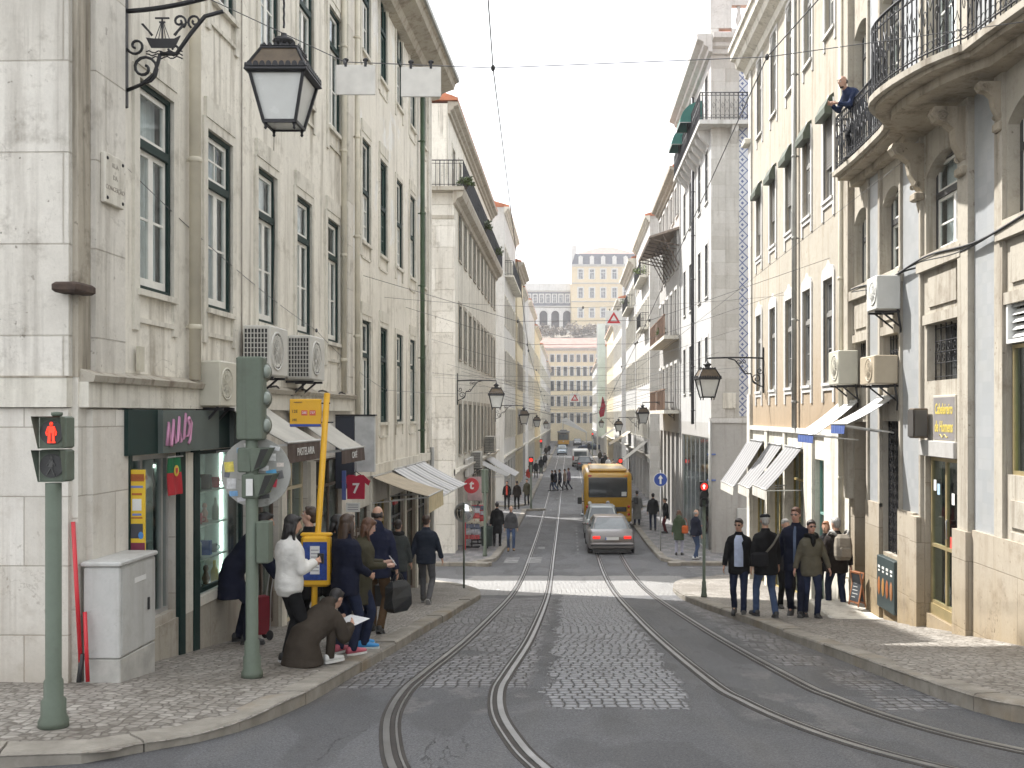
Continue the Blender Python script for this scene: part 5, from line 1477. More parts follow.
# sagging cables clipped along the wall
m = MB()
for d in range(3):
    m.tube([(r1.u(Y), -.07-.02*d, r1.v(2.20-.018*(18.5-Y)*0 + .05*math.sin(Y*1.7+d)+.03*d)) for Y in np.linspace(18.4, 6, 46)], .016, 5)
r1.part('cable', m, pm('cable_black', (.03,.03,.032), .6))
r1.cornice(8.7, mould(1.1), M_STONED)

# ------------------------------------------------------------------ ochre building
r2 = Bld('R', WR, 18.9, 29.3, -5.9, 10.4, 'ochre_building', 'ochre plastered building with white window surrounds and green window hoods on the right')
M_HOOD = pm('hood_green', (.055,.068,.045), .6, var=.25)
SW = dict(w=.12, p=.03, m=M_WHITE, kind='ears', ext=.40)
for k, Y in enumerate((27.9, 25.98, 24.08, 22.25, 20.4)):
    r2.win(Y, .66, .74, 2.13, dict(A=M_GREYF, B=M_GREYF, tr=.66, cas=2, bars=1, rev=.12, G=G_FARD, sur=SW, sillm=M_WHITE), 'r2a')
    r2.win(Y, 4.42, .74, 1.75, dict(A=M_GREYF, B=M_SASH, tr=.66, cas=2, bars=1, rev=.14, G=G_FARD, sur=SW, sillm=M_WHITE, hood=M_HOOD, shut=(.62 if k not in (3,) else .0)), 'r2b%d' % (k == 3))
    r2.win(Y-.1, 7.82, .74, 2.1, dict(A=M_GREYF, B=M_SASH, tr=.66, cas=2, bars=1, rev=.14, G=G_FARD, sur=dict(w=.10, p=.025, m=M_WHITE, ext=.3), sillm=M_WHITE, arch=.30), 'r2c')
for a, c, z in ((26.9, 28.9, -.85), (24.6, 26.5, -.85), (22.4, 24.3, -.85), (20.5, 21.55, -.95)): r2.hole(a, c, walk(5.2,(a+c)/2)-.15, z, .3)
r2.wall([M_BEIGE, M_INT, M_ROOF, M_STONE], zones=[(-.34, 3), (20, 0)], room=1.1, end0=0, end1=0)
r2.band('ledge', 18.9, 29.3, -.42, -.30, .08, M_WHITE)
m = MB(); m.box(r2.u(29.3)-.03, r2.u(28.95), -.05, 0, r2.v(-.3), r2.v(10.3)); r2.part('quoin_pilaster', m, M_WHITES)
m = MB(); m.box(r2.u(29.3)-.05, r2.u(28.93), -.09, 0, 0, r2.v(.6)); r2.part('corner_pier', m, M_STONE)
r2.cornice(10.0, [(0,0),(.08,.04),(.12,.22),(.34,.32),(.38,.5),(.50,.56),(.52,.78),(.58,.8),(.58,.92),(0,.94)], M_STONE, ext0=.45)
m = MB(); m.bbox(-.25, .3, -.22, .1, r2.v(7.9), r2.v(8.08), .03); r2.part('bracket_stone', m, M_STONE)
r2.pipe(23.1, -.3, 10.0, .06, M_ZINC, .1); r2.pipe(18.98, -3.7, 8.6, .05, M_PIPEC, .14)
r2.band('pier', 19.3, 20.4, -5.9, -.43, .10, M_STONE); r2.band('pier', 21.6, 22.36, -5.9, -.43, .06, M_STONE); r2.band('pier', 24.34, 24.56, -5.9, -.43, .06, M_STONE); r2.band('pier', 26.54, 26.86, -5.9, -.43, .06, M_STONE)
for a, c in ((26.9, 28.9), (24.6, 26.5), (22.4, 24.3)): shop_win(r2, a, c, walk(5.2,(a+c)/2)-.1, -.85, pm('yellow_timber', (0,0,0)), .2, (.3, .66), .8)
d = shop_win(r2, 20.5, 21.55, walk(5.2,21)-.05, -.95, pm('mint_frame', (.20,.36,.32), .5), .15, (.5,), .62, name='arched_door')
m = MB(); a, c = r2.span(20.52, 21.53)
m.prism([(a, r2.v(-2.1)), (c, r2.v(-2.1)), (c, r2.v(-1.2)), ((a+c)/2, r2.v(-.98)), (a, r2.v(-1.2))], 'y', .16, .18); m.build('painted_glass', pm('mint_glass', (.42,.52,.46), .3), d)

# ------------------------------------------------------------------ white corner building beyond the side street, right
r3 = Bld('R', 5.45, 38.5, 49., -6.2, 14.7, 'white_corner_building', 'white corner building with a tiled strip, long balcony and green domed awnings on the right', depth=10)
st = SF(M_DKFRAME, w=.13, p=.02, m=M_WHITE)
for Y in (39.7, 41.9, 45.0, 47.3):
    for z, h in ((1.0, 2.1), (4.7, 2.1), (8.45, 2.05), (11.5, 2.0)): r3.win(Y, z, .85, h, st, 'r3')
r3.hole(39.2, 48.4, walk(5,43)-.3, -.9, .25)
r3.wall([M_WHITET, M_INT, M_ROOF, M_WHITES, M_GREY], zones=[(-.3, 4), (30, 0)], room=1.4, end0=3, end1=3)
e = r3.L
m = MB(); m.box(e, e+.03, .0, .55, r3.v(-.1), r3.v(14.3)); r3.part('corner_quoin', m, M_WHITES)
m = MB(); m.box(e, e+.012, 1.09, 1.44, r3.v(-.05), r3.v(14.3)); r3.part('tile_strip', m, M_AZUL)
m = MB(); m.box(e, e+.02, 0, 9, 0, r3.v(-.3)); r3.part('grey_facing', m, M_GREY)
m = MB(); m.box(e, e+.07, -.07, 9, r3.v(-.30), r3.v(-.12)); r3.part('ledge', m, M_WHITE)
r3.cornice(13.9, mould(1.3), M_WHITE, ext1=.4)
m = MB(); m.prism([(o*1.3+e, r3.v(13.9)+d*1.3) for o, d in PC], 'y', 0.01, 9); r3.part('cornice', m, M_WHITE)
m = MB(); m.box(-.0, e, .0, .3, r3.H, r3.H+.25); m.box(e-.35, e+.02, -.02, .8, r3.H+.251, r3.H+1.5); m.box(e-.3, e, .801, 9, r3.H+.0, r3.H+.25); m.box(e-.3, e, .801, 9, r3.H+1.15, r3.H+1.35)
r3.part('parapet', m, M_WHITE)
for k in range(10):
    m = MB(); m.lathe([(.07,0),(.05,.08),(.13,.35),(.06,.7),(.06,.78),(.1,.9)], (e-.15, 1.1+k*.42, r3.H+.25), 10); r3.part('baluster', m, M_WHITE)
m = MB(); z = 11.1; m.box(e-9., e+.55, -.52, .0, r3.v(z), r3.v(z)+.16); m.box(e+.001, e+.55, .001, 9, r3.v(z), r3.v(z)+.16); r3.part('balcony_slab', m, M_WHITE)
for k in range(8):
    m = MB(); u = e-.5-k*1.05; m.prism([(0, r3.v(z)-.62), (-.12, r3.v(z)-.5), (-.38, r3.v(z)-.22), (-.46, r3.v(z)-.001), (0, r3.v(z)-.001)], 'x', u-.14, u+.14); r3.part('corbel', m, M_WHITE)
m = MB(); m.prism([(e, r3.v(z)-.62), (e+.12, r3.v(z)-.5), (e+.38, r3.v(z)-.22), (e+.46, r3.v(z)-.001), (e, r3.v(z)-.001)], 'y', .75, 1.0); r3.part('corbel', m, M_WHITE)
iron_rail('balcony_railing', [(e-9., -.48), (e+.5, -.48), (e+.5, 8.5)], r3.v(z)+.16, 1.05, r3.root, step=.17, r=.012, scroll=True)
r3.pipe(43.3, -.4, 13.8, .07, pm('black_pipe', (.03,.03,.035), .5), .12)
shop_win(r3, 39.2, 48.4, walk(5,43), -.9, M_ALU, .1, (.16, .33, .5, .66, .83))
m = MB(); m.bbox(e+.02, e+.05, .45, .95, r3.v(.25), r3.v(.85), .01); r3.part('stone_plaque', m, M_STONE)
for z in (-1.55, -2.55): m = MB(); m.box(e+.021, e+.06, -.15, .18, r3.v(z), r3.v(z)+.06); r3.part('blue_clamp', m, pm('blue_paint', (.1,.16,.4), .5))
m = MB(); m.tube([(e+.08, -.05, r3.v(-.25)), (e+.08, -.05, r3.v(-5.2))], .06, 8); r3.part('drainpipe', m, M_ZINC)
m = MB(); m.bbox(e+.021, e+.14, 1.0, 1.75, r3.v(-5.15), r3.v(-3.6), .02); r3.part('meter_cabinet', m, pm('cabinet_pale', (.5,.5,.48), .5))

# ------------------------------------------------------------------ brown-balconied building and the rest of the right row
r4 = Bld('R', 5.4, 49., 60., -6.2, 12.2, 'timber_balcony_building', 'old building with brown timber balconies and a tiled canopy on the right row')
st = SF(M_BROWN, w=.16, p=.10, m=M_WHITE)
for k in range(5):
    Y = 50.1+2.15*k
    for z, h in ((.3, 2.3), (4.0, 2.3), (7.4, 1.7), (10., 1.4)): r4.win(Y, z, 1.05, h, st, 'r4')
    r4.hole(Y-.75, Y+.75, -5.8, -.9, .3)
r4.wall([M_GREY, M_INT, M_ROOF, M_STONE], room=.8)
for z in (.25, 3.95):
    m = MB(); a, c = r4.span(49.3, 58.); m.box(a, c, -.75, .0, r4.v(z)-.18, r4.v(z)); r4.part('balcony_slab', m, M_STONE)
    for (Ya, Yb) in ((49.35, 53.2), (54., 57.95)):
        m = MB(); a, c = r4.span(Ya, Yb); m.box(a, c, -.73, -.70, r4.v(z)+.05, r4.v(z)+1.0); m.box(a, c, -.76, -.67, r4.v(z)+1.0, r4.v(z)+1.06)
        for k in range(int((c-a)/.25)): m.box(a+k*.25, a+k*.25+.05, -.755, -.731, r4.v(z), r4.v(z)+1.0)
        r4.part('timber_balustrade', m, pm('weathered_timber', (.20,.13,.09), .8, var=.3))
m = MB(); a, c = r4.span(49.2, 57.); m.prism([(0, r4.v(9.2)), (-1.5, r4.v(8.75)), (-1.5, r4.v(8.83)), (0, r4.v(9.32))], 'x', a, c); r4.part('canopy', m, pm('canopy_metal', (.26,.21,.17), .7, var=.3, scale=3))
m = MB()
for k in range(8):
    u = a+.1+(c-a-.2)*k/7; m.bar((u, -1.45, r4.v(8.72)), (u, 0, r4.v(8.4)), .05); m.bar((u, -.8, r4.v(8.9)), (u, 0, r4.v(7.4)), .05)
m.box(a, c, -1.48, -1.42, r4.v(8.66), r4.v(8.74)); r4.part('canopy_bracket', m, M_BROWN)
r4.cornice(11.7, mould(1.1), M_STONED); r4.roof(1.6)
rb = townhouse('R', 5.45, 68., 82., -6.4, 13.6, ROW4, 7, 1.0, M_WHITE, M_GREYF, 'white townhouse with iron balconies just past the timber balconies', balc=((9.7, 69, 76), (6.1, 69, 73)), endm=3)
rb = townhouse('R', 5.4, 82., 96., -6.4, 12.9, ROW4[:3]+[(9.3,1.8)], 7, 1.0, M_WHITET, M_DKFRAME, 'tall pale townhouse with a deep cornice, middle of the right row', cz=1.4, balc=((9.2, 84, 92),))
rb = townhouse('R', 5.4, 104., 124., -6.5, 12.2, ROW4[:3]+[(9.2,1.7)], 8, 1.1, M_WHITE, M_GREYF, 'white townhouse with roof terrace railing farther down the right row', cz=1.2)
rb = townhouse('R', 5.4, 124., 146., -6.6, 11.2, ROW4[:3], 8, 1.1, M_PALEY, M_DKFRAME, 'pale ochre townhouse farther down the right row')
rb = townhouse('R', 5.3, 154., 195., -6.7, 10.6, ROW4[:3], 13, 1.2, M_WHITE, M_GREYF, 'distant white townhouse on the right row')
rb = townhouse('R', 5.3, 195., 236., -6.8, 10.2, ROW4[:3], 12, 1.2, M_WHITET, M_DKFRAME, 'last pale townhouse on the right before the street end')

# ------------------------------------------------------------------ end of the street and the hill
ends = Bld('F', 246., -26., 28., -6.6, 16.6, 'terminal_building', 'long cream building closing the far end of the street, red roof', depth=14)
st = SF(M_DKFRAME, w=.25, p=.08, m=M_WHITE)
for k in range(18):
    for z, h in ((-2., 2.4), (2.2, 2.4), (6.0, 2.4), (9.7, 2.2), (13.1, 1.8)): ends.win(-12.5+1.62*k*1.0, z, .85, h, st, 'end')
ends.wall([M_PALEY, M_INT, M_ROOF, M_STONE], room=.8)
ends.cornice(15.9, mould(1.2), M_WHITE)
m = MB(); m.prism([(-.6, ends.H), (14, ends.H), (7, ends.H+2.9)], 'x', -.5, ends.L+.5); ends.part('roof', m, pm('clay_tiles_faded', (.25,.165,.14), .9, var=.2, scale=.6))

M_HILL = pm('hillside', (.16,.14,.11), .95, var=.5, scale=.12)
g = MB(); n = 40; mm = 30; vs = []
for j in range(mm+1):
    Y = 264+(700-264)*j/mm
    for i in range(n+1):
        X = -160+400*i/n
        t = min(1, max(0, (Y-270)/150)); t = t*t*(3-2*t)
        vs.append((X, Y, -6.8+41*t*(1-.0000*abs(X)) + (mnoise.noise(V(X*.03,Y*.03,0))*3 if j > 1 else 0)))
g.add(vs, [(j*(n+1)+i, j*(n+1)+i+1, (j+1)*(n+1)+i+1, (j+1)*(n+1)+i) for j in range(mm) for i in range(n)], True)
tag(g.build('hill', M_HILL), kind='structure')
Yh = 420.
hb = Bld('F', Yh, .6, 30., 28., 63., 'hilltop_mansion', 'yellow mansion with slate mansard roof on the hill above the street', depth=16)
st = SF(M_WHITE, w=.45, p=.12, m=M_WHITE)
for k in range(6):
    for z, h in ((41, 4.), (49.3, 4.3), (57.3, 4.1)): hb.win(4.5+4.75*k, z, 1.9, h, st, 'hill')
hb.wall([M_YELB, M_INT, M_SLATE, M_WHITE], room=1.)
for z, k in ((62.6, 1.6), (55.3, 1.), (47.6, 1.)): hb.cornice(z, mould(k), M_WHITE, 'cornice')
m = MB(); m.loft([[(0,0,hb.H),(hb.L,0,hb.H),(hb.L,16,hb.H),(0,16,hb.H)], [(1.5,1.5,hb.H+5.2),(hb.L-1.5,1.5,hb.H+5.2),(hb.L-1.5,14.5,hb.H+5.2),(1.5,14.5,hb.H+5.2)]]); hb.part('mansard_roof', m, M_SLATE)
m = MB(); m.loft([[(1.5,1.5,hb.H+5.2),(hb.L-1.5,1.5,hb.H+5.2),(hb.L-1.5,14.5,hb.H+5.2),(1.5,14.5,hb.H+5.2)], [(12,8,hb.H+9.),(18,8,hb.H+9.),(18,9,hb.H+9.),(12,9,hb.H+9.)]]); hb.part('tiled_roof', m, pm('clay_tiles_faded', (0,0,0)))
for k in range(6):
    m = MB(); x = 3.9+4.75*k; m.box(x-.9, x+.9, .2, 1.6, hb.H+.6, hb.H+3.6); m.prism([(x-1.1,hb.H+3.6),(x+1.1,hb.H+3.6),(x,hb.H+4.3)], 'y', .1, 1.6); hb.part('dormer', m, M_WHITE)
m = MB(); m.box(.0, 2.2, 6, 9, hb.H+1, hb.H+9.5); hb.part('chimney', m, M_WHITE)
ha = Bld('F', Yh+4, -19.5, .2, 26., 56., 'hilltop_arcade', 'white arcaded building with dark glazed top floor on the hill, left of the yellow mansion', depth=14)
stw = SF(M_WHITE, w=.3, p=.1, m=M_WHITE, arch=.9); std = SF(M_WHITE, w=.35, p=.12, m=M_WHITE, arch=.6)
for k in range(4): ha.hole(-18+5*k, -14.6+5*k, 36., 44.5, 1.5)
for k in range(7): ha.win(-17.6+2.75*k, 47.7, 1.6, 3.6, std, 'arc')
ha.wall([M_WHITE, M_INT, M_ROOF, M_WHITE, M_SLATE], zones=[(46.5, 0), (52.5, 4), (60, 0)], room=3.)
ha.cornice(52.3, mould(1.5), M_WHITE); ha.cornice(45.6, mould(1.2), M_WHITE)
for k in range(4):
    m = MB(); x = ha.u(-16.3+5*k); n = 10
    for s in (-1, 1):
        pl = [(x+s*1.7, 0), (x+s*1.7, 1.72)] + [(x+s*1.7*math.cos(PI/2*(1-q/n)) if False else x+s*1.7*math.sin(PI/2*(1-q/n)), 1.7*math.sin(PI/2*q/n)) for q in range(n+1)]
        m.prism([(x+s*1.7, 1.72)] + [(x+s*1.7*math.cos(PI/2*q/n), 1.7*math.sin(PI/2*q/n)) for q in range(n+1)] , 'y', .0, 1.4)
    m.v = [(a, b_+.01, c+ha.v(44.5)-1.72) for a, b_, c in m.v]; ha.part('arch', m, M_WHITE)
hc = Bld('F', Yh+22, -24., 3., 26., 57.5, 'hilltop_house', 'low cream house behind the arcade on the hill', depth=10)
hc.wall([M_PALEY, M_INT, M_ROOF]); hc.roof(1.2, .6)
# ------------------------------------------------------------------ vehicles
M_TYRE = pm('tyre_rubber', (.02,.02,.021), .85, var=.2); M_RIM = pm('wheel_rim', (.32,.32,.33), .35, metal=.8)
M_CGLASS = pane_mat('car_glass', dark=(.07,.085,.09), light=(.2,.23,.24), amt=.5, rough=.03)
M_BLKPL = pm('black_plastic', (.025,.025,.026), .6); M_PLATE = pm('plate_white', (.6,.6,.58), .5, var=.05)
M_RED = pm('lamp_red', (.45,.015,.012), .25, var=.05); M_REDL = pm('lamp_red_lit', (.7,.03,.02), .3, var=0, emit=(1.,.03,.02), estr=.35)
M_AMB = pm('lamp_amber', (.7,.25,.03), .3, var=0); M_CLEAR = pm('lamp_clear', (.6,.6,.6), .15, var=.05)
M_CHR = pm('chrome', (.6,.6,.6), .15, metal=1., var=.05)
def paint(name, col, metal=.3): return pm(name, col, .32, metal=metal, var=.06, scale=2, coat=.7)

def rrect(w, z0, z1, y, r=.12, n=3):
    """rounded rectangle section in xz at y"""
    r0 = min(r, (z1-z0)/2.1, w/1.1)
    out = []
    for cx, cz, a in ((w-r0, z1-r0, 0), (-w+r0, z1-r0, 90), (-w+r0, z0+r0*.6, 180), (w-r0, z0+r0*.6, 270)):
        for k in range(n+1):
            t = R(a+90*k/n); out.append((cx+r0*math.cos(t), y, cz+(r0 if a < 180 else r0*.6)*math.sin(t)))
    return out

def wheel(root, x, y, rad, wd, name='wheel'):
    s = 1 if x > 0 else -1
    m = MB(); M = Matrix.Translation(V(x,y,rad)) @ Matrix.Rotation(PI/2*s, 4, 'Y'); m.xf(M)
    m.lathe([(rad*.62,-wd/2),(rad*.9,-wd/2),(rad,-wd/2+.03),(rad,wd/2-.03),(rad*.9,wd/2),(rad*.62,wd/2)], n=24)
    o = m.build(name, M_TYRE, root)
    m = MB().xf(M); m.lathe([(.01,wd/2-.03),(rad*.25,wd/2-.015),(rad*.55,wd/2-.05),(rad*.63,wd/2-.005),(rad*.63,-wd/2+.02),(.01,-wd/2+.02)], n=20)
    for k in range(5):
        a = 2*PI*k/5; m.bar((0,0,wd/2-.03), (rad*.6*math.cos(a), rad*.6*math.sin(a), wd/2-.02), .07, .03)
    m.build('rim', M_RIM, o)

def car(pos, face, label, col, L=4.5, W=1.75, H=1.45, kind='sedan', lit=False, plate=True, wagon=False, facing=False):
    root = empty('parked_car' if False else 'car', pos, R(face), label, 'car', None)
    h = L/2; w = W/2
    if kind == 'sedan':
        st = [(-h,.86,.36,.78),(-h+.12,.95,.26,.96),(-h+.75,1.,.22,1.01),(-h+1.9,1.,.2,.97),(h-1.4,1.,.2,.93),(h-.6,.97,.22,.84),(h-.15,.87,.28,.70),(h,.74,.34,.58)]
        gb, gt = (-h+.66, h-1.25), (-h+1.45, h-2.05)
    else:
        st = [(-h,.88,.34,.86),(-h+.1,.96,.26,.97),(-h+.7,1.,.22,1.0),(-h+1.9,1.,.2,.97),(h-1.2,1.,.2,.94),(h-.5,.96,.22,.84),(h-.12,.87,.28,.68),(h,.76,.34,.56)]
        gb, gt = (-h+.10, h-1.0), (-h+.48, h-1.75)
    mp = paint('paint_%d_%d_%d' % tuple(int(c*99) for c in col), col)
    m = MB(); m.loft([rrect(w*a, z0, z1, y, .16, 4) for y, a, z0, z1 in st], smooth=True); m.build('body', mp, root)
    zb, zt = .93, H-.03
    def ring(z, y0, y1, ww): return [(-ww,y0+.12,z),(-ww*.82,y0,z),(ww*.82,y0,z),(ww,y0+.12,z),(ww,y1-.12,z),(ww*.82,y1,z),(-ww*.82,y1,z),(-ww,y1-.12,z)]
    m = MB(); m.loft([ring(zb, gb[0], gb[1], w*.90), ring(zb+(zt-zb)*.55, gb[0]+(gt[0]-gb[0])*.5, gb[1]+(gt[1]-gb[1])*.5, w*.82), ring(zt, gt[0], gt[1], w*.68)]); m.build('window', M_CGLASS, root)
    m = MB(); m.loft([ring(zt-.02, gt[0]-.03, gt[1]+.03, w*.70), ring(H-.005, gt[0]+.02, gt[1]-.02, w*.67), ring(H+.005, gt[0]+.25, gt[1]-.25, w*.5)], smooth=False); m.build('roof', mp, root)
    m = MB()
    for sx in (-1,1):
        for yb_, yt in ((gb[0]+.03, gt[0]), (gb[1]-.03, gt[1]), ((gb[0]+gb[1])/2-.1, (gt[0]+gt[1])/2-.05)):
            m.bar((sx*w*.90*(.86 if yb_ != (gb[0]+gb[1])/2-.1 else 1.005), yb_, zb-.02), (sx*w*.69*(.88 if yb_ != (gb[0]+gb[1])/2-.1 else 1.01), yt, zt), .07, .05)
    m.build('pillar', mp, root)
    for sx in (-1,1):
        for y in (-h+.85, h-.85): wheel(root, sx*(w-.10), y, .31, .2)
        m = MB(); m.bbox(sx*w*.66-.15, sx*w*.66+.15, -h+.0-.03, -h+.2, .70, .815, .02); m.build('tail_light', M_REDL if lit else M_RED, root)
        m = MB(); m.bbox(sx*w*.6-.14, sx*w*.6+.14, h-.22, h-.06, .60, .72, .03); m.build('headlight', M_CLEAR, root)
        m = MB(); m.ell((sx*(w+.07), h-1.75, .98), .10, .06, .07, 10, 6); m.tube([(sx*w*.88, h-1.72, .93), (sx*(w+.03), h-1.75, .96)], .025, 6); m.build('mirror', mp, root)
    m = MB(); m.bbox(-w*.93, w*.93, -h-.06, -h+.25, .32, .56, .05); m.build('bumper', mp, root)
    m = MB(); m.bbox(-w*.90, w*.90, -h-.075, -h-.05, .43, .49, .01); m.box(-w*.8, w*.8, -h+.02, h-.1, .16, .32); m.build('trim', M_BLKPL, root)
    m = MB(); m.bbox(-w*.93, w*.93, h-.3, h+.05, .30, .52, .05); m.build('bumper', mp, root)
    m = MB(); m.box(-.4, .4, h-.02, h+.012, .53, .62); m.build('grille', M_BLKPL, root)
    if plate:
        m = MB(); m.box(-.26, .26, -h-.055, -h-.037, .665, .775); p = m.build('number_plate', M_PLATE, root)
        m = MB(); m.box(-.26, -.225, -h-.0575, -h-.0555, .667, .773); m.build('plate_band', pm('plate_blue', (.03,.08,.4), .5, var=0), p)
    return root
zr = zroad
def onroad(X, Y): return (X, Y, zr(Y))
car(onroad(1.60, 41.25), 1, 'silver grey saloon car with lit tail lights waiting behind the bus', (.15,.137,.13), 4.75, 1.84, 1.42, lit=True)
car(onroad(1.48, 47.4), 0, 'pale silver hatchback squeezed between the grey saloon and the bus', (.42,.45,.45), 3.8, 1.65, 1.52, kind='hatch')
car(onroad(1.60, 112), 0, 'dark grey hatchback on the road beyond the bus', (.035,.04,.045), 4.0, 1.70, 1.5, kind='hatch')
car(onroad(-1.25, 156), 180, 'small pale blue car coming towards us ahead of the tram', (.25,.31,.38), 2.6, 1.55, 1.55, kind='hatch')
car(onroad(1.55, 207), 180, 'dark car beside the tram far down the street', (.03,.03,.035), 4.2, 1.75, 1.45)
car(onroad(3.6, 178), 75, 'dark blue car turning at the far right crossing', (.03,.05,.10), 4.2, 1.72, 1.45)

def van(pos, face, label, col):
    root = empty('van', pos, R(face), label, 'van'); mp = paint('paint_van', col, .0)
    m = MB(); m.loft([rrect(.92,.3,2.0,-2.4,.2,4), rrect(.97,.25,2.1,-2.2,.2,4), rrect(.97,.25,2.1,1.0,.2,4), rrect(.95,.25,1.5,1.75,.2,4), rrect(.92,.28,1.1,2.3,.2,4), rrect(.8,.35,.8,2.45,.15,4)], smooth=True); m.build('body', mp, root)
    m = MB(); m.box(-.75,.75,-2.42,-2.385,1.25,1.85); m.build('rear_window', M_CGLASS, root)
    m = MB(); m.loft([[(-.82,1.05,2.02),(.82,1.05,2.02),(.86,1.72,1.5),(-.86,1.72,1.5)], [(-.82,1.10,2.05),(.82,1.10,2.05),(.86,1.77,1.53),(-.86,1.77,1.53)]]); m.build('windscreen', M_CGLASS, root)
    for sx in (-1,1):
        for y in (-1.5, 1.5): wheel(root, sx*.86, y, .32, .2)
        m = MB(); m.bbox(sx*.84-.07, sx*.84+.07, -2.44, -2.3, .8, 1.3, .02); m.build('tail_light', M_RED, root)
    m = MB(); m.bbox(-.9,.9,-2.5,-2.3,.35,.55,.04); m.build('bumper', M_BLKPL, root)
    return root
van(onroad(1.22, 119.5), 0, 'white delivery van partly hidden by the dark hatchback', (.66,.66,.64))

# ---- bus
def bus():
    root = empty('bus', onroad(1.95, 51.2), 0, 'yellow city bus seen from behind', 'bus')
    Y_ = paint('bus_yellow', (.50,.275,.012), 0.)
    L = 9.0
    def sec(y, k, top): return rrect(1.24*k, .34, top, y, .22, 5)
    m = MB(); m.loft([sec(0,.94,2.72), sec(.06,.985,2.82), sec(.25,1.,2.90), sec(L-.4,1.,2.90), sec(L,.95,2.8)], smooth=True); m.build('body', Y_, root)
    m = MB(); m.bbox(-.98,.98,.15,5.5,2.88,3.06,.08); m.build('roof_pod', Y_, root)
    m = MB(); m.bbox(-1.0,1.0,-.035,.05,1.62,2.62,.03); w_ = m.build('rear_window', pane_mat('bus_glass', dark=(.012,.014,.014), light=(.03,.035,.03), amt=.3, rough=.08), root)
    m = MB(); m.box(.70,.95,-.04,-.036,1.66,1.88); m.build('sticker', M_PLATE, w_)
    m = MB(); m.box(-.98,.98,-.045,-.036,1.60,1.63); m.build('seal', M_BLKPL, w_)
    for sx in (-1,1):
        m = MB(); m.box(sx*1.246-.01, sx*1.246+.01, .5, L-.6, 1.45, 2.5); m.build('side_window', M_CGLASS, root)
        m = MB(); m.bbox(sx*.93-.09, sx*.93+.09, -.02, .05, 2.66, 2.74, .01); m.build('marker_light', M_RED if sx < 0 else M_AMB, root)
        for k in range(3):
            m = MB(); m.xf(Matrix.Translation(V(sx*1.07, -.0, .72+.2*k)) @ Matrix.Rotation(PI/2, 4, 'X')); m.lathe([(.0,.035),(.05,.03),(.072,.0),(.085,-.01),(.085,-.05)], n=16)
            m.build('tail_light', (M_AMB if k == 1 and sx > 0 else M_RED), root)
        for y in (1.9, L-2.2): wheel(root, sx*1.10, y, .46, .28)
        m = MB(); m.tube([(sx*1.2, .1, 1.35),(sx*1.45, .05, 1.45)], .03, 6); m.bbox(sx*1.45-.11, sx*1.45+.11, .0, .12, 1.25, 1.6, .03); m.build('mirror', M_BLKPL, root)
    m = MB(); m.bbox(-.95,.95,-.03,.05,.86,1.10,.02); gr = m.build('engine_grille', M_BLKPL, root)
    for k in range(4): m = MB(); m.box(-.9,.9,-.04,-.03,.88+.055*k,.90+.055*k); m.build('slat', pm('dark_grey_plastic', (.06,.06,.06), .5), gr)
    m = MB(); m.box(-.75,-.45,-.043,-.041,.90,1.06); m.build('sticker', pm('sticker_red', (.5,.06,.05), .5), gr)
    m = MB(); m.box(-.1,.32,-.046,-.043,.90,1.04); m.build('number_plate', M_PLATE, root)
    text_mesh('CARRIS', .22, pm('bus_letter', (.30,.17,.02), .5, var=0), root, (-.25,-.006,1.28), name='lettering')
    m = MB(); m.xf(Matrix.Translation(V(0, .0, 1.30)) @ Matrix.Rotation(PI/2, 4, 'X')); m.lathe([(.09,.012),(.11,.012),(.11,-.02),(.09,-.02)], n=20); m.build('badge', M_CHR, root)
    m = MB(); m.xf(Matrix.Translation(V(-.93, .0, 1.30)) @ Matrix.Rotation(PI/2, 4, 'X')); m.lathe([(.0,.012),(.1,.012),(.1,-.02),(.0,-.02)], n=20); m.build('speed_disc', M_PLATE, root)
    m = MB(); m.bbox(-1.2,1.2,-.05,.2,.34,.60,.05); m.build('bumper', pm('bus_lower', (.40,.22,.012), .5), root)
    m = MB(); m.bbox(-1.15,1.15,.2,L-.2,.18,.36,.02); m.build('underbody', M_BLKPL, root)
bus()
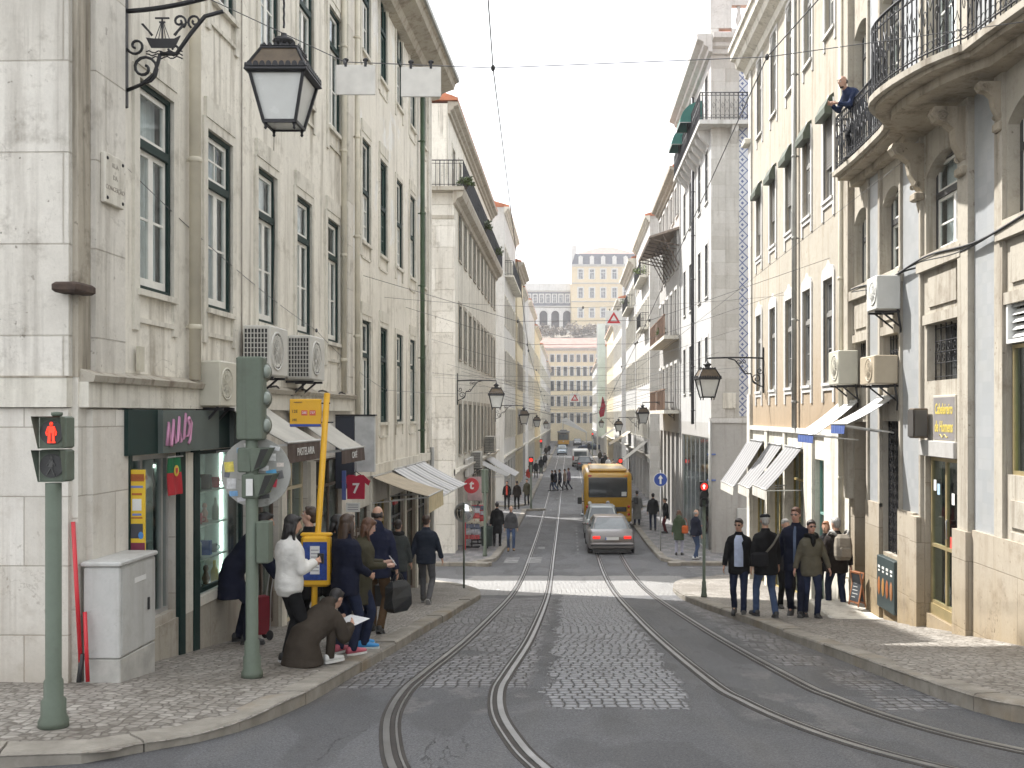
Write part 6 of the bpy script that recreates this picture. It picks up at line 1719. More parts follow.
# ---- tram
def tram():
    root = empty('tram', onroad(-1.32, 205.), PI, 'old yellow and white tram far down the street, front towards us', 'tram')
    m = MB(); m.loft([rrect(1.0,.45,1.25,4.3,.1,4), rrect(1.18,.45,1.25,3.9,.1,4), rrect(1.18,.45,1.25,-3.9,.1,4), rrect(1.0,.45,1.25,-4.3,.1,4)]); m.build('lower_body', paint('tram_yellow', (.62,.33,.03), 0), root)
    m = MB(); m.loft([rrect(.96,1.25,2.75,4.25,.1,4), rrect(1.15,1.25,2.8,3.85,.1,4), rrect(1.15,1.25,2.8,-3.85,.1,4), rrect(.96,1.25,2.75,-4.25,.1,4)]); m.build('upper_body', paint('tram_cream', (.16,.12,.07), 0), root)
    for x in (-.62, 0, .62): m = MB(); m.bbox(x-.27, x+.27, 4.2, 4.28, 1.4, 2.4, .02); m.build('front_window', M_CGLASS, root)
    for sx in (-1,1):
        for k in range(6): m = MB(); m.box(sx*1.16-.01, sx*1.16+.01, -3.3+k*1.15, -2.4+k*1.15, 1.45, 2.3); m.build('side_window', M_CGLASS, root)
    m = MB(); m.loft([rrect(1.1,2.76,2.9,4.5,.06,3), rrect(1.25,2.76,3.0,3.8,.06,3), rrect(1.25,2.76,3.0,-3.8,.06,3), rrect(1.1,2.76,2.9,-4.5,.06,3)]); m.bbox(-.7,.7,-3.2,3.2,2.98,3.28,.06); m.build('roof', pm('tram_roof', (.14,.14,.14), .7), root)
    m = MB(); m.ell((0,4.36,1.0), .13,.05,.13); m.build('headlight', M_CLEAR, root)
    m = MB(); m.bbox(-.6,.6,4.2,4.32,2.5,2.72,.02); m.build('destination_box', M_BLKPL, root)
    m = MB(); m.bar((0,.8,3.25),(0,-2.8,5.0),.06); m.bar((-.7,-2.8,5.0),(.7,-2.8,5.0),.05); m.build('trolley_pole', M_BLKPL, root)
    m = MB(); m.box(-.9,.9,-3.6,3.6,.2,.45)
    for y in (-1.5, 1.5):
        for sx in (-1,1): m.xf(Matrix.Translation(V(sx*.5,y,.33)) @ Matrix.Rotation(PI/2, 4, 'Y')); m.lathe([(.0,-.05),(.33,-.05),(.33,.05),(0,.05)], n=18); m.xf(None)
    m.build('truck_frame', M_BLKPL, root)
tram()
# ------------------------------------------------------------------ street furniture and fittings
M_SIGG = wall_mat('signal_green_paint', (.122,.148,.115), dirt=(.06,.055,.04), dirt_amt=.3, streak=.45, bump=.03, rough=.55)
M_YEL = pm('stop_yellow', (.66,.36,.015), .45, var=.06); M_SIGNW = pm('sign_white', (.66,.66,.64), .5, var=.06)
M_SRED = pm('sign_red', (.45,.025,.035), .5, var=.08); M_SBLUE = pm('sign_blue', (.02,.06,.28), .45, var=.06)
M_SBACK = pm('sign_back', (.58,.56,.51), .6, var=.12, scale=6)
M_LEDR = pm('led_red', (.8,.05,.02), .4, var=0, emit=(1., .035, .012), estr=.55)
M_LEDR2 = pm('lamp_red_signal', (.8,.05,.03), .4, var=0, emit=(1., .03, .02), estr=.5)
M_DARKL = pm('unlit_lens', (.03,.03,.03), .35, var=.1)
def post(m, h, r=.05, base=.085):
    m.lathe([(base,0),(base,.05),(base*.82,.09),(base*.82,.20),(r+.012,.22),(r+.012,.34),(r,.36),(r,h)], n=18)

def ped_signal(pos, h, label):
    root = empty('pedestrian_signal', pos, 0, label, 'traffic light')
    m = MB(); post(m, h-.5, .055, .105); m.build('post', M_SIGG, root)
    for k, lit in ((1, True), (0, False)):
        z = h-.49+k*.245
        m = MB(); m.bbox(-.10,.10,-.02,.12,z,z+.235,.012)
        m.loft([[(-.095,-.02,z+.225),(.095,-.02,z+.225),(.095,-.02,z+.01),(-.095,-.02,z+.01)], [(-.108,-.11,z+.235),(.105,-.11,z+.235),(.09,-.04,z+.0),(-.095,-.04,z+.0)]], caps=False)
        hd = m.build('signal_head', M_SIGG, root)
        m = MB(); m.disc_y((0,-.024,z+.118), .088, .008, 28); m.build('lens', M_DARKL, hd)
        m = MB().xf(Matrix.Translation(V(0,-.032,z+.118)))
        mm = M_LEDR if lit else pm('unlit_figure', (.085,.085,.08), .5, var=0)
        m.ell((0,0,.062), .014,.004,.016, 10, 6)
        if lit:
            m.box(-.025,.025,-.003,.003,-.005,.044)
            for sx in (-1,1): m.bar((sx*.022,0,.04),(sx*.036,0,.0),.012,.006); m.bar((sx*.036,0,0),(sx*.030,0,-.022),.011,.006); m.bar((sx*.014,0,-.006),(sx*.016,0,-.068),.017,.006); m.box(sx*.016-.011,sx*.016+.013,-.003,.003,-.078,-.066)
        else:
            m.bar((0,0,.045),(-.004,0,-.01),.03,.006); m.bar((.0,0,-.01),(.026,0,-.07),.015,.006); m.bar((0,0,-.01),(-.03,0,-.066),.015,.006); m.bar((.0,0,.04),(.032,0,.0),.011,.006); m.bar((0,0,.04),(-.032,0,.005),.011,.006)
        m.build('figure', mm, hd)
    m = MB(); m.lathe([(.03,0),(.04,.01),(.04,.03),(.0,.035)], (0,.05,h-.01), 10); m.build('cap', M_SIGG, root)
    return root
p1 = on_walk(53.5, 727)
ped_signal(p1, -.0-p1[2], 'pedestrian signal showing a red standing figure on a grey-green post, left foreground')

# big signal seen from behind
p2 = on_walk(252, 677)
root = empty('traffic_signal', p2, 0, 'grey-green traffic signal post seen from behind with stickered round plate', 'traffic light')
g0 = -p2[2]
m = MB(); post(m, g0+.55, .058, .10); m.build('post', M_SIGG, root)
m = MB(); m.bbox(-.13,.13,-.08,.05,g0-.24,g0+.56,.015); hd = m.build('signal_head', M_SIGG, root)
for k in range(3):
    m = MB(); z = g0-.10+k*.26
    m.xf(Matrix.Translation(V(0,.05,z)) @ Matrix.Rotation(-PI/2, 4, 'X')); m.lathe([(.11,0),(.115,.1),(.12,.2),(.105,.2),(.1,.02)], n=18); m.build('visor', M_SIGG, hd)
    m = MB(); m.ell((.135,-.0,z), .045,.06,.065, 12, 8); m.build('side_lens', pm('milky_lens', (.22,.25,.22), .35), hd)
m = MB(); m.disc_y((.0,.125,g0-.56), .34, .012, 40); pl = m.build('round_plate', wall_mat('plate_back_grey', (.36,.36,.335), dirt=(.15,.14,.12), dirt_amt=.4, streak=.4, bump=.03, rough=.6), root)
rnd = random.Random(3)
for k, (x, z, w_, h_, cc) in enumerate(((-.24,.05,.09,.10,(.6,.5,.1)), (-.22,-.10,.09,.1,(.5,.5,.5)), (-.20,-.19,.08,.05,(.15,.3,.5)), (.12,.14,.13,.07,(.6,.6,.58)), (.06,.04,.12,.05,(.7,.7,.7)), (.14,.0,.10,.05,(.1,.35,.6)), (.22,-.02,.06,.08,(.12,.12,.12)), (.13,-.09,.13,.08,(.55,.05,.08)), (.05,-.22,.16,.04,(.1,.1,.1)), (-.06,.24,.1,.06,(.5,.5,.48)), (.17,.22,.10,.04,(.6,.6,.6)), (.22,.07,.07,.04,(.55,.5,.45)), (-.26,-.02,.05,.05,(.12,.12,.14)), (-.14,.20,.07,.05,(.2,.3,.4)), (.10,-.16,.08,.03,(.5,.45,.1)), (-.12,-.24,.10,.04,(.45,.45,.47)))):
    m = MB(); a = rnd.uniform(-.2,.2); m.xf(Matrix.Translation(V(x*1.08,.117,g0-.56+z*1.08)) @ Matrix.Rotation(a, 4, 'Y')); m.box(-w_/2,w_/2,-.003,0,-h_/2,h_/2); m.build('sticker', pm('sticker%d' % k, cc, .6, var=.25, scale=30), pl)
for z, dx in ((.0, 0.), (-.25, .04)):
    zb_ = g0-.55+z; zt_ = zb_+.235
    m = MB(); m.bbox(-.12+dx,.02+dx,-.07,.11,zb_,zt_,.012)
    m.prism([(.0+dx,zt_-.004),(.19+dx,zt_+.0),(.10+dx,zb_+.05),(.02+dx,zb_+.01)], 'y', -.085, .115)
    h2 = m.build('pedestrian_head', M_SIGG, root)
    m = MB(); m.prism([(.11+dx,zt_-.012),(.184+dx,zt_-.006),(.098+dx,zb_+.054),(.045+dx,zb_+.03)], 'y', -.089, -.0855); m.build('visor_shade_plate', pm('visor_dark', (.018,.018,.016), .8), h2)  # dark plate on the visor side, painted as its shaded inside
    if z: m = MB(); m.box(-.03,.035,-.0895,-.0855,zb_+.03,zb_+.19); m.build('sticker', pm('sticker_white', (.6,.6,.58), .6), h2)
m = MB(); m.bbox(.06,.18,-.07,.09,g0-1.42,g0-1.02,.01); m.build('control_box', M_SIGG, root)

# utility cabinet, red pole and the things at the corner
pc = on_walk(120, 690); xw = -4.20
root = empty('utility_cabinet', (-4.21, 9.33, walk(-4.21, 9.33)), 0, 'pale grey metal utility cabinet against the corner of the souvenir shop', 'cabinet')
M_CAB = wall_mat('cabinet_grey', (.50,.50,.48), dirt=(.20,.17,.13), dirt_amt=.25, streak=.4, bump=.03, rough=.5)
m = MB(); m.bbox(-.165,.165,-.375,.385,-.1,.24,.01); m.build('base', pm('cabinet_base', (.40,.39,.36), .7, var=.2, scale=5), root)
m = MB(); m.bbox(-.165,.165,-.38,.39,.245,1.07,.012); m.build('body', M_CAB, root)
m = MB(); m.bbox(-.185,.185,-.40,.41,1.075,1.12,.012); m.build('lid', M_CAB, root)
m = MB(); m.box(.166,.174,-.35,.36,.27,1.05); d = m.build('door', M_CAB, root)
m = MB(); m.bbox(.174,.19,.18,.21,.58,.70,.004); m.build('handle', M_BLKPL, d)
m = MB(); m.bbox(.1745,.177,-.1,.15,.88,.93,.001); m.build('notice', M_SIGNW, d)
# red pole leaning in the corner recess
px = on_walk(80, 690)
m = MB(); m.tube([(0,0,0),(.02,.02,.25)], .022, 8); m.mat(1); m.tube([(.012,.012,.14),(-.075,.05,1.42)], .019, 8)
tag(m.build('barrier_pole', [M_BLKPL, pm('red_enamel', (.50,.02,.03), .4)], None, (-4.36, 8.84, walk(-4.4, 8.84))), 'tall thin red pole with a dark tip leaning against the stone corner pier', 'pole')
m = MB(); m.tube([(0,0,.01),(-.05,.05,.62)], .018, 8)
tag(m.build('barrier_pole', pm('red_enamel', (0,0,0)), None, (-4.28, 8.84, walk(-4.3, 8.84))), 'short red rod behind the tall red pole at the stone pier', 'pole')

def wall_empty(name, side, Y, z, label, cat, group=None, X=None):
    if side == 'L': return empty(name, ((WL(Y) if X is None else X), Y, z), PI/2-ANG*(X is None), label, cat, group)
    return empty(name, (WR if X is None else X, Y, z), -PI/2, label, cat, group)
# frame: x along the wall, -y out of the wall, z up

# souvenirs, poster and flag at the corner shop
r = empty('advert_panel', (-4.27, 9.90, -1.36), 0, 'yellow upright tour advert panel standing on the utility cabinet side of the souvenir shop', 'sign')
m = MB(); m.bbox(-.16,.16,-.16,-.12,.28,1.42,.006); m.build('board', pm('advert_yellow', (.66,.44,.03), .4, var=.05), r)
m = MB(); m.box(-.158,.158,-.164,-.1605,.31,.42); m.build('footer', pm('advert_maroon', (.16,.02,.05), .5), r)
m = MB(); m.box(-.09,.09,-.165,-.1605,.86,1.02); m.build('price_box', M_SIGNW, r)
for i, (z0, z1, w_) in enumerate(((1.36,1.26,.14),(1.20,1.17,.12),(1.10,1.07,.1),(.82,.79,.09),(.77,.75,.11))):
    m = MB(); m.box(-w_,w_,-.164,-.1605,z1,z0); m.build('line', pm('advert_ink%d' % (i % 2), ((.35,.10,.02),(.15,.2,.45))[i % 2], .5), r)
m = MB(); m.bbox(-.13,.12,-.166,-.1605,.48,.68,.02); m.build('bus_picture', pm('advert_bus', (.05,.05,.06), .5), r)
m = MB(); m.disc_y((.08,-.166,.52), .05, .006); m.build('globe', pm('advert_blue', (.05,.2,.5), .5), r)
text_mesh('YELLOWBUS', .075, pm('advert_brown', (.30,.07,.02), .5, var=0), r, (.0,-.166,1.31))
r.scale = (.5, .5, .72); r.location.z = -1.36-.28*.72
r = wall_empty('portugal_flag', 'L', 10.74, -.86, 'small green and red Portuguese flag hanging under the shop fascia', 'flag')
def flag_cloth(w_, h_, amp, n=10, mcut=.4, vert=True):
    m = MB(); vs = []
    for j in range(n+1):
        for i in range(n+1):
            x = -w_/2+w_*i/n; z = h_*j/n
            vs.append((x, amp*math.sin(i*1.1+j*.3), z))
    fs = []
    for j in range(n):
        for i in range(n):
            fs.append((j*(n+1)+i, j*(n+1)+i+1, (j+1)*(n+1)+i+1, (j+1)*(n+1)+i))
    b0 = len(m.f); m.add([(x,y-.12,z) for x,y,z in vs], fs, True); m.add([(x,y-.115,z) for x,y,z in vs], fs, True)
    for q in range(len(m.f)): m.mi[q] = 1 if (q % (n*n))//n >= n*(1-mcut) else 0
    return m
flag_cloth(.34, .40, .012).build('cloth', [pm('flag_red', (.42,.02,.03), .8), pm('flag_green', (.01,.13,.05), .8)], r)
m = MB(); m.xf(Matrix.Translation(V(0,-.135,.26))); m.disc_y((0,0,0), .06, .004, 20); m.build('emblem', pm('flag_yellow', (.6,.45,.05), .6), r)
m = MB(); m.xf(Matrix.Translation(V(0,-.139,.26))); m.prism([(-.025,.03),(.025,.03),(.025,-.01),(0,-.035),(-.025,-.01)], 'y', -.002, .002); m.build('shield', pm('shield_red', (.5,.03,.04), .6), r)
m = MB(); m.tube([(-.2,-.12,.41),(.2,-.12,.41)], .008, 6); m.build('rod', M_ALU, r)
# shelves and souvenirs inside the windows
M_SHELF = pm('shelf_white', (.55,.58,.55), .5)
def shelf(Ya, Yb, label, dy=.22):
    r = wall_empty('display_shelf', 'L', (Ya+Yb)/2, -2.35, label, 'shelf'); a = (Yb-Ya)/2-.05
    for k in range(4): m = MB(); m.box(-a,a,dy,dy+.3,.12+k*.42,.14+k*.42); m.build('shelf_board', M_SHELF, r)
    m = MB(); m.box(-a,a,dy+.3,dy+.32,0,1.9); m.build('back_panel', pm('shop_back', (.22,.24,.22), .8, var=.3, scale=5), r)
    for sx in (-1,1): m = MB(); m.box(sx*a-.015,sx*a+.015,dy,dy+.3,0,1.9); m.build('upright', M_SHELF, r)
    return r
shelf(9.85, 11.0, 'white display shelves behind the souvenir shop door'); shelf(11.65, 13.25, 'white display shelves in the big souvenir shop window')
SOUV = [((.5,.04,.05),'red'),((.05,.12,.4),'blue'),((.6,.45,.08),'yellow'),((.05,.05,.05),'black'),((.5,.48,.42),'cream'),((.28,.16,.08),'brown'),((.08,.25,.18),'green'),((.5,.25,.2),'pink'),((.3,.3,.32),'grey'),((.55,.2,.04),'orange')]
shapes = ['bottle','box','mug','figurine']
rnd = random.Random(11); nso = 0
for wi, (Ya, Yb, nm) in enumerate(((9.95, 10.95, 'door'), (11.75, 13.2, 'big window'))):
    for k in range(4):
        for q in range(3 if wi == 0 else 5):
            cc, cn = SOUV[(nso*7+k) % 10]; sh = shapes[(nso+k) % 4]; nso += 1
            Yq = Ya+(Yb-Ya)*(q+.5)/(3 if wi == 0 else 5)+rnd.uniform(-.04,.04)
            r = MB(); s = rnd.uniform(.85,1.2)
            if sh == 'bottle': r.lathe([(.04*s,0),(.045*s,.02),(.045*s,.16*s),(.018*s,.21*s),(.018*s,.28*s),(0,.285*s)], n=12)
            elif sh == 'box': r.bbox(-.08*s,.08*s,-.04,.04,0,.20*s,.006)
            elif sh == 'mug': r.lathe([(.045*s,0),(.05*s,.12*s),(.043*s,.12*s),(.04*s,.02),(.0,.02)], n=14); r.tube([(.05*s,0,.03),(.085*s,0,.045),(.085*s,0,.08),(.05*s,0,.095)], .008, 6)
            else: r.lathe([(.05*s,0),(.05*s,.02),(.03*s,.06),(.05*s,.12),(.02*s,.19*s),(.035*s,.22*s),(.025*s,.26*s),(0,.27*s)], n=12)
            o = r.build('souvenir_'+sh, pm('souvenir_'+cn, cc, .4)); tag(o, '%s souvenir %s on the %s shelf behind the %s of the corner shop' % (cn, sh, ('lowest','second','third','top')[k], nm), 'souvenir', 'souvenirs in the corner shop')
            o.location = (WL(Yq)-.34, Yq, -2.35+.14+.42*k)
# lit tubes inside the shop, seen through the big window
for k, (Y, x) in enumerate(((13.18, -.30), (12.2, -.55))):
    r = empty('tube_lamp', (WL(Y)+x, Y, -2.2 if k == 0 else -.60), 0, ['upright lit fluorescent tube at the far side of the big shop window','lit fluorescent tube under the ceiling of the souvenir shop'][k], 'lamp')
    m = MB()
    if k == 0: m.tube([(0,0,.1),(0,0,1.7)], .022, 8)
    else: m.tube([(0,-.6,0),(0,.6,0)], .02, 8)
    m.build('tube', pm('tube_light', (.8,.9,.85), .5, var=0, emit=(.85,1.,.93), estr=2.5), r)
    m = MB(); m.box(-.03,.03,.022,.05,.05,1.75) if k == 0 else m.box(-.03,.03,-.65,.65,.022,.05); m.build('fitting', M_SIGNW, r)
# wall plaque near the corner
r = wall_empty('stone_plaque', 'L', 9.44, 1.98, 'square stone wall plaque with four dark bolts and carved street name at the corner', 'plaque')
m = MB(); m.bbox(-.19,.19,-.10,-.05,0,.47,.008); m.build('slab', M_STONE, r)
for sx in (-1,1):
    for z in (.05,.42): m = MB(); m.ell((sx*.15,-.10,z),.018,.012,.018,8,6); m.build('bolt', M_IRON, r)
for k, t in enumerate(('RUA','DA','CONCEIÇÃO')): text_mesh(t, .062, pm('carved', (.33,.30,.26), .9), r, (0,-.101,.37-.11*k))
m = MB(); m.box(-.05,.06,-.075,-.04,-.0,.25); tag(m.build('junction_box', pm('pale_box', (.5,.47,.38), .6), None, (WL(10.05)+.0, 10.05, .44), PI/2-ANG), 'small cream junction box low on the wall beside the corner pilaster', 'junction box')

# air conditioners
def aircon(side, Y, z, w_, h_, d, label, grid='side', col=(.52,.51,.47), X=None, out=.06):
    r = wall_empty('air_conditioner', side, Y, z, label, 'air conditioner', None, X)
    nm = 'aircon_%d' % int(col[0]*100+col[2]*10)
    m = MB(); m.bbox(-w_/2,w_/2,-d-out,-out,0,h_,.015); m.build('casing', pm(nm, col, .5, var=.08, scale=3), r)
    m = MB(); m.xf(Matrix.Translation(V(-w_*.12 if side == 'L' else w_*.12,-d-out,h_*.5)) @ Matrix.Rotation(PI/2, 4, 'X'))
    rr = min(h_*.40, w_*.33); m.lathe([(rr*1.05,-.01),(rr*1.05,.012),(rr*.95,.014),(rr*.95,-.01)], n=28)
    for k in range(4): q = rr*(.22+.2*k); m.lathe([(q,.004),(q+.012,.008),(q+.012,-.004),(q,-.004)], n=24)
    for k in range(6): a = PI*k/6; m.bar((rr*math.cos(a),rr*math.sin(a),.006),(-rr*math.cos(a),-rr*math.sin(a),.006),.01,.006)
    m.build('fan_guard', pm(nm, col), r)
    m = MB(); m.xf(Matrix.Translation(V(-w_*.12 if side == 'L' else w_*.12,-d-out-.001,h_*.5)) @ Matrix.Rotation(PI/2, 4, 'X')); m.lathe([(0,.002),(rr*.94,.002),(rr*.94,-.003),(0,-.003)], n=28); m.build('fan_recess', pm('fan_dark', (.06,.06,.055), .8), r)
    if grid == 'side':
        ex = -w_/2 if side == 'L' else w_/2; e = -1 if side == 'L' else 1
        m = MB(); m.box(min(ex,ex+e*.004),max(ex,ex+e*.004),-d-out+.03,-out-.02,.04,h_-.04); m.build('coil', pm('coil_dark', (.035,.035,.035), .7), r)
        m = MB(); n1, n2 = 7, 9
        for k in range(n1+1): y = -d-out+.03+(d-.05)*k/n1; m.box(min(ex+e*.004,ex+e*.014),max(ex+e*.004,ex+e*.014),y-.006,y+.006,.04,h_-.04)
        for k in range(n2+1): z_ = .04+(h_-.08)*k/n2; m.box(min(ex+e*.005,ex+e*.013),max(ex+e*.005,ex+e*.013),-d-out+.03,-out-.02,z_-.006,z_+.006)
        m.build('coil_guard', pm(nm, col), r)
    m = MB()
    for sx in (-.32,.32): m.bar((sx*w_,-out-d,-.03),(sx*w_,0,-.03),.035); m.bar((sx*w_,-out-d*.7,-.04),(sx*w_,0,-.3),.025)
    m.build('bracket', M_IRON, r)
    m = MB(); m.tube([(w_*.4,-.1,.05),(w_*.45,-.08,-.15),(w_*.42,-.05,-.3),(w_*.3,-.03,-.42)], .018, 6); m.build('hose', M_BLKPL, r)
    return r
aircon('L', 11.78, .10, .55, .53, .26, 'cream air conditioner low on the wall above the souvenir shop, nearest of three', grid='no', col=(.50,.48,.40))
aircon('L', 13.35, .52, .75, .65, .36, 'white air conditioner with a grid side, middle of three on the left wall')
aircon('L', 15.22, .53, .75, .66, .36, 'white air conditioner with a grid side, farthest of the three under the green windows')
aircon('R', 16.05, 1.68, .55, .54, .38, 'white air conditioner with pipes, uppermost on the tiled building', grid='no', col=(.56,.56,.53))
aircon('R', 18.45, .56, .70, .62, .36, 'cream air conditioner with round fan on the tiled building, lower left', grid='no', col=(.50,.47,.40))
aircon('R', 16.3, .50, .80, .46, .38, 'yellowed air conditioner with louvred end above the white awning', grid='no', col=(.40,.34,.25))
aircon('L', 45.2, -2.4, .9, .75, .4, 'air conditioner above the red sign on the balcony building', X=-4.46, col=(.45,.44,.40))
aircon('L', 52.0, -1.9, 1.2, .8, .5, 'larger cream air conditioner farther along the balcony building', X=-4.46, col=(.48,.46,.40))

# ------------------------------------------------------------------ lanterns on scrolled brackets
def lantern(r, c, s=1., rot=0., chain=.4):
    """four-sided tapering lantern hanging from c"""
    M_LG = pm('lantern_glass', (.55,.56,.54), .25, var=.06); M_LT = pm('lantern_top', (.10,.075,.05), .6, metal=.2, var=.3, scale=8)
    base = Matrix.Translation(Vector(c)) @ Matrix.Rotation(rot, 4, 'Z') @ Matrix.Scale(s, 4)
    def sq(a, z): return [(-a,-a,z),(a,-a,z),(a,a,z),(-a,a,z)]
    m = MB().xf(base)
    z = -chain
    if chain > .05:
        for k in range(int(chain/.05)): m.bar((-.008 if k % 2 else .008,0,-k*.05),(.008 if k % 2 else -.008,0,-(k+1)*.05),.018)
    m.lathe([(.0,0),(.03,-.01),(.035,-.04),(.10,-.07),(.12,-.10),(.075,-.13),(.07,-.17),(.14,-.19),(.15,-.22)][::-1], (0,0,z), 16)
    m.loft([sq(.19,z-.20),sq(.20,z-.23)]); m.loft([sq(.315,z-.455),sq(.325,z-.49),sq(.29,z-.51)])
    for k in range(4):
        a = PI/2*k; q = Matrix.Rotation(a, 4, 'Z'); m.xf(base @ q)
        n = 9
        for i in range(n): x = -.30+.60*(i+.5)/n; m.prism([(x-.033,z-.46),(x+.033,z-.46),(x+.02,z-.415),(x,z-.405),(x-.02,z-.415)], 'y', -.325, -.312)
        for i in range(6): x = -.18+.36*(i+.5)/6; m.prism([(x-.03,z-.205),(x+.03,z-.205),(x,z-.17)], 'y', -.20, -.19)
        m.bar((-.275,-.275,z-.51),(-.165,-.165,z-.99),.03)
        m.box(-.165,.165,-.18,-.155,z-1.0,z-.965)
        m.lathe([(.0,-.07),(.018,-.05),(.012,-.03),(.022,0)], (-.15,-.15,z-1.0), 8)
        m.bar((-.31,-.31,z-.46),(-.19,-.19,z-.23),.022)
    m.xf(base)
    m.build('lantern_frame', M_IRON, r)
    m = MB().xf(base); m.loft([sq(.30,z-.46),sq(.185,z-.23)]); m.build('lantern_cowl', M_LT, r)
    m = MB().xf(base); m.loft([sq(.262,z-.505),sq(.155,z-.985)]); m.build('lantern_glass', M_LG, r)

def bracket(r, L, up=.0, mirror=1, emblem=False):
    """scrolled iron arm: wall plate at x=0 standing out along -y by L"""
    m = MB()
    m.bbox(-.035,.035,-.035,0,-.95,.30,.008)
    n = 16
    arm = [(0,-.02,0)] + [(0,-L*k/n,.02*math.sin(k/n*PI)+up*(k/n)**2) for k in range(1,n+1)]
    m.tube(arm, .024, 8)
    def P2(pts): return [(0,-a,b) for a,b in pts]
    m.tube(P2([(.03,-.78),(.18,-.72),(.30,-.62),(.34,-.50),(.36,-.42)]), .018, 6)
    m.tube(P2([(.36,-.42),(.52,-.42),(.66,-.22),(.80,-.05),(.98,.0)]), .02, 6)
    m.tube(P2(spiral(.20,-.56,.15,.03,-90,420)), .015, 6); m.tube(P2(spiral(.12,-.34,.09,.02,200,620)), .013, 6)
    m.tube(P2(spiral(.55,-.10,.07,.015,-60,400)), .012, 6); m.tube(P2(spiral(.70,-.10,.07,.015,240,-220)), .012, 6)
    m.tube(P2(spiral(.50,-.37,.06,.015,180,560)), .012, 6)
    if emblem:
        # ship with a bird at each end, over waves
        m.prism([(-(.22),-.26),(-(.27),-.36),(-(.50),-.36),(-(.56),-.24),(-(.50),-.27),(-(.30),-.27)], 'x', -.008, .008)
        m.bar((0,-.38,-.28),(0,-.38,-.06),.014)
        for k in range(5): m.bar((0,-.38,-.08),(0,-.31-.035*k,-.27),.006)
        m.box(-.006,.006,-.45,-.31,-.075,-.06); m.box(-.006,.006,-.41,-.35,-.115,-.10)
        for y0, s in ((-.24,1),(-.54,-1)):
            m.prism([(y0-s*.05,-.23),(y0+s*.02,-.15),(y0+s*.045,-.12),(y0+s*.07,-.125),(y0+s*.04,-.16),(y0-s*.0,-.20),(y0-s*.03,-.245)], 'x', -.007, .007)
        for q in range(3): m.tube([(0,-.22-.03*k,-.40-.028*q+.012*math.sin(k*1.8+q)) for k in range(13)], .007, 5)
    m.build('bracket', M_IRON, r)
M_ = [('L', 9.82, 3.98, None, -4.40, 1.58, .42, 'large iron street lantern on a scrolled bracket with a ship emblem, top left', True, .70),
      ('R', 27.2, 1.55, None, WR, 1.55, .0, 'iron street lantern with brown cowl hanging from the ochre building', False, .10),
      ('L', 39.3, 1.35, None, -4.46, 1.55, .0, 'iron lantern on the near corner of the balcony building', False, .10),
      ('L', 59.5, .55, None, -4.46, 1.7, .0, 'second iron lantern down the left row, at the block end', False, .10),
      ('L', 84.0, .1, None, -4.4, 1.6, .0, 'third iron lantern down the left row', False, .10),
      ('L', 120.0, -.5, None, -4.5, 1.6, .0, 'fourth iron lantern down the left row', False, .10),
      ('R', 51.5, .65, None, 5.4, 1.65, .0, 'iron lantern under the timber balconies on the right row', False, .10),
      ('R', 78.0, -.2, None, 5.4, 1.6, .0, 'second iron lantern down the right row', False, .10),
      ('R', 121.0, -.4, None, 5.4, 1.6, .0, 'third iron lantern down the right row', False, .10)]
for side, Y, z, _, X, L, up, lab, emb, ch in M_:
    r = wall_empty('street_lantern', side, Y, z, lab, 'street lamp', 'street lanterns on wall brackets', X)
    bracket(r, L, up, emblem=emb)
    lantern(r, (0,-L,up-.02+.04), 1.0 if not emb else .93, R(6 if not emb else 0), ch)
# lamp on a post end: blank sign boards and wires
M_WIRE = pm('wire', (.09,.09,.092), .5, var=0)
def wire(pts, label, r=.009, sag=.0, name='overhead_wire'):
    P = [Vector(p) for p in pts]; out = []
    for a, b in zip(P[:-1], P[1:]):
        n = 10
        for k in range(n): t = k/n; q = a.lerp(b, t); q.z -= sag*4*t*(1-t); out.append(tuple(q))
    out.append(tuple(P[-1]))
    m = MB(); m.tube(out, r, 5)
    for p in P[1:-1]: m.ell(p, .022,.022,.035, 8, 6)
    return tag(m.build(name, M_WIRE), label, 'wire', 'overhead tram wires')
def px3(x, y, Y): return ((x-VX)*Y/F, Y, (VY-y)*Y/F)
wire([px3(125,-40,9.9), px3(345,62,10.), px3(493,68,10.), px3(767,57,10.), (5.3,10.,4.05)], 'span wire across the street that carries the two blank boards', .005)
wire([(-.45,4,3.35), px3(493,68,10.), (-1.0,24,1.55), (-1.1,45,.2), (-1.15,90,-.35), (-1.2,160,-.4), (-1.25,235,-.4)], 'contact wire above the left tram track', .0065)
wire([(2.6,5,3.6), px3(767,57,10.), (1.62,24,1.75), (1.55,45,.3), (1.5,90,-.3), (1.55,160,-.4), (1.6,235,-.4)], 'contact wire above the right tram track', .0065)
spans = [(20.,1.9,2.2),(24.5,1.75,2.05),(31.,1.5,1.75),(36.,.95,1.3),(41.,.9,1.0),(46.,.6,.75),(54.,.4,.5),(63.,.2,.3),(76.,.0,.1),(90.,-.1,0.),(110.,-.2,-.1),(135.,-.2,-.2)]
for i, (Y, zl, zc) in enumerate(spans):
    xl = WL(Y) if Y < 28.2 else -4.46; xr_ = WR if Y < 29 else 5.45
    wire([(xl,Y,zl+.9), (-1.05,Y,zl-.02 if Y < 30 else zl-.1), (1.6,Y,zl), (xr_,Y+.3,zc+1.0)], ['first','second','third','fourth','fifth','sixth','seventh','eighth','ninth','tenth','eleventh','twelfth'][i]+' cross span wire counted from the near end of the street', .005 if Y < 50 else .009)
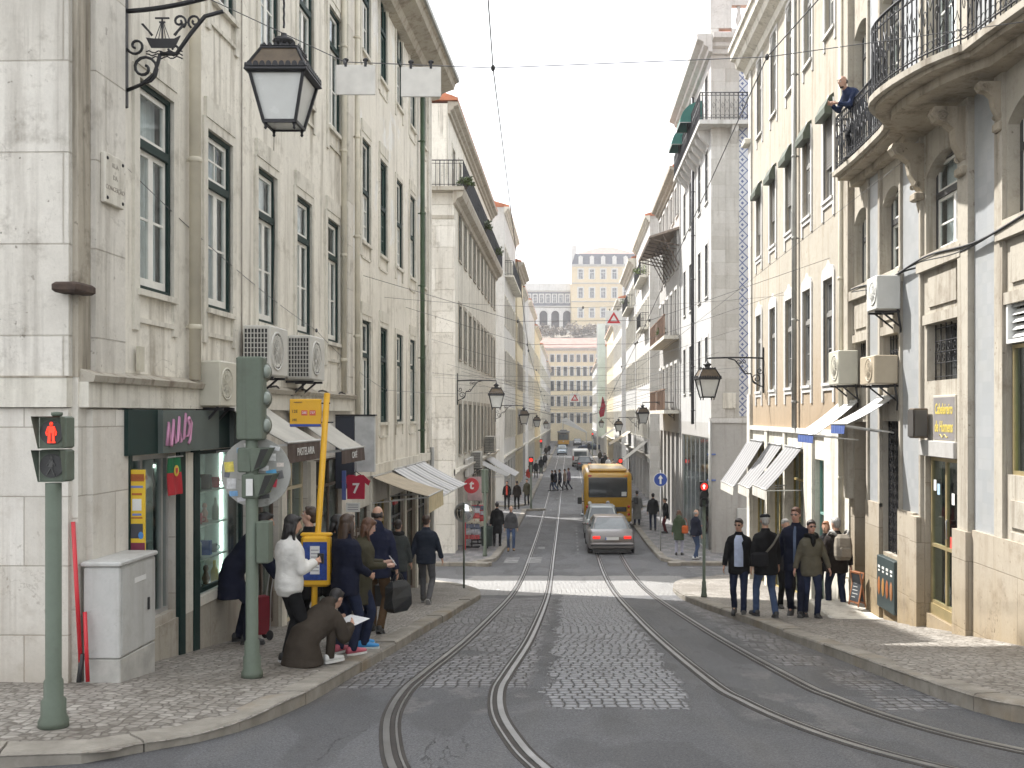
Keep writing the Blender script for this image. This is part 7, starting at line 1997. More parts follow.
for i, (Y, zl, zr__) in enumerate(((22.,2.6,2.9),(33.,1.25,1.5),(38.9,1.2,1.1),(43.5,2.4,2.2),(49.,1.1,1.2),(58.,1.9,1.6),(69.,.7,.8),(83.,1.6,1.2),(98.,.6,.6),(120.,1.1,1.0),(150.,.3,.4),(175.,1.0,.8))):
    wire([(WL(Y) if Y < 28.2 else -4.46,Y,zl), (.3,Y+1.,min(zl,zr__)-.12), (WR if Y < 29 else 5.45,Y+2.,zr__)], 'stay wire number %s above the tracks, between the main spans' % ('one','two','three','four','five','six','seven','eight','nine','ten','eleven','twelve')[i], .004 if Y < 50 else .008, .05)
wire([(-4.4,9.9,2.45),(-4.2,16.5,1.4),(-4.05,22.,.55),(-2.0,36.,.9)], 'thin feeder cable drooping along the left facade', .004, .1)
wire([(WR-.05,15.2,4.0),(1.9,30.,1.3)], 'slanting stay wire from the curved balcony to the right track wire', .004)
wire([(5.2,29.,1.4),(-4.4,40.,1.6)], 'diagonal stay wire over the first crossing', .005, .15)
wire([(-4.0,28.,1.2),(5.4,39.,.9)], 'second diagonal stay wire crossing the side street', .005, .1)
def board(x0, x1, y0, y1, Y, label, tri=None):
    a = px3(x0,y1,Y); b = px3(x1,y0,Y); w_ = (b[0]-a[0])/2; h_ = b[2]-a[2]
    r = empty('hanging_sign', ((a[0]+b[0])/2, Y, a[2]), 0, label, 'sign', 'boards hung on the span wires')
    m = MB(); m.bbox(-w_,w_,-.01,.01,0,h_,.004); m.build('board', M_SIGNW if tri else M_SBACK, r)
    m = MB()
    for sx in (-.5,.5): m.box(sx*w_-.012,sx*w_+.012,-.015,.015,h_-.02,h_+.05); m.ell((sx*w_,0,h_+.05),.03,.02,.02,8,6)
    m.build('clamp', M_IRON, r)
    if tri:
        m = MB(); s = min(w_,h_/2)*.92
        o = [(0,s*.9),(s*.98,-s*.75),(-s*.98,-s*.75)]; i_ = [(0,s*.42),(s*.52,-s*.47),(-s*.52,-s*.47)]
        for k in range(3):
            j = (k+1) % 3; m.prism([o[k],o[j],i_[j],i_[k]], 'y', -.018, -.011)
        m.v = [(x,y,z+h_/2) for x,y,z in m.v]; m.build('red_triangle', M_SRED, r)
board(336, 375.5, 65, 95, 10., 'blank pale board hanging on the span wire, left of two'); board(401, 441, 67, 97, 10., 'blank pale board hanging on the span wire, right of two')
board(605.5, 622, 310.5, 325.5, 41., 'hanging board with a red triangle in mid-street, larger and higher', True); board(570, 579.5, 393.5, 402, 76., 'small hanging board with a red triangle, lower and farther', True)

# ------------------------------------------------------------------ bus stop
pb = on_walk(313, 652)
root = empty('bus_stop', pb, 0, 'yellow bus stop pole with flag sign and timetable panel', 'bus stop')
g0 = -pb[2]; k_ = pb[1]/F
zz = lambda y: (VY-y)*k_ + g0
m = MB(); m.tube([(0,0,0),(.02,0,.8),(.165,0,zz(394))], .036, 12); m.ell((.165,0,zz(394)),.038,.038,.015,10,6); m.build('pole', M_YEL, root)
r = root
m = MB(); m.bbox(-.27,.10,-.02,.02,zz(427),zz(399),.008); m.xf(None); fl = m.build('flag_sign', M_YEL, r)
m = MB(); m.box(-.265,.095,-.023,-.0205,zz(426.6),zz(424.0)); m.build('blue_strip', M_SBLUE, fl)
for x, t in ((.0, '737'), (-.095, '28E')):
    m = MB(); m.bbox(x-.036,x+.036,-.0225,-.0205,zz(415.5),zz(410.3),.001); b_ = m.build('route_plate', pm('route_red', (.55,.10,.06), .5), fl)
    text_mesh(t, .038, M_SIGNW, b_, (x,-.0245,zz(412.8)))
text_mesh('PARAGEM', .022, pm('dark_ink', (.05,.04,.03), .6, var=0), fl, (-.17,-.0225,zz(402.5)), align='CENTER')
text_mesh('12E', .05, pm('dark_ink', (0,0,0)), fl, (-.21,-.0225,zz(411.5)))
text_mesh('28E', .04, pm('dark_ink', (0,0,0)), fl, (-.21,-.0225,zz(420)))
m = MB(); m.box(.08,.20,-.012,.012,zz(404),zz(402.5)); m.box(.08,.24,-.012,.012,zz(423),zz(421.8)); m.build('clamp', M_IRON, r)
m = MB(); m.bbox(-.125,.215,-.085,.05,zz(586),zz(535),.03); pn = m.build('timetable_case', M_YEL, r)
m = MB(); m.bbox(-.135,.225,-.06,.03,zz(536),zz(532.5),.012); m.build('hood', M_YEL, pn)
m = MB(); m.bbox(-.095,.185,-.092,-.084,zz(579),zz(541),.006); m.build('blue_panel', pm('panel_blue', (.02,.05,.22), .3, var=.3, scale=25), pn)
m = MB(); m.box(-.01,.10,-.0955,-.0925,zz(573),zz(545)); sh = m.build('timetable', M_SIGNW, pn)
for q in range(7): m = MB(); m.box(-.0,.09,-.0965,-.0957,zz(570-3.4*q),zz(569-3.4*q)); m.build('line', pm('ink_grey', (.3,.3,.32), .7), sh)

# ------------------------------------------------------------------ awnings
M_AWC = pm('awning_cream', (.46,.445,.40), .85, var=.12, scale=3, bump=.15, bscale=20); M_AWBR = pm('valance_brown', (.085,.06,.05), .85, var=.12, bump=.2, bscale=9)
M_AWW = pm('awning_white', (.60,.60,.59), .85, var=.06); M_AWB = pm('valance_blue', (.05,.09,.27), .85, var=.1); M_AWG = pm('awning_grey', (.42,.42,.41), .85, var=.15)
M_AWT = pm('awning_beige', (.42,.36,.27), .9, var=.15); M_AWS = pm('valance_sand', (.55,.47,.30), .9, var=.12)
def stripes(name, a, b, n):
    if name in MATC: return MATC[name]
    m, nt, bs = newmat(name); y = nt.sep(nt.pos())[1]
    f = nt.m('GREATER_THAN', nt.m('FRACT', nt.m('MULTIPLY', y, n)), .5)
    c = nt.mix(f, a, b); c = nt.mix(nt.m('MULTIPLY', nt.noise(nt.pos(), 4., 5), .3), c, (.25,.24,.22))
    nt.put(bs.inputs['Base Color'], c); bs.inputs['Roughness'].default_value = .85; MATC[name] = m; return m
M_AWST = stripes('awning_striped', (.25,.25,.25), (.14,.14,.15), 3.2); M_AWST2 = stripes('awning_striped_pale', (.66,.66,.66), (.45,.46,.48), 2.2)
def awning(side, Ya, Yb, z1, z0, out, label, cloth_m, val_m=None, val=.22, group=None, X=None, text=None, scallop=0, cheeks=False):
    Yc = (Ya+Yb)/2; w_ = (Yb-Ya)/2
    r = wall_empty('awning', side, Yc, z0, label, 'awning', group, X); h = z1-z0
    m = MB(); n = 14; vs = []; k = 6
    for j in range(k+1):
        t = j/k
        for i in range(n+1):
            vs.append((-w_+2*w_*i/n, -.04-(out-.04)*t, h*(1-t)-.03*math.sin(PI*t)-.008*math.sin(i*2.4)*t))
    fs = [(j*(n+1)+i, j*(n+1)+i+1, (j+1)*(n+1)+i+1, (j+1)*(n+1)+i) for j in range(k) for i in range(n)]
    m.add(vs, fs, True); m.add([(x,y,z-.012) for x,y,z in vs], fs, True); m.build('canopy', cloth_m, r)
    if val_m:
        m = MB(); vs = []
        for i in range(n*2+1):
            x = -w_+2*w_*i/(n*2); y = -out-.006+.012*math.sin(i*1.3)
            d = val*(1+.0*i) - (scallop*abs(math.sin(i*PI/4)) if scallop else 0)
            vs += [(x,-out-.004,-.0), (x,y,-d)]
        fs = [(2*i,2*i+1,2*i+3,2*i+2) for i in range(n*2)]
        m.add(vs, fs, True); m.add([(x,y+.006,z) for x,y,z in vs], fs, True); v_ = m.build('valance', val_m, r)
        if text: text_mesh(text[0], text[1], M_SIGNW, v_, (0,-out-.022,-val*.5), sx=text[2] if len(text) > 2 else 1.)
    m = MB(); m.tube([(-w_,-out,.0),(w_,-out,.0)], .018, 6); m.tube([(-w_,-.05,h),(w_,-.05,h)], .03, 8)
    for sx in (-1,1): m.bar((sx*(w_-.06),-.03,h*.25-.25),(sx*(w_-.06),-out+.02,-.02),.025)
    m.build('awning_frame', M_ALU, r)
    return r
awning('L', 12.1, 13.5, .22, -.34, .92, 'cream awning with brown lettered valance, nearer of two behind the bus stop', M_AWC, M_AWBR, .25, 'cream awnings with brown valance', text=('PASTELARIA', .14))
awning('L', 14.95, 16.4, .06, -.52, .85, 'cream awning with brown lettered valance, farther of two behind the bus stop', M_AWC, M_AWBR, .22, 'cream awnings with brown valance', text=('CAFÉ', .14))
awning('L', 20.6, 22.5, -1.28, -1.68, 1.22, 'beige awning with sand-coloured valance beyond the red football shirt', M_AWT, M_AWS, .35)
for i, (a, c) in enumerate(((22.7,24.05),(24.15,25.3),(25.4,26.8))): awning('L', a, c, -1.24, -1.84, 1.2, ['nearest','middle','farthest'][i]+' of the three pale striped awnings at the end of the first left block', M_AWST2, None, .2, 'pale striped awnings')
for i, (a, c, z1, z0, o) in enumerate(((27.1,29.4,-.72,-1.95,.85),(24.7,26.35,-.75,-1.82,.85),(22.6,24.3,-.75,-1.70,.85))): awning('R', a, c, z1, z0, o, ['farthest','middle','nearest'][i]+' of the three grey striped awnings on the ochre building', M_AWST, M_AWC, .24, 'grey striped awnings')
awning('R', 18.15, 19.4, .26, -.36, .86, 'white awning with blue edge at the joint of ochre and tiled buildings', M_AWW, M_AWB, .16, 'white awnings with blue valance')
awning('R', 16.15, 17.0, .30, -.15, .84, 'white awning with blue edge over the lattice gate', M_AWW, M_AWB, .16, 'white awnings with blue valance')
awning('L', 47., 49.5, -2.2, -2.9, 1.5, 'grey white awning on the balcony building past the air conditioner', M_AWG, M_AWC, .15, X=-4.46)
awning('L', 52., 56., -2.3, -3.2, 1.6, 'cream slatted awning farther along the balcony building', M_AWST2, M_AWC, .15, X=-4.46)
awning('R', 70., 73., -1.9, -3.2, 1.7, 'cream sloping awning past the bus on the right row', M_AWC, M_AWC, .2, X=5.45)
awning('R', 88., 93., -1.5, -2.6, 1.8, 'beige awning farther along the right row', M_AWT, M_AWC, .2, X=5.4)
awning('R', 105., 110., -1., -2.4, 2., 'pale awning just past the second right crossing', M_AWC, M_AWC, .2, X=5.4)
# domed awnings on the tall white corner building
for i, Y in enumerate((41.6, 44.9)):
    r = wall_empty('domed_awning', 'R', Y, 12.0, ['nearer','farther'][i]+' green domed awning above the long balcony', 'awning', 'green domed awnings', 5.45)
    m = MB(); n = 10
    rings = [[(-.9+1.8*k/8, -1.1*math.sin(t), 1.1*math.cos(t)) for k in range(9)] for t in [PI/2*q/n for q in range(n+1)]]
    m.loft(rings, closed=False, caps=False); m.add([(-.9,0,0)]+[(-.9,-1.1*math.sin(PI/2*q/n),1.1*math.cos(PI/2*q/n)) for q in range(n+1)], [tuple(range(n+2))]); m.add([(.9,0,0)]+[(.9,-1.1*math.sin(PI/2*q/n),1.1*math.cos(PI/2*q/n)) for q in range(n+1)], [tuple(range(n+2))])
    r.scale = (.85,.85,.8); m.build('canopy', pm('dome_green', (.03,.14,.12), .8), r)
    m = MB(); m.bar((-.9,-1.1,0),(.9,-1.1,0),.03); m.bar((-.9,0,0),(-.9,-1.1,0),.02); m.bar((.9,0,0),(.9,-1.1,0),.02); m.build('awning_frame', M_ALU, r)

# projecting sign box, football shirt, rack
r = wall_empty('projecting_sign', 'L', 17.9, -1.02, 'dark blue and white panel standing out from the wall over the second shop', 'sign')
m = MB(); m.bbox(-.06,.06,-.34,-.0,-.3,1.0,.006); m.build('dark_panel', pm('sign_dark_blue', (.025,.03,.045), .6), r)
m = MB(); m.bbox(-.06,.06,-.70,-.345,0,1.0,.006); m.build('white_panel', pm('sign_worn_white', (.50,.51,.51), .7, var=.3, scale=2.5), r)
m = MB(); m.box(-.07,.07,-.72,.0,1.001,1.03); m.build('cap', M_IRON, r)
r = empty('football_shirt', px3(356,499,17.4), 0, 'red football shirt with white number 7 hanging outside a shop', 'shirt')
m = MB(); w_, h_ = .22, .42
m.prism([(-.15,0),(.15,0),(.155,h_*.68),(.22,h_*.56),(.25,h_*.74),(.13,h_),(.05,h_),(0,h_*.95),(-.05,h_),(-.13,h_),(-.25,h_*.74),(-.22,h_*.56),(-.155,h_*.68)], 'y', -.02, .02); m.build('fabric', pm('shirt_crimson', (.36,.012,.04), .85, var=.12), r)
text_mesh('7', .24, M_SIGNW, r, (0,-.024,.18), bold=.006); text_mesh('RONALDO', .045, M_SIGNW, r, (0,-.024,.335)) if False else None
m = MB(); m.tube([(-.1,0,h_-.01),(0,0,h_+.06),(.1,0,h_-.01)], .008, 6); m.tube([(0,0,h_+.05),(0,0,h_+.22)], .006, 6); m.build('hanger', M_IRON, r)
r = empty('hanging_scarf', px3(344,500,17.0), 0, 'narrow blue and white scarf hanging next to the red shirt', 'scarf')
m = MB(); m.bbox(-.035,.035,-.01,.01,0,.5,.004); m.build('cloth', stripes('scarf_stripe', (.6,.6,.62), (.06,.1,.35), 9.), r)
r = empty('price_card', px3(353,512,17.2), 0, 'white price card below the red football shirt', 'sign'); m = MB(); m.bbox(-.12,.12,-.008,.008,0,.16,.003); m.build('card', M_SIGNW, r)
for q in range(3): m = MB(); m.box(-.09,.09,-.010,-.0085,.035+.04*q,.05+.04*q); m.build('line', pm('ink_grey', (.3,.3,.32), .7), r)
pk = on_walk(352, 620)
r = empty('display_rack', (WL(17.3)+.42, 17.3, walk(-4,17.3)), PI/2, 'brown wire display rack of small goods under the red shirt', 'rack')
m = MB()
for sx in (-.3,.3):
    for y in (-.15,.15): m.bar((sx,y,0),(sx,y,1.55),.02)
for q in range(7):
    m.box(-.3,.3,-.15,.15,.15+.2*q,.165+.2*q)
m.build('rack_frame', M_BROWN, r)
for q in range(6):
    m = MB(); rnd2 = random.Random(q)
    for i in range(6): m.bbox(-.28+.095*i,-.20+.095*i,-.13,.13,.17+.2*q,.17+.2*q+rnd2.uniform(.08,.14),.004)
    m.build('goods_row', pm('goods%d' % q, ((.2,.12,.07),(.3,.2,.1),(.12,.1,.09),(.25,.18,.15),(.15,.1,.06),(.3,.25,.18))[q], .8, var=.4, scale=14), r)
m = MB(); m.bbox(-.22,.22,-.06,.0,0,.10,.01); tag(m.build('shop_lamp', pm('red_lamp_box', (.4,.03,.03), .5), None, (WL(22.9)+.03, 22.9, -2.05), PI/2), 'small red sign box under the beige awning', 'sign')

# bags, phone, paper, trolley
i = INFO['hoodie']; c = wpt(i, i['wr'][1])
r = empty('shopping_bag', (c.x+.02, c.y, c.z-.58), .9, 'large dark shopping bag held by the balding man in the navy hoodie', 'bag')
m = MB(); m.loft([[(-.12,-.06,0),(.13,-.05,0),(.12,.07,0),(-.13,.06,0)], [(-.17,-.10,.07),(.18,-.09,.09),(.17,.11,.08),(-.18,.10,.06)], [(-.19,-.09,.2),(.16,-.11,.22),(.19,.09,.2),(-.15,.10,.22)], [(-.15,-.07,.36),(.18,-.06,.36),(.18,.06,.36),(-.18,.07,.36)], [(-.12,-.015,.44),(.12,-.02,.44),(.12,.02,.44),(-.12,.015,.44)]]); m.build('sack', pm('bag_black', (.025,.027,.03), .35, var=.2, bump=.5, bscale=12), r)
m = MB()
for y in (-.02,.02): m.tube([(-.1,y,.43),(-.05,y,.52),(0,y,.56),(.05,y,.52),(.1,y,.43)], .008, 6)
m.build('handle', M_BLKPL, r)
r = empty('shopping_bag', (c.x-.16, c.y+.10, c.z-.52), -.4, 'smaller black carrier bag behind the large dark shopping bag', 'bag')
m = MB(); m.loft([[(-.14,-.07,0),(.14,-.07,0),(.14,.07,0),(-.14,.07,0)], [(-.15,-.08,.30),(.15,-.08,.30),(.15,.08,.30),(-.15,.08,.30)]]); m.build('sack', M_BLKPL, r)
m = MB(); m.tube([(-.1,0,.30),(0,0,.50),(.1,0,.30)], .008, 6); m.build('handle', M_BLKPL, r)
i = INFO['phone']; c = wpt(i, (i['wr'][0]+i['wr'][1])/2+V(0,.09,.04))
m = MB().xf(Matrix.Rotation(R(-72),4,'Z') @ Matrix.Rotation(R(35),4,'X')); m.bbox(-.037,.037,-.006,.006,-.07,.07,.004); tag(m.build('phone', pm('phone_white', (.6,.6,.62), .3), None, c), 'white phone held by the woman in the olive coat', 'phone')
i = INFO['crouch']; c = wpt(i, (i['wr'][0]+i['wr'][1])/2+V(0,.14,.0))
m = MB().xf(Matrix.Rotation(R(-40),4,'Z') @ Matrix.Rotation(R(12),4,'X')); m.box(-.17,.17,-.13,.13,-.002,.002); tag(m.build('paper_map', pm('paper', (.66,.67,.68), .8, var=.08, scale=14), None, c), 'folded white paper map held by the crouching person', 'map')
i = INFO['white']; c = wpt(i, (i['wr'][0]+i['wr'][1])/2+V(.02,.10,.05))
m = MB().xf(Matrix.Rotation(R(-30),4,'Z')); m.bbox(-.045,.045,-.01,.01,-.06,.05,.004); tag(m.build('camera_phone', M_BLKPL, None, c), 'small black phone held up by the woman in the white jacket', 'phone')
pt_ = on_walk(262, 640)
r = empty('shopping_trolley', pt_, -.9, 'red wheeled shopping trolley beside the bending person', 'trolley'); r.scale = (.45,.6,.85)
m = MB(); m.loft([[(-.16,-.12,.10),(.16,-.12,.10),(.16,.10,.10),(-.16,.10,.10)], [(-.18,-.14,.40),(.18,-.14,.40),(.18,.12,.40),(-.18,.12,.40)], [(-.17,-.12,.66),(.17,-.12,.66),(.17,.11,.66),(-.17,.11,.66)]]); m.build('bag', pm('trolley_red', (.20,.015,.025), .75, var=.2), r)
m = MB()
for sx in (-.15,.15): m.tube([(sx,.13,.06),(sx,.15,.7),(sx,.22,1.02)], .012, 6)
m.tube([(-.15,.22,1.02),(.15,.22,1.02)], .014, 6); m.build('frame', M_ALU, r)
for sx in (-.17,.17): m = MB(); m.xf(Matrix.Translation(V(sx,.12,.075)) @ Matrix.Rotation(PI/2,4,'Y')); m.lathe([(.0,-.02),(.075,-.02),(.075,.02),(.0,.02)], n=16); m.build('wheel', M_TYRE, r)
def bag_on(key, loc, rz, label, col, kind):
    i = INFO[key]; s = i['s']
    r = empty(kind, wpt(i, loc), i['root'].rotation_euler.z+rz, label, kind.replace('_', ' '))
    return r, s
r, s = bag_on('pack', (0,-.215,1.02), PI, 'beige rucksack with grey straps on the grey-haired man', None, 'rucksack')
M_RU = cloth('rucksack_beige', (.25,.22,.18))
m = MB(); m.loft([[(x*a,y*b_,z) for x,y in ((-.15,0),(-.15,.12),(-.10,.17),(.10,.17),(.15,.12),(.15,0))] for a, b_, z in ((.8,.7,0.),(1.,1.,.08),(1.02,1.,.26),(.9,.8,.40),(.6,.4,.46))]); m.build('sack', M_RU, r)
m = MB(); m.bbox(-.11,.11,.165,.21,.05,.24,.03); m.build('pocket', M_RU, r)
m = MB()
for sx in (-1,1): m.tube([(sx*.10,.02,.44),(sx*.145,-.04,.50),(sx*.155,-.14,.50),(sx*.15,-.30,.40)], [.022,.028,.026,.02], 8)
m.build('strap', cloth('strap_grey', (.33,.32,.30)), r)
r, s = bag_on('capman', (-.20,-.16,.92), PI, 'black shoulder bag on a grey strap worn by the man in the flat cap', None, 'shoulder_bag')
m = MB(); m.bbox(-.16,.14,.0,.10,-.02,.22,.03); m.build('bag', BLACKM := cloth('bag_cloth', (.014,.014,.016)), r)
m = MB(); m.tube([(-.12,.03,.2),(-.27,.012,.35),(-.36,.0,.50),(-.38,-.07,.57)], .019, 8); m.build('strap', cloth('strap_taupe', (.13,.12,.10)), r)
r, s = bag_on('g4', (.24,-.08,.86), PI, 'orange shoulder bag of the woman in the green parka', None, 'shoulder_bag')
m = MB(); m.bbox(-.12,.12,-.06,.10,0,.30,.04); m.build('bag', cloth('bag_orange', (.45,.10,.03)), r)
m = MB(); m.tube([(-.1,0,.28),(-.06,.0,.5),(.02,.0,.58)], .012, 6); m.build('strap', cloth('bag_orange', (0,0,0)), r)

# ------------------------------------------------------------------ right pavement details
pa = on_walk(866, 588)
r = empty('chalkboard', (5.08, 17.62, walk(4.95,17.6)+.16), R(-70), 'orange-framed A-board chalkboard on the doorstep of the tiled building', 'sign')
for s_, nm in ((1,'front'),(-1,'back')):
    m = MB().xf(Matrix.Rotation(R(-14*s_),4,'X') @ Matrix.Translation(V(0,-.0,0))); y = -.16*s_
    m.bbox(-.27,.27,y-.012,y+.012,.10,.95,.004); b_ = m.build('board', pm('chalk_black', (.035,.04,.045), .7), r)
    m = MB().xf(Matrix.Rotation(R(-14*s_),4,'X'))
    for x in (-.27,.27): m.box(x-.025,x+.025,y-.018,y+.018,.0,1.0)
    m.box(-.245,.245,y-.018,y+.018,.95,1.0); m.box(-.245,.245,y-.018,y+.018,.08,.13); m.build('frame', pm('orange_wood', (.30,.12,.05), .6), r); r.scale = (.50,.50,.62)
    for q in range(6): m = MB().xf(Matrix.Rotation(R(-14*s_),4,'X')); m.box(-.18,.02+.15*((q*3) % 4)/4,y-s_*.0145-.001,y-s_*.0145+.001,.24+.1*q,.26+.1*q); m.build('chalk_line', pm('chalk', (.5,.5,.48), .9), b_)
r = empty('doorstep', (5.0, 17.9, walk(5.0,17.9)), 0, 'worn pale stone doorstep below the dark doorway', 'step')
m = MB(); m.bbox(-.55,.40,-1.1,.75,-.25,.16,.03); m.build('slab', M_STONE, r)
r = wall_empty('speaker_box', 'R', 14.72, -.34, 'small dark box lamp projecting beside the barber sign', 'lamp')
m = MB(); m.bbox(-.10,.12,-.26,-.05,0,.44,.01); m.build('case', pm('box_brown', (.10,.075,.05), .6), r)
m = MB(); m.bbox(-.13,-.101,-.39,-.11,.03,.41,.008) if False else m.bbox(-.11,.13,-.275,-.261,.02,.42,.004); m.build('grille', pm('box_grille', (.05,.045,.04), .7), r)
m = MB(); m.bbox(.121,.135,-.25,-.07,.03,.41,.004); m.build('face', pm('box_face', (.07,.065,.06), .6), r)
r = wall_empty('barber_sign', 'R', 14.0, -.34, 'grey sign reading Cabeleireiro de Homens in yellow lettering', 'sign')
m = MB(); m.bbox(-.42,.42,-.045,.0,-.04,.62,.006); m.build('border', pm('sign_stone', (.45,.42,.36), .7), r)
m = MB(); m.box(-.39,.39,-.05,-.0455,-.01,.59); m.build('panel', pm('sign_slate', (.20,.185,.18), .7, var=.1), r)
M_LET = pm('letter_yellow', (.58,.46,.10), .6, var=.05)
text_mesh('Cabeleireiro', .21, M_LET, r, (0,-.052,.42), sx=.62, shear=.15, bold=.004); text_mesh('de Homens', .22, M_LET, r, (0,-.052,.17), sx=.66, shear=.15, bold=.004)
m = MB(); m.tube([(x*.16, -.052, .045+.02*math.sin(x*6)) for x in [k/8-1 for k in range(17)]], .006, 5); m.build('flourish', M_LET, r)
# ceramic bowls in the yellow shop window
for k, (z, cc, nm) in enumerate(((.42,(.18,.42,.42),'turquoise'),(.22,(.3,.33,.45),'lilac'),(.06,(.25,.45,.42),'mint'),(-.18,(.55,.5,.42),'cream'))):
    m = MB(); m.lathe([(.03,0),(.05,.01),(.10,.06),(.12,.12),(.11,.12),(.09,.065),(.0,.03)], n=16)
    o = m.build('ceramic_bowl', pm('bowl_'+nm, cc, .3)); tag(o, nm+' bowl displayed in the shop window at the right edge', 'bowl', 'bowls in the right shop window'); o.location = (WR+.33, 11.78-.12*(k % 2), z)
    m = MB(); m.box(-.14,.14,-.3,.3,-.015,-.002); m.build('glass_shelf', G_SHOP, o)

# traffic signal with a red arrow
pg = on_walk(704, 597)
r = empty('traffic_signal', pg, 0, 'traffic light with a lit red lamp on the right pavement corner', 'traffic light')
g1 = -pg[2]; kk = pg[1]/F; zy = lambda y: (VY-y)*kk+g1
m = MB(); post(m, zy(500), .036, .07); m.build('post', M_SIGG, r)
m = MB(); m.bbox(-.09,.09,.0,.14,zy(507),zy(481),.02); hd = m.build('signal_head', pm('signal_black', (.03,.03,.032), .5), r)
for q, y in enumerate((486.5, 494., 501.5)):
    m = MB(); m.disc_y((0,-.003,zy(y)), .085, .008, 22); l_ = m.build('lens', M_LEDR2 if q == 0 else M_DARKL, hd)
    m = MB(); m.xf(Matrix.Translation(V(0,-.002,zy(y))) @ Matrix.Rotation(PI/2,4,'X')); m.lathe([(.09,0),(.094,.12),(.088,.12),(.086,0)], n=18); m.build('visor', pm('signal_black', (0,0,0)), hd)
    if q == 0: m = MB(); m.prism([(-.012,-.05),(.012,-.05),(.012,.005),(.04,.005),(0,.055),(-.04,.005),(-.012,.005)], 'y', -.012, -.008); m.v = [(a,b_,c_+zy(y)) for a,b_,c_ in m.v]; m.build('arrow', pm('arrow_pale', (.75,.6,.55), .5, emit=(1,.7,.65), estr=1.), l_)
# round blue arrow sign
pg = on_walk(660.5, 551, zblk)
r = empty('road_sign', pg, 0, 'round blue sign with a white upward arrow on a thin post', 'sign')
kk = pg[1]/F; g1 = -pg[2]; zy = lambda y: (VY-y)*kk+g1
m = MB(); m.tube([(0,.03,0),(0,.03,zy(470))], .03, 10); m.build('post', M_ALU, r)
m = MB(); m.disc_y((0,0,zy(479.6)), .275, .02, 32); d_ = m.build('disc', M_SIGNW, r)
m = MB(); m.disc_y((0,-.012,zy(479.6)), .255, .006, 32); m.build('blue_face', M_SBLUE, d_)
m = MB(); m.prism([(-.035,-.17),(.035,-.17),(.035,.04),(.10,.04),(0,.18),(-.10,.04),(-.035,.04)], 'y', -.02, -.016); m.v = [(a,b_,c_+zy(479.6)) for a,b_,c_ in m.v]; m.build('arrow', M_SIGNW, d_)
# back of a round sign at the left corner
pg = on_walk(464, 588)
r = empty('traffic_mirror', pg, 0, 'round convex traffic mirror on a thin post at the left kerb corner', 'mirror')
kk = pg[1]/F; g1 = -pg[2]; zy = lambda y: (VY-y)*kk+g1
m = MB(); m.tube([(0,-.02,0),(0,-.02,zy(503))], .025, 10); m.build('post', M_SIGG, r)
m = MB(); m.disc_y((0,.02,zy(512.5)), .26, .02, 32); m.build('rim', pm('mirror_rim', (.35,.35,.33), .5), r)
m = MB(); m.xf(Matrix.Translation(V(0,.012,zy(512.5))) @ Matrix.Rotation(PI/2,4,'X')); m.lathe([(.24,0),(.20,.022),(.13,.042),(.06,.052),(.001,.055)], n=32); m.build('mirror_face', pm('mirror_silver', (.75,.75,.75), .04, metal=1., var=0), r)
# green signal post with litter bin, seen from behind
pg = on_walk(485, 556, zblk)
r = empty('traffic_signal', pg, 0, 'green signal post seen from behind, beyond the crossing on the left', 'traffic light')
kk = pg[1]/F; g1 = -pg[2]; zy = lambda y: (VY-y)*kk+g1
m = MB(); post(m, zy(470), .055, .09); m.build('post', M_SIGG, r)
m = MB(); m.bbox(-.13,.13,-.05,.1,zy(493),zy(469),.02); m.build('signal_head', M_SIGG, r)
pg = on_walk(487, 549, zblk)
r = empty('litter_bin', pg, 0, 'dark green litter bin on the left pavement beyond the crossing', 'litter bin')
m = MB(); m.lathe([(.20,.12),(.22,.15),(.24,.85),(.25,.90),(.2,.90),(.19,.2)], n=20); m.build('bucket', pm('bin_green', (.03,.045,.04), .55), r)
m = MB(); m.tube([(0,.27,0),(0,.27,1.0)], .03, 8); m.box(-.02,.02,.2,.27,.7,.76); m.build('stand', M_IRON, r)
# red round shop sign and red square sign
r = wall_empty('shop_sign', 'L', 40.2, -2.85, 'round red sign with white letter t projecting from the balcony building', 'sign', None, -4.46)
m = MB(); m.disc_y((0,0,0), .31, .1, 32); m.v = [(y,x-.48,z) for x,y,z in m.v]; m.build('disc', M_SRED, r)
t_ = text_mesh('t', .52, M_SIGNW, r, (-.056,-.48,.03), rot=(PI/2,0,-PI/2), bold=.012, shear=.1)
m = MB(); m.bar((0,0,0),(0,-.2,0),.04); m.build('arm', M_IRON, r)
r = wall_empty('shop_sign', 'L', 42.6, -4.55, 'square red sign below the round red one', 'sign', None, -4.46)
m = MB(); m.bbox(-.05,.05,-.75,-.2,0,.7,.02); m.build('panel', M_SRED, r); text_mesh('t', .5, M_SIGNW, r, (-.056,-.48,.35), rot=(PI/2,0,-PI/2), bold=.01, shear=.1)
m = MB(); m.bar((0,0,.7),(0,-.22,.7),.04); m.build('arm', M_IRON, r)
r = wall_empty('shop_signboard', 'L', 43.0, -2.6, 'long weathered white signboard on the balcony building', 'sign', None, -4.46)
m = MB(); m.bbox(-1.3,1.3,-.18,-.05,0,.75,.01); m.build('board', pm('board_white', (.52,.51,.48), .6, var=.2, scale=2), r)
r = wall_empty('shop_banner', 'L', 41.9, -3.7, 'pinkish white banner beside the round red sign', 'sign', None, -4.46)
m = MB(); m.bbox(-.04,.04,-.75,-.15,.1,1.1,.01); m.build('panel', pm('banner_pink', (.50,.36,.36), .7, var=.2, scale=4), r)
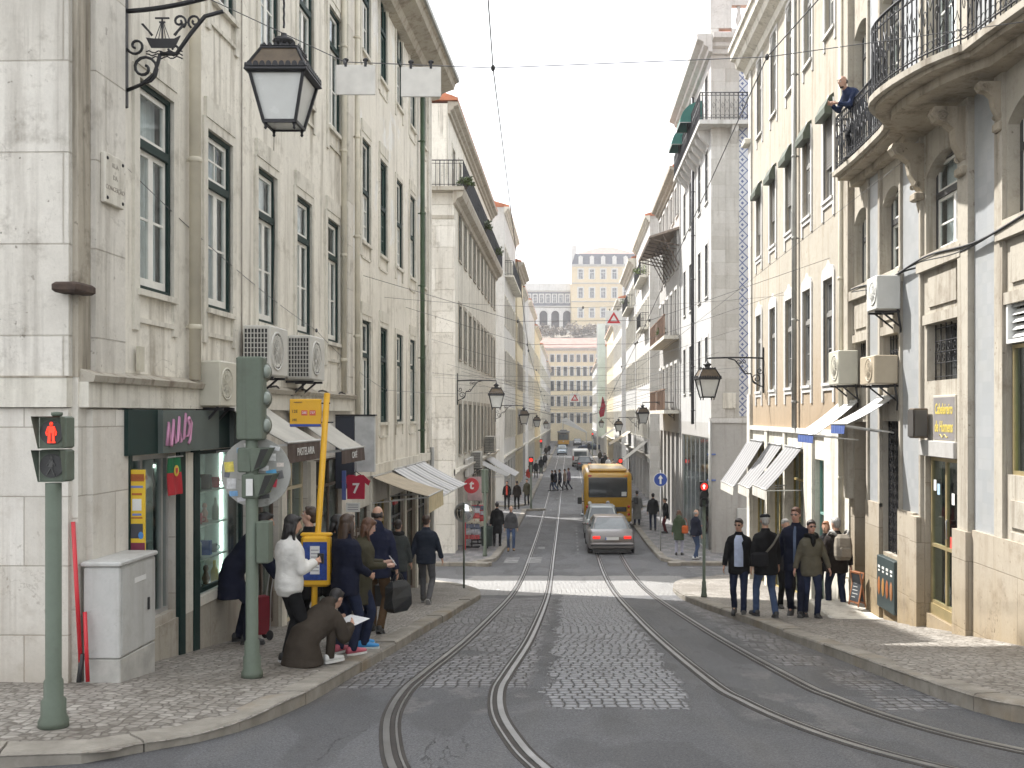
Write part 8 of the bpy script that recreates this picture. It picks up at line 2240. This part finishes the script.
# postcard racks of the red-sign shop
for k, (X, Y) in enumerate(((-4.0, 40.6), (-3.9, 42.2), (-4.0, 43.9))):
    r = empty('postcard_rack', (X, Y, zblk(X,Y)), 0, ['nearest','middle','farthest'][k]+' postcard rack outside the red-sign shop', 'rack', 'postcard racks')
    m = MB(); m.bar((0,0,0),(0,0,1.7),.05); m.bar((-.3,-.2,.02),(.3,.2,.02),.05); m.bar((-.3,.2,.02),(.3,-.2,.02),.05); m.build('stand', M_IRON, r)
    for q in range(6):
        m = MB()
        for i_ in range(3): m.bbox(-.32+.22*i_,-.12+.22*i_,-.10,-.06,.35+.22*q,.35+.22*q+.17,.004)
        m.build('card_row', pm('cards%d' % ((q+k) % 4), ((.5,.08,.08),(.45,.45,.48),(.12,.14,.2),(.55,.5,.4))[(q+k) % 4], .5, var=.5, scale=9), r)
r = empty('banner_stand', (-4.2, 39.6, zblk(-4.2,39.6)), 0, 'narrow red upright banner at the door of the red-sign shop', 'banner'); m = MB(); m.bbox(-.06,.06,-.02,.02,0,1.7,.005); m.build('banner', M_SRED, r)
# distant signals, flag, marquee, scaffold net
for k, (x, y, Y, lab, rd) in enumerate(((531, 460, 62, 'traffic light with red lamp at the second left crossing', 1), (541, 441, 104, 'distant traffic light with red and green lamps on the left', 1), (592.5, 434, 150, 'distant traffic light with red lamp on the right near the marquee', 1), (620.5, 461, 66, 'traffic light with red lamp past the bus on the right', 1))):
    c = px3(x, y, Y); zg_ = zroad(Y)+.12
    r = empty('traffic_signal', (c[0], Y, zg_), 0, lab, 'traffic light')
    m = MB(); post(m, c[2]-zg_-.3, .06, .09); m.build('post', M_SIGG, r)
    m = MB(); m.bbox(-.14,.14,0,.15,c[2]-zg_-.75,c[2]-zg_+.2,.02); hd = m.build('signal_head', pm('signal_black', (0,0,0)), r)
    m = MB(); m.disc_y((0,-.01,c[2]-zg_), .12, .02, 18); m.build('lens', M_LEDR2, hd)
c = px3(602, 437, 88); r = empty('red_flag', (5.3, 88, 1.6), 0, 'dark red flag hanging from a slanted pole over the right pavement', 'flag')
m = MB(); m.bar((2.5,0,-.6),(-2.6,-.3,1.6),.05); m.build('pole', M_SIGNW, r)
m = MB(); m.prism([(-2.5,1.5),(-2.35,1.4),(-1.9,-.6),(-2.2,-2.6),(-2.9,-2.9),(-3.1,-1.8),(-2.75,-.4)], 'y', -.33, -.28); m.build('cloth', pm('flag_crimson', (.33,.03,.05), .8, var=.3, scale=2), r); r.scale = (.5,.5,.42); r.location = (4.1, 88, 1.0)
r = empty('marquee', (.6, 226., zroad(226.)), 0, 'large white sloping marquee canopy behind the tram', 'marquee')
m = MB(); m.prism([(-2.4,5.4),(-1.5,5.8),(3.2,2.6),(3.2,2.3),(-2.4,4.6)], 'y', -4, 4); m.build('canopy', M_AWW, r)
m = MB()
for x, h_ in ((-2.3,4.6),(3.1,2.4)):
    for y in (-3.9,3.9): m.bar((x,y,0),(x,y,h_),.1)
m.build('pole', M_ALU, r)
r = empty('scaffold', (4.5, 150., zroad(150.)), 0, 'scaffold wrapped in pale green netting on the right row', 'scaffolding')
m = MB(); m.box(-.25,.8,0,6,3,20.); m.build('netting', pm('net_green', (.50,.58,.55), .9, var=.15, scale=.6), r)
m = MB()
for y in (0,2,4,6): m.bar((-.3,y,0),(-.3,y,20.3),.06)
for z in range(2,20,2): m.bar((-.3,0,z),(-.3,6,z),.05)
m.build('scaffold_poles', M_ALU, r)
# ------------------------------------------------------------------ plants on roofs and balconies
def shrub(name, pos, r, n, label, cat='plant', group=None, col=(.07,.10,.03), sz=.12, stem=True, flat=1.):
    o = empty(name, pos, 0, label, cat, group); rnd = random.Random(int(pos[1]*100)+n)
    m = MB()
    for k in range(n):
        a = rnd.uniform(0,2*PI); e = rnd.uniform(-.3,1.); q = r*rnd.uniform(.2,1.)**.6*(1+.4*mnoise.noise(V(a,e,r)))
        c = V(q*math.cos(a)*math.cos(e), q*math.sin(a)*math.cos(e), (q*math.sin(e)+r*.5)*flat)
        d = V(rnd.uniform(-1,1),rnd.uniform(-1,1),rnd.uniform(-.2,1)).normalized(); t = d.cross(V(rnd.uniform(-1,1),rnd.uniform(-1,1),1)).normalized()*sz*.4; l_ = d*sz*rnd.uniform(.7,1.4)
        m.add([c, c+l_*.5+t, c+l_, c+l_*.5-t], [(0,1,2,3)])
    cc = pm('leaf_%d' % int(col[1]*1000), col, .6, var=.45, scale=5)
    m.build('foliage', cc, o)
    if stem:
        m = MB()
        for k in range(5): a = k*1.3; m.tube([(0,0,-.05),(r*.3*math.cos(a),r*.3*math.sin(a),r*.4),(r*.6*math.cos(a),r*.6*math.sin(a),r*.9*flat)], .012, 5)
        m.build('stem', M_BROWN, o)
    return o
shrub('potted_plant', (-4.0, 38.3, 8.72), .30, 260, 'green plant hanging at the near corner of the left balcony')
shrub('potted_plant', (-5.6, 38.0, 8.72), .22, 160, 'small plant at the inner end of the left balcony')
shrub('potted_plant', (-4.05, 47.5, 8.72), .35, 220, 'trailing plant halfway along the left balcony')
shrub('potted_plant', (-4.05, 55., 8.72), .40, 220, 'bushy plant near the far end of the left balcony')
shrub('potted_plant', (4.9, 70., 9.75), .5, 200, 'bright green plant on the white townhouse balcony, right row', col=(.12,.17,.03))
shrub('potted_plant', (4.9, 89., 9.75), .5, 160, 'green plant on the deep-corniced townhouse balcony, right row')
shrub('potted_plant', (4.75, 52., 4.1), .3, 120, 'little plant on the upper timber balcony')
rnd = random.Random(21)
for k in range(16):
    X = -16+2.6*k+rnd.uniform(-1,1); Y = 398+rnd.uniform(-8,12)
    t = min(1, max(0, (Y-270)/150)); t = t*t*(3-2*t)
    zz_ = -6.8+41*t
    o = shrub('hill_bush', (X, Y, zz_), rnd.uniform(2.2,3.6), 380, 'bare grey-brown bush on the hillside below the mansion', 'bush', 'bushes on the hillside', col=(.13,.105,.07), sz=.7)
# weeds by the walls
for k, (x, y) in enumerate(((2.8,0),)): pass
# birds' antenna on the left roof
r = empty('roof_antenna', (-5.2, 46., 13.2), 0, 'thin television aerial on the balcony building roof', 'aerial')
m = MB(); m.tube([(0,0,-1.5),(0,0,2.2)], .03, 6)
for k in range(5): m.bar((-.5,0,1.2+.2*k),(.5,0,1.2+.2*k),.02)
m.build('mast', M_ALU, r)
r = empty('roof_antenna', (5.9, 62., 12.5), 0, 'television aerial above the timber balcony building', 'aerial')
m = MB(); m.tube([(0,0,-2),(0,0,3.2)], .035, 6)
for k in range(4): m.bar((-.6,0,2.2+.25*k),(.6,0,2.2+.25*k),.025)
m.build('mast', M_ALU, r)
# litter and leaves in the gutter
for k, (x, y) in enumerate(((346,676),(352,668),(498,590))):
    p = on_walk(x, y, zr2); m = MB(); m.box(-.04,.04,-.03,.03,.005,.012)
    tag(m.build('paper_scrap', M_SIGNW, None, p), ['scrap of white paper in the gutter below the crouching person','second paper scrap in the left gutter','paper scrap at the left kerb corner'][k], 'litter')
# loose stones by a broken bit of the right pavement
bpy.context.view_layer.update()
# ------------------------------------------------------------------ hazy air
hz = bpy.data.materials.new('hazy_air'); hz.use_nodes = True; nh = NT(hz)
for n_ in list(nh.n):
    if n_.type == 'BSDF_PRINCIPLED': nh.n.remove(n_)
pv_ = nh.new('ShaderNodeVolumePrincipled'); pv_.inputs['Color'].default_value = (.93,.95,1,1)
pv_.inputs['Density'].default_value = HAZE; pv_.inputs['Anisotropy'].default_value = .2
nh.l.new(pv_.outputs[0], next(n_ for n_ in nh.n if n_.type == 'OUTPUT_MATERIAL').inputs['Volume'])
m = MB(); m.box(-1000, 1000, -500, 1600, -12, 85)
tag(m.build('haze', hz), kind='stuff')
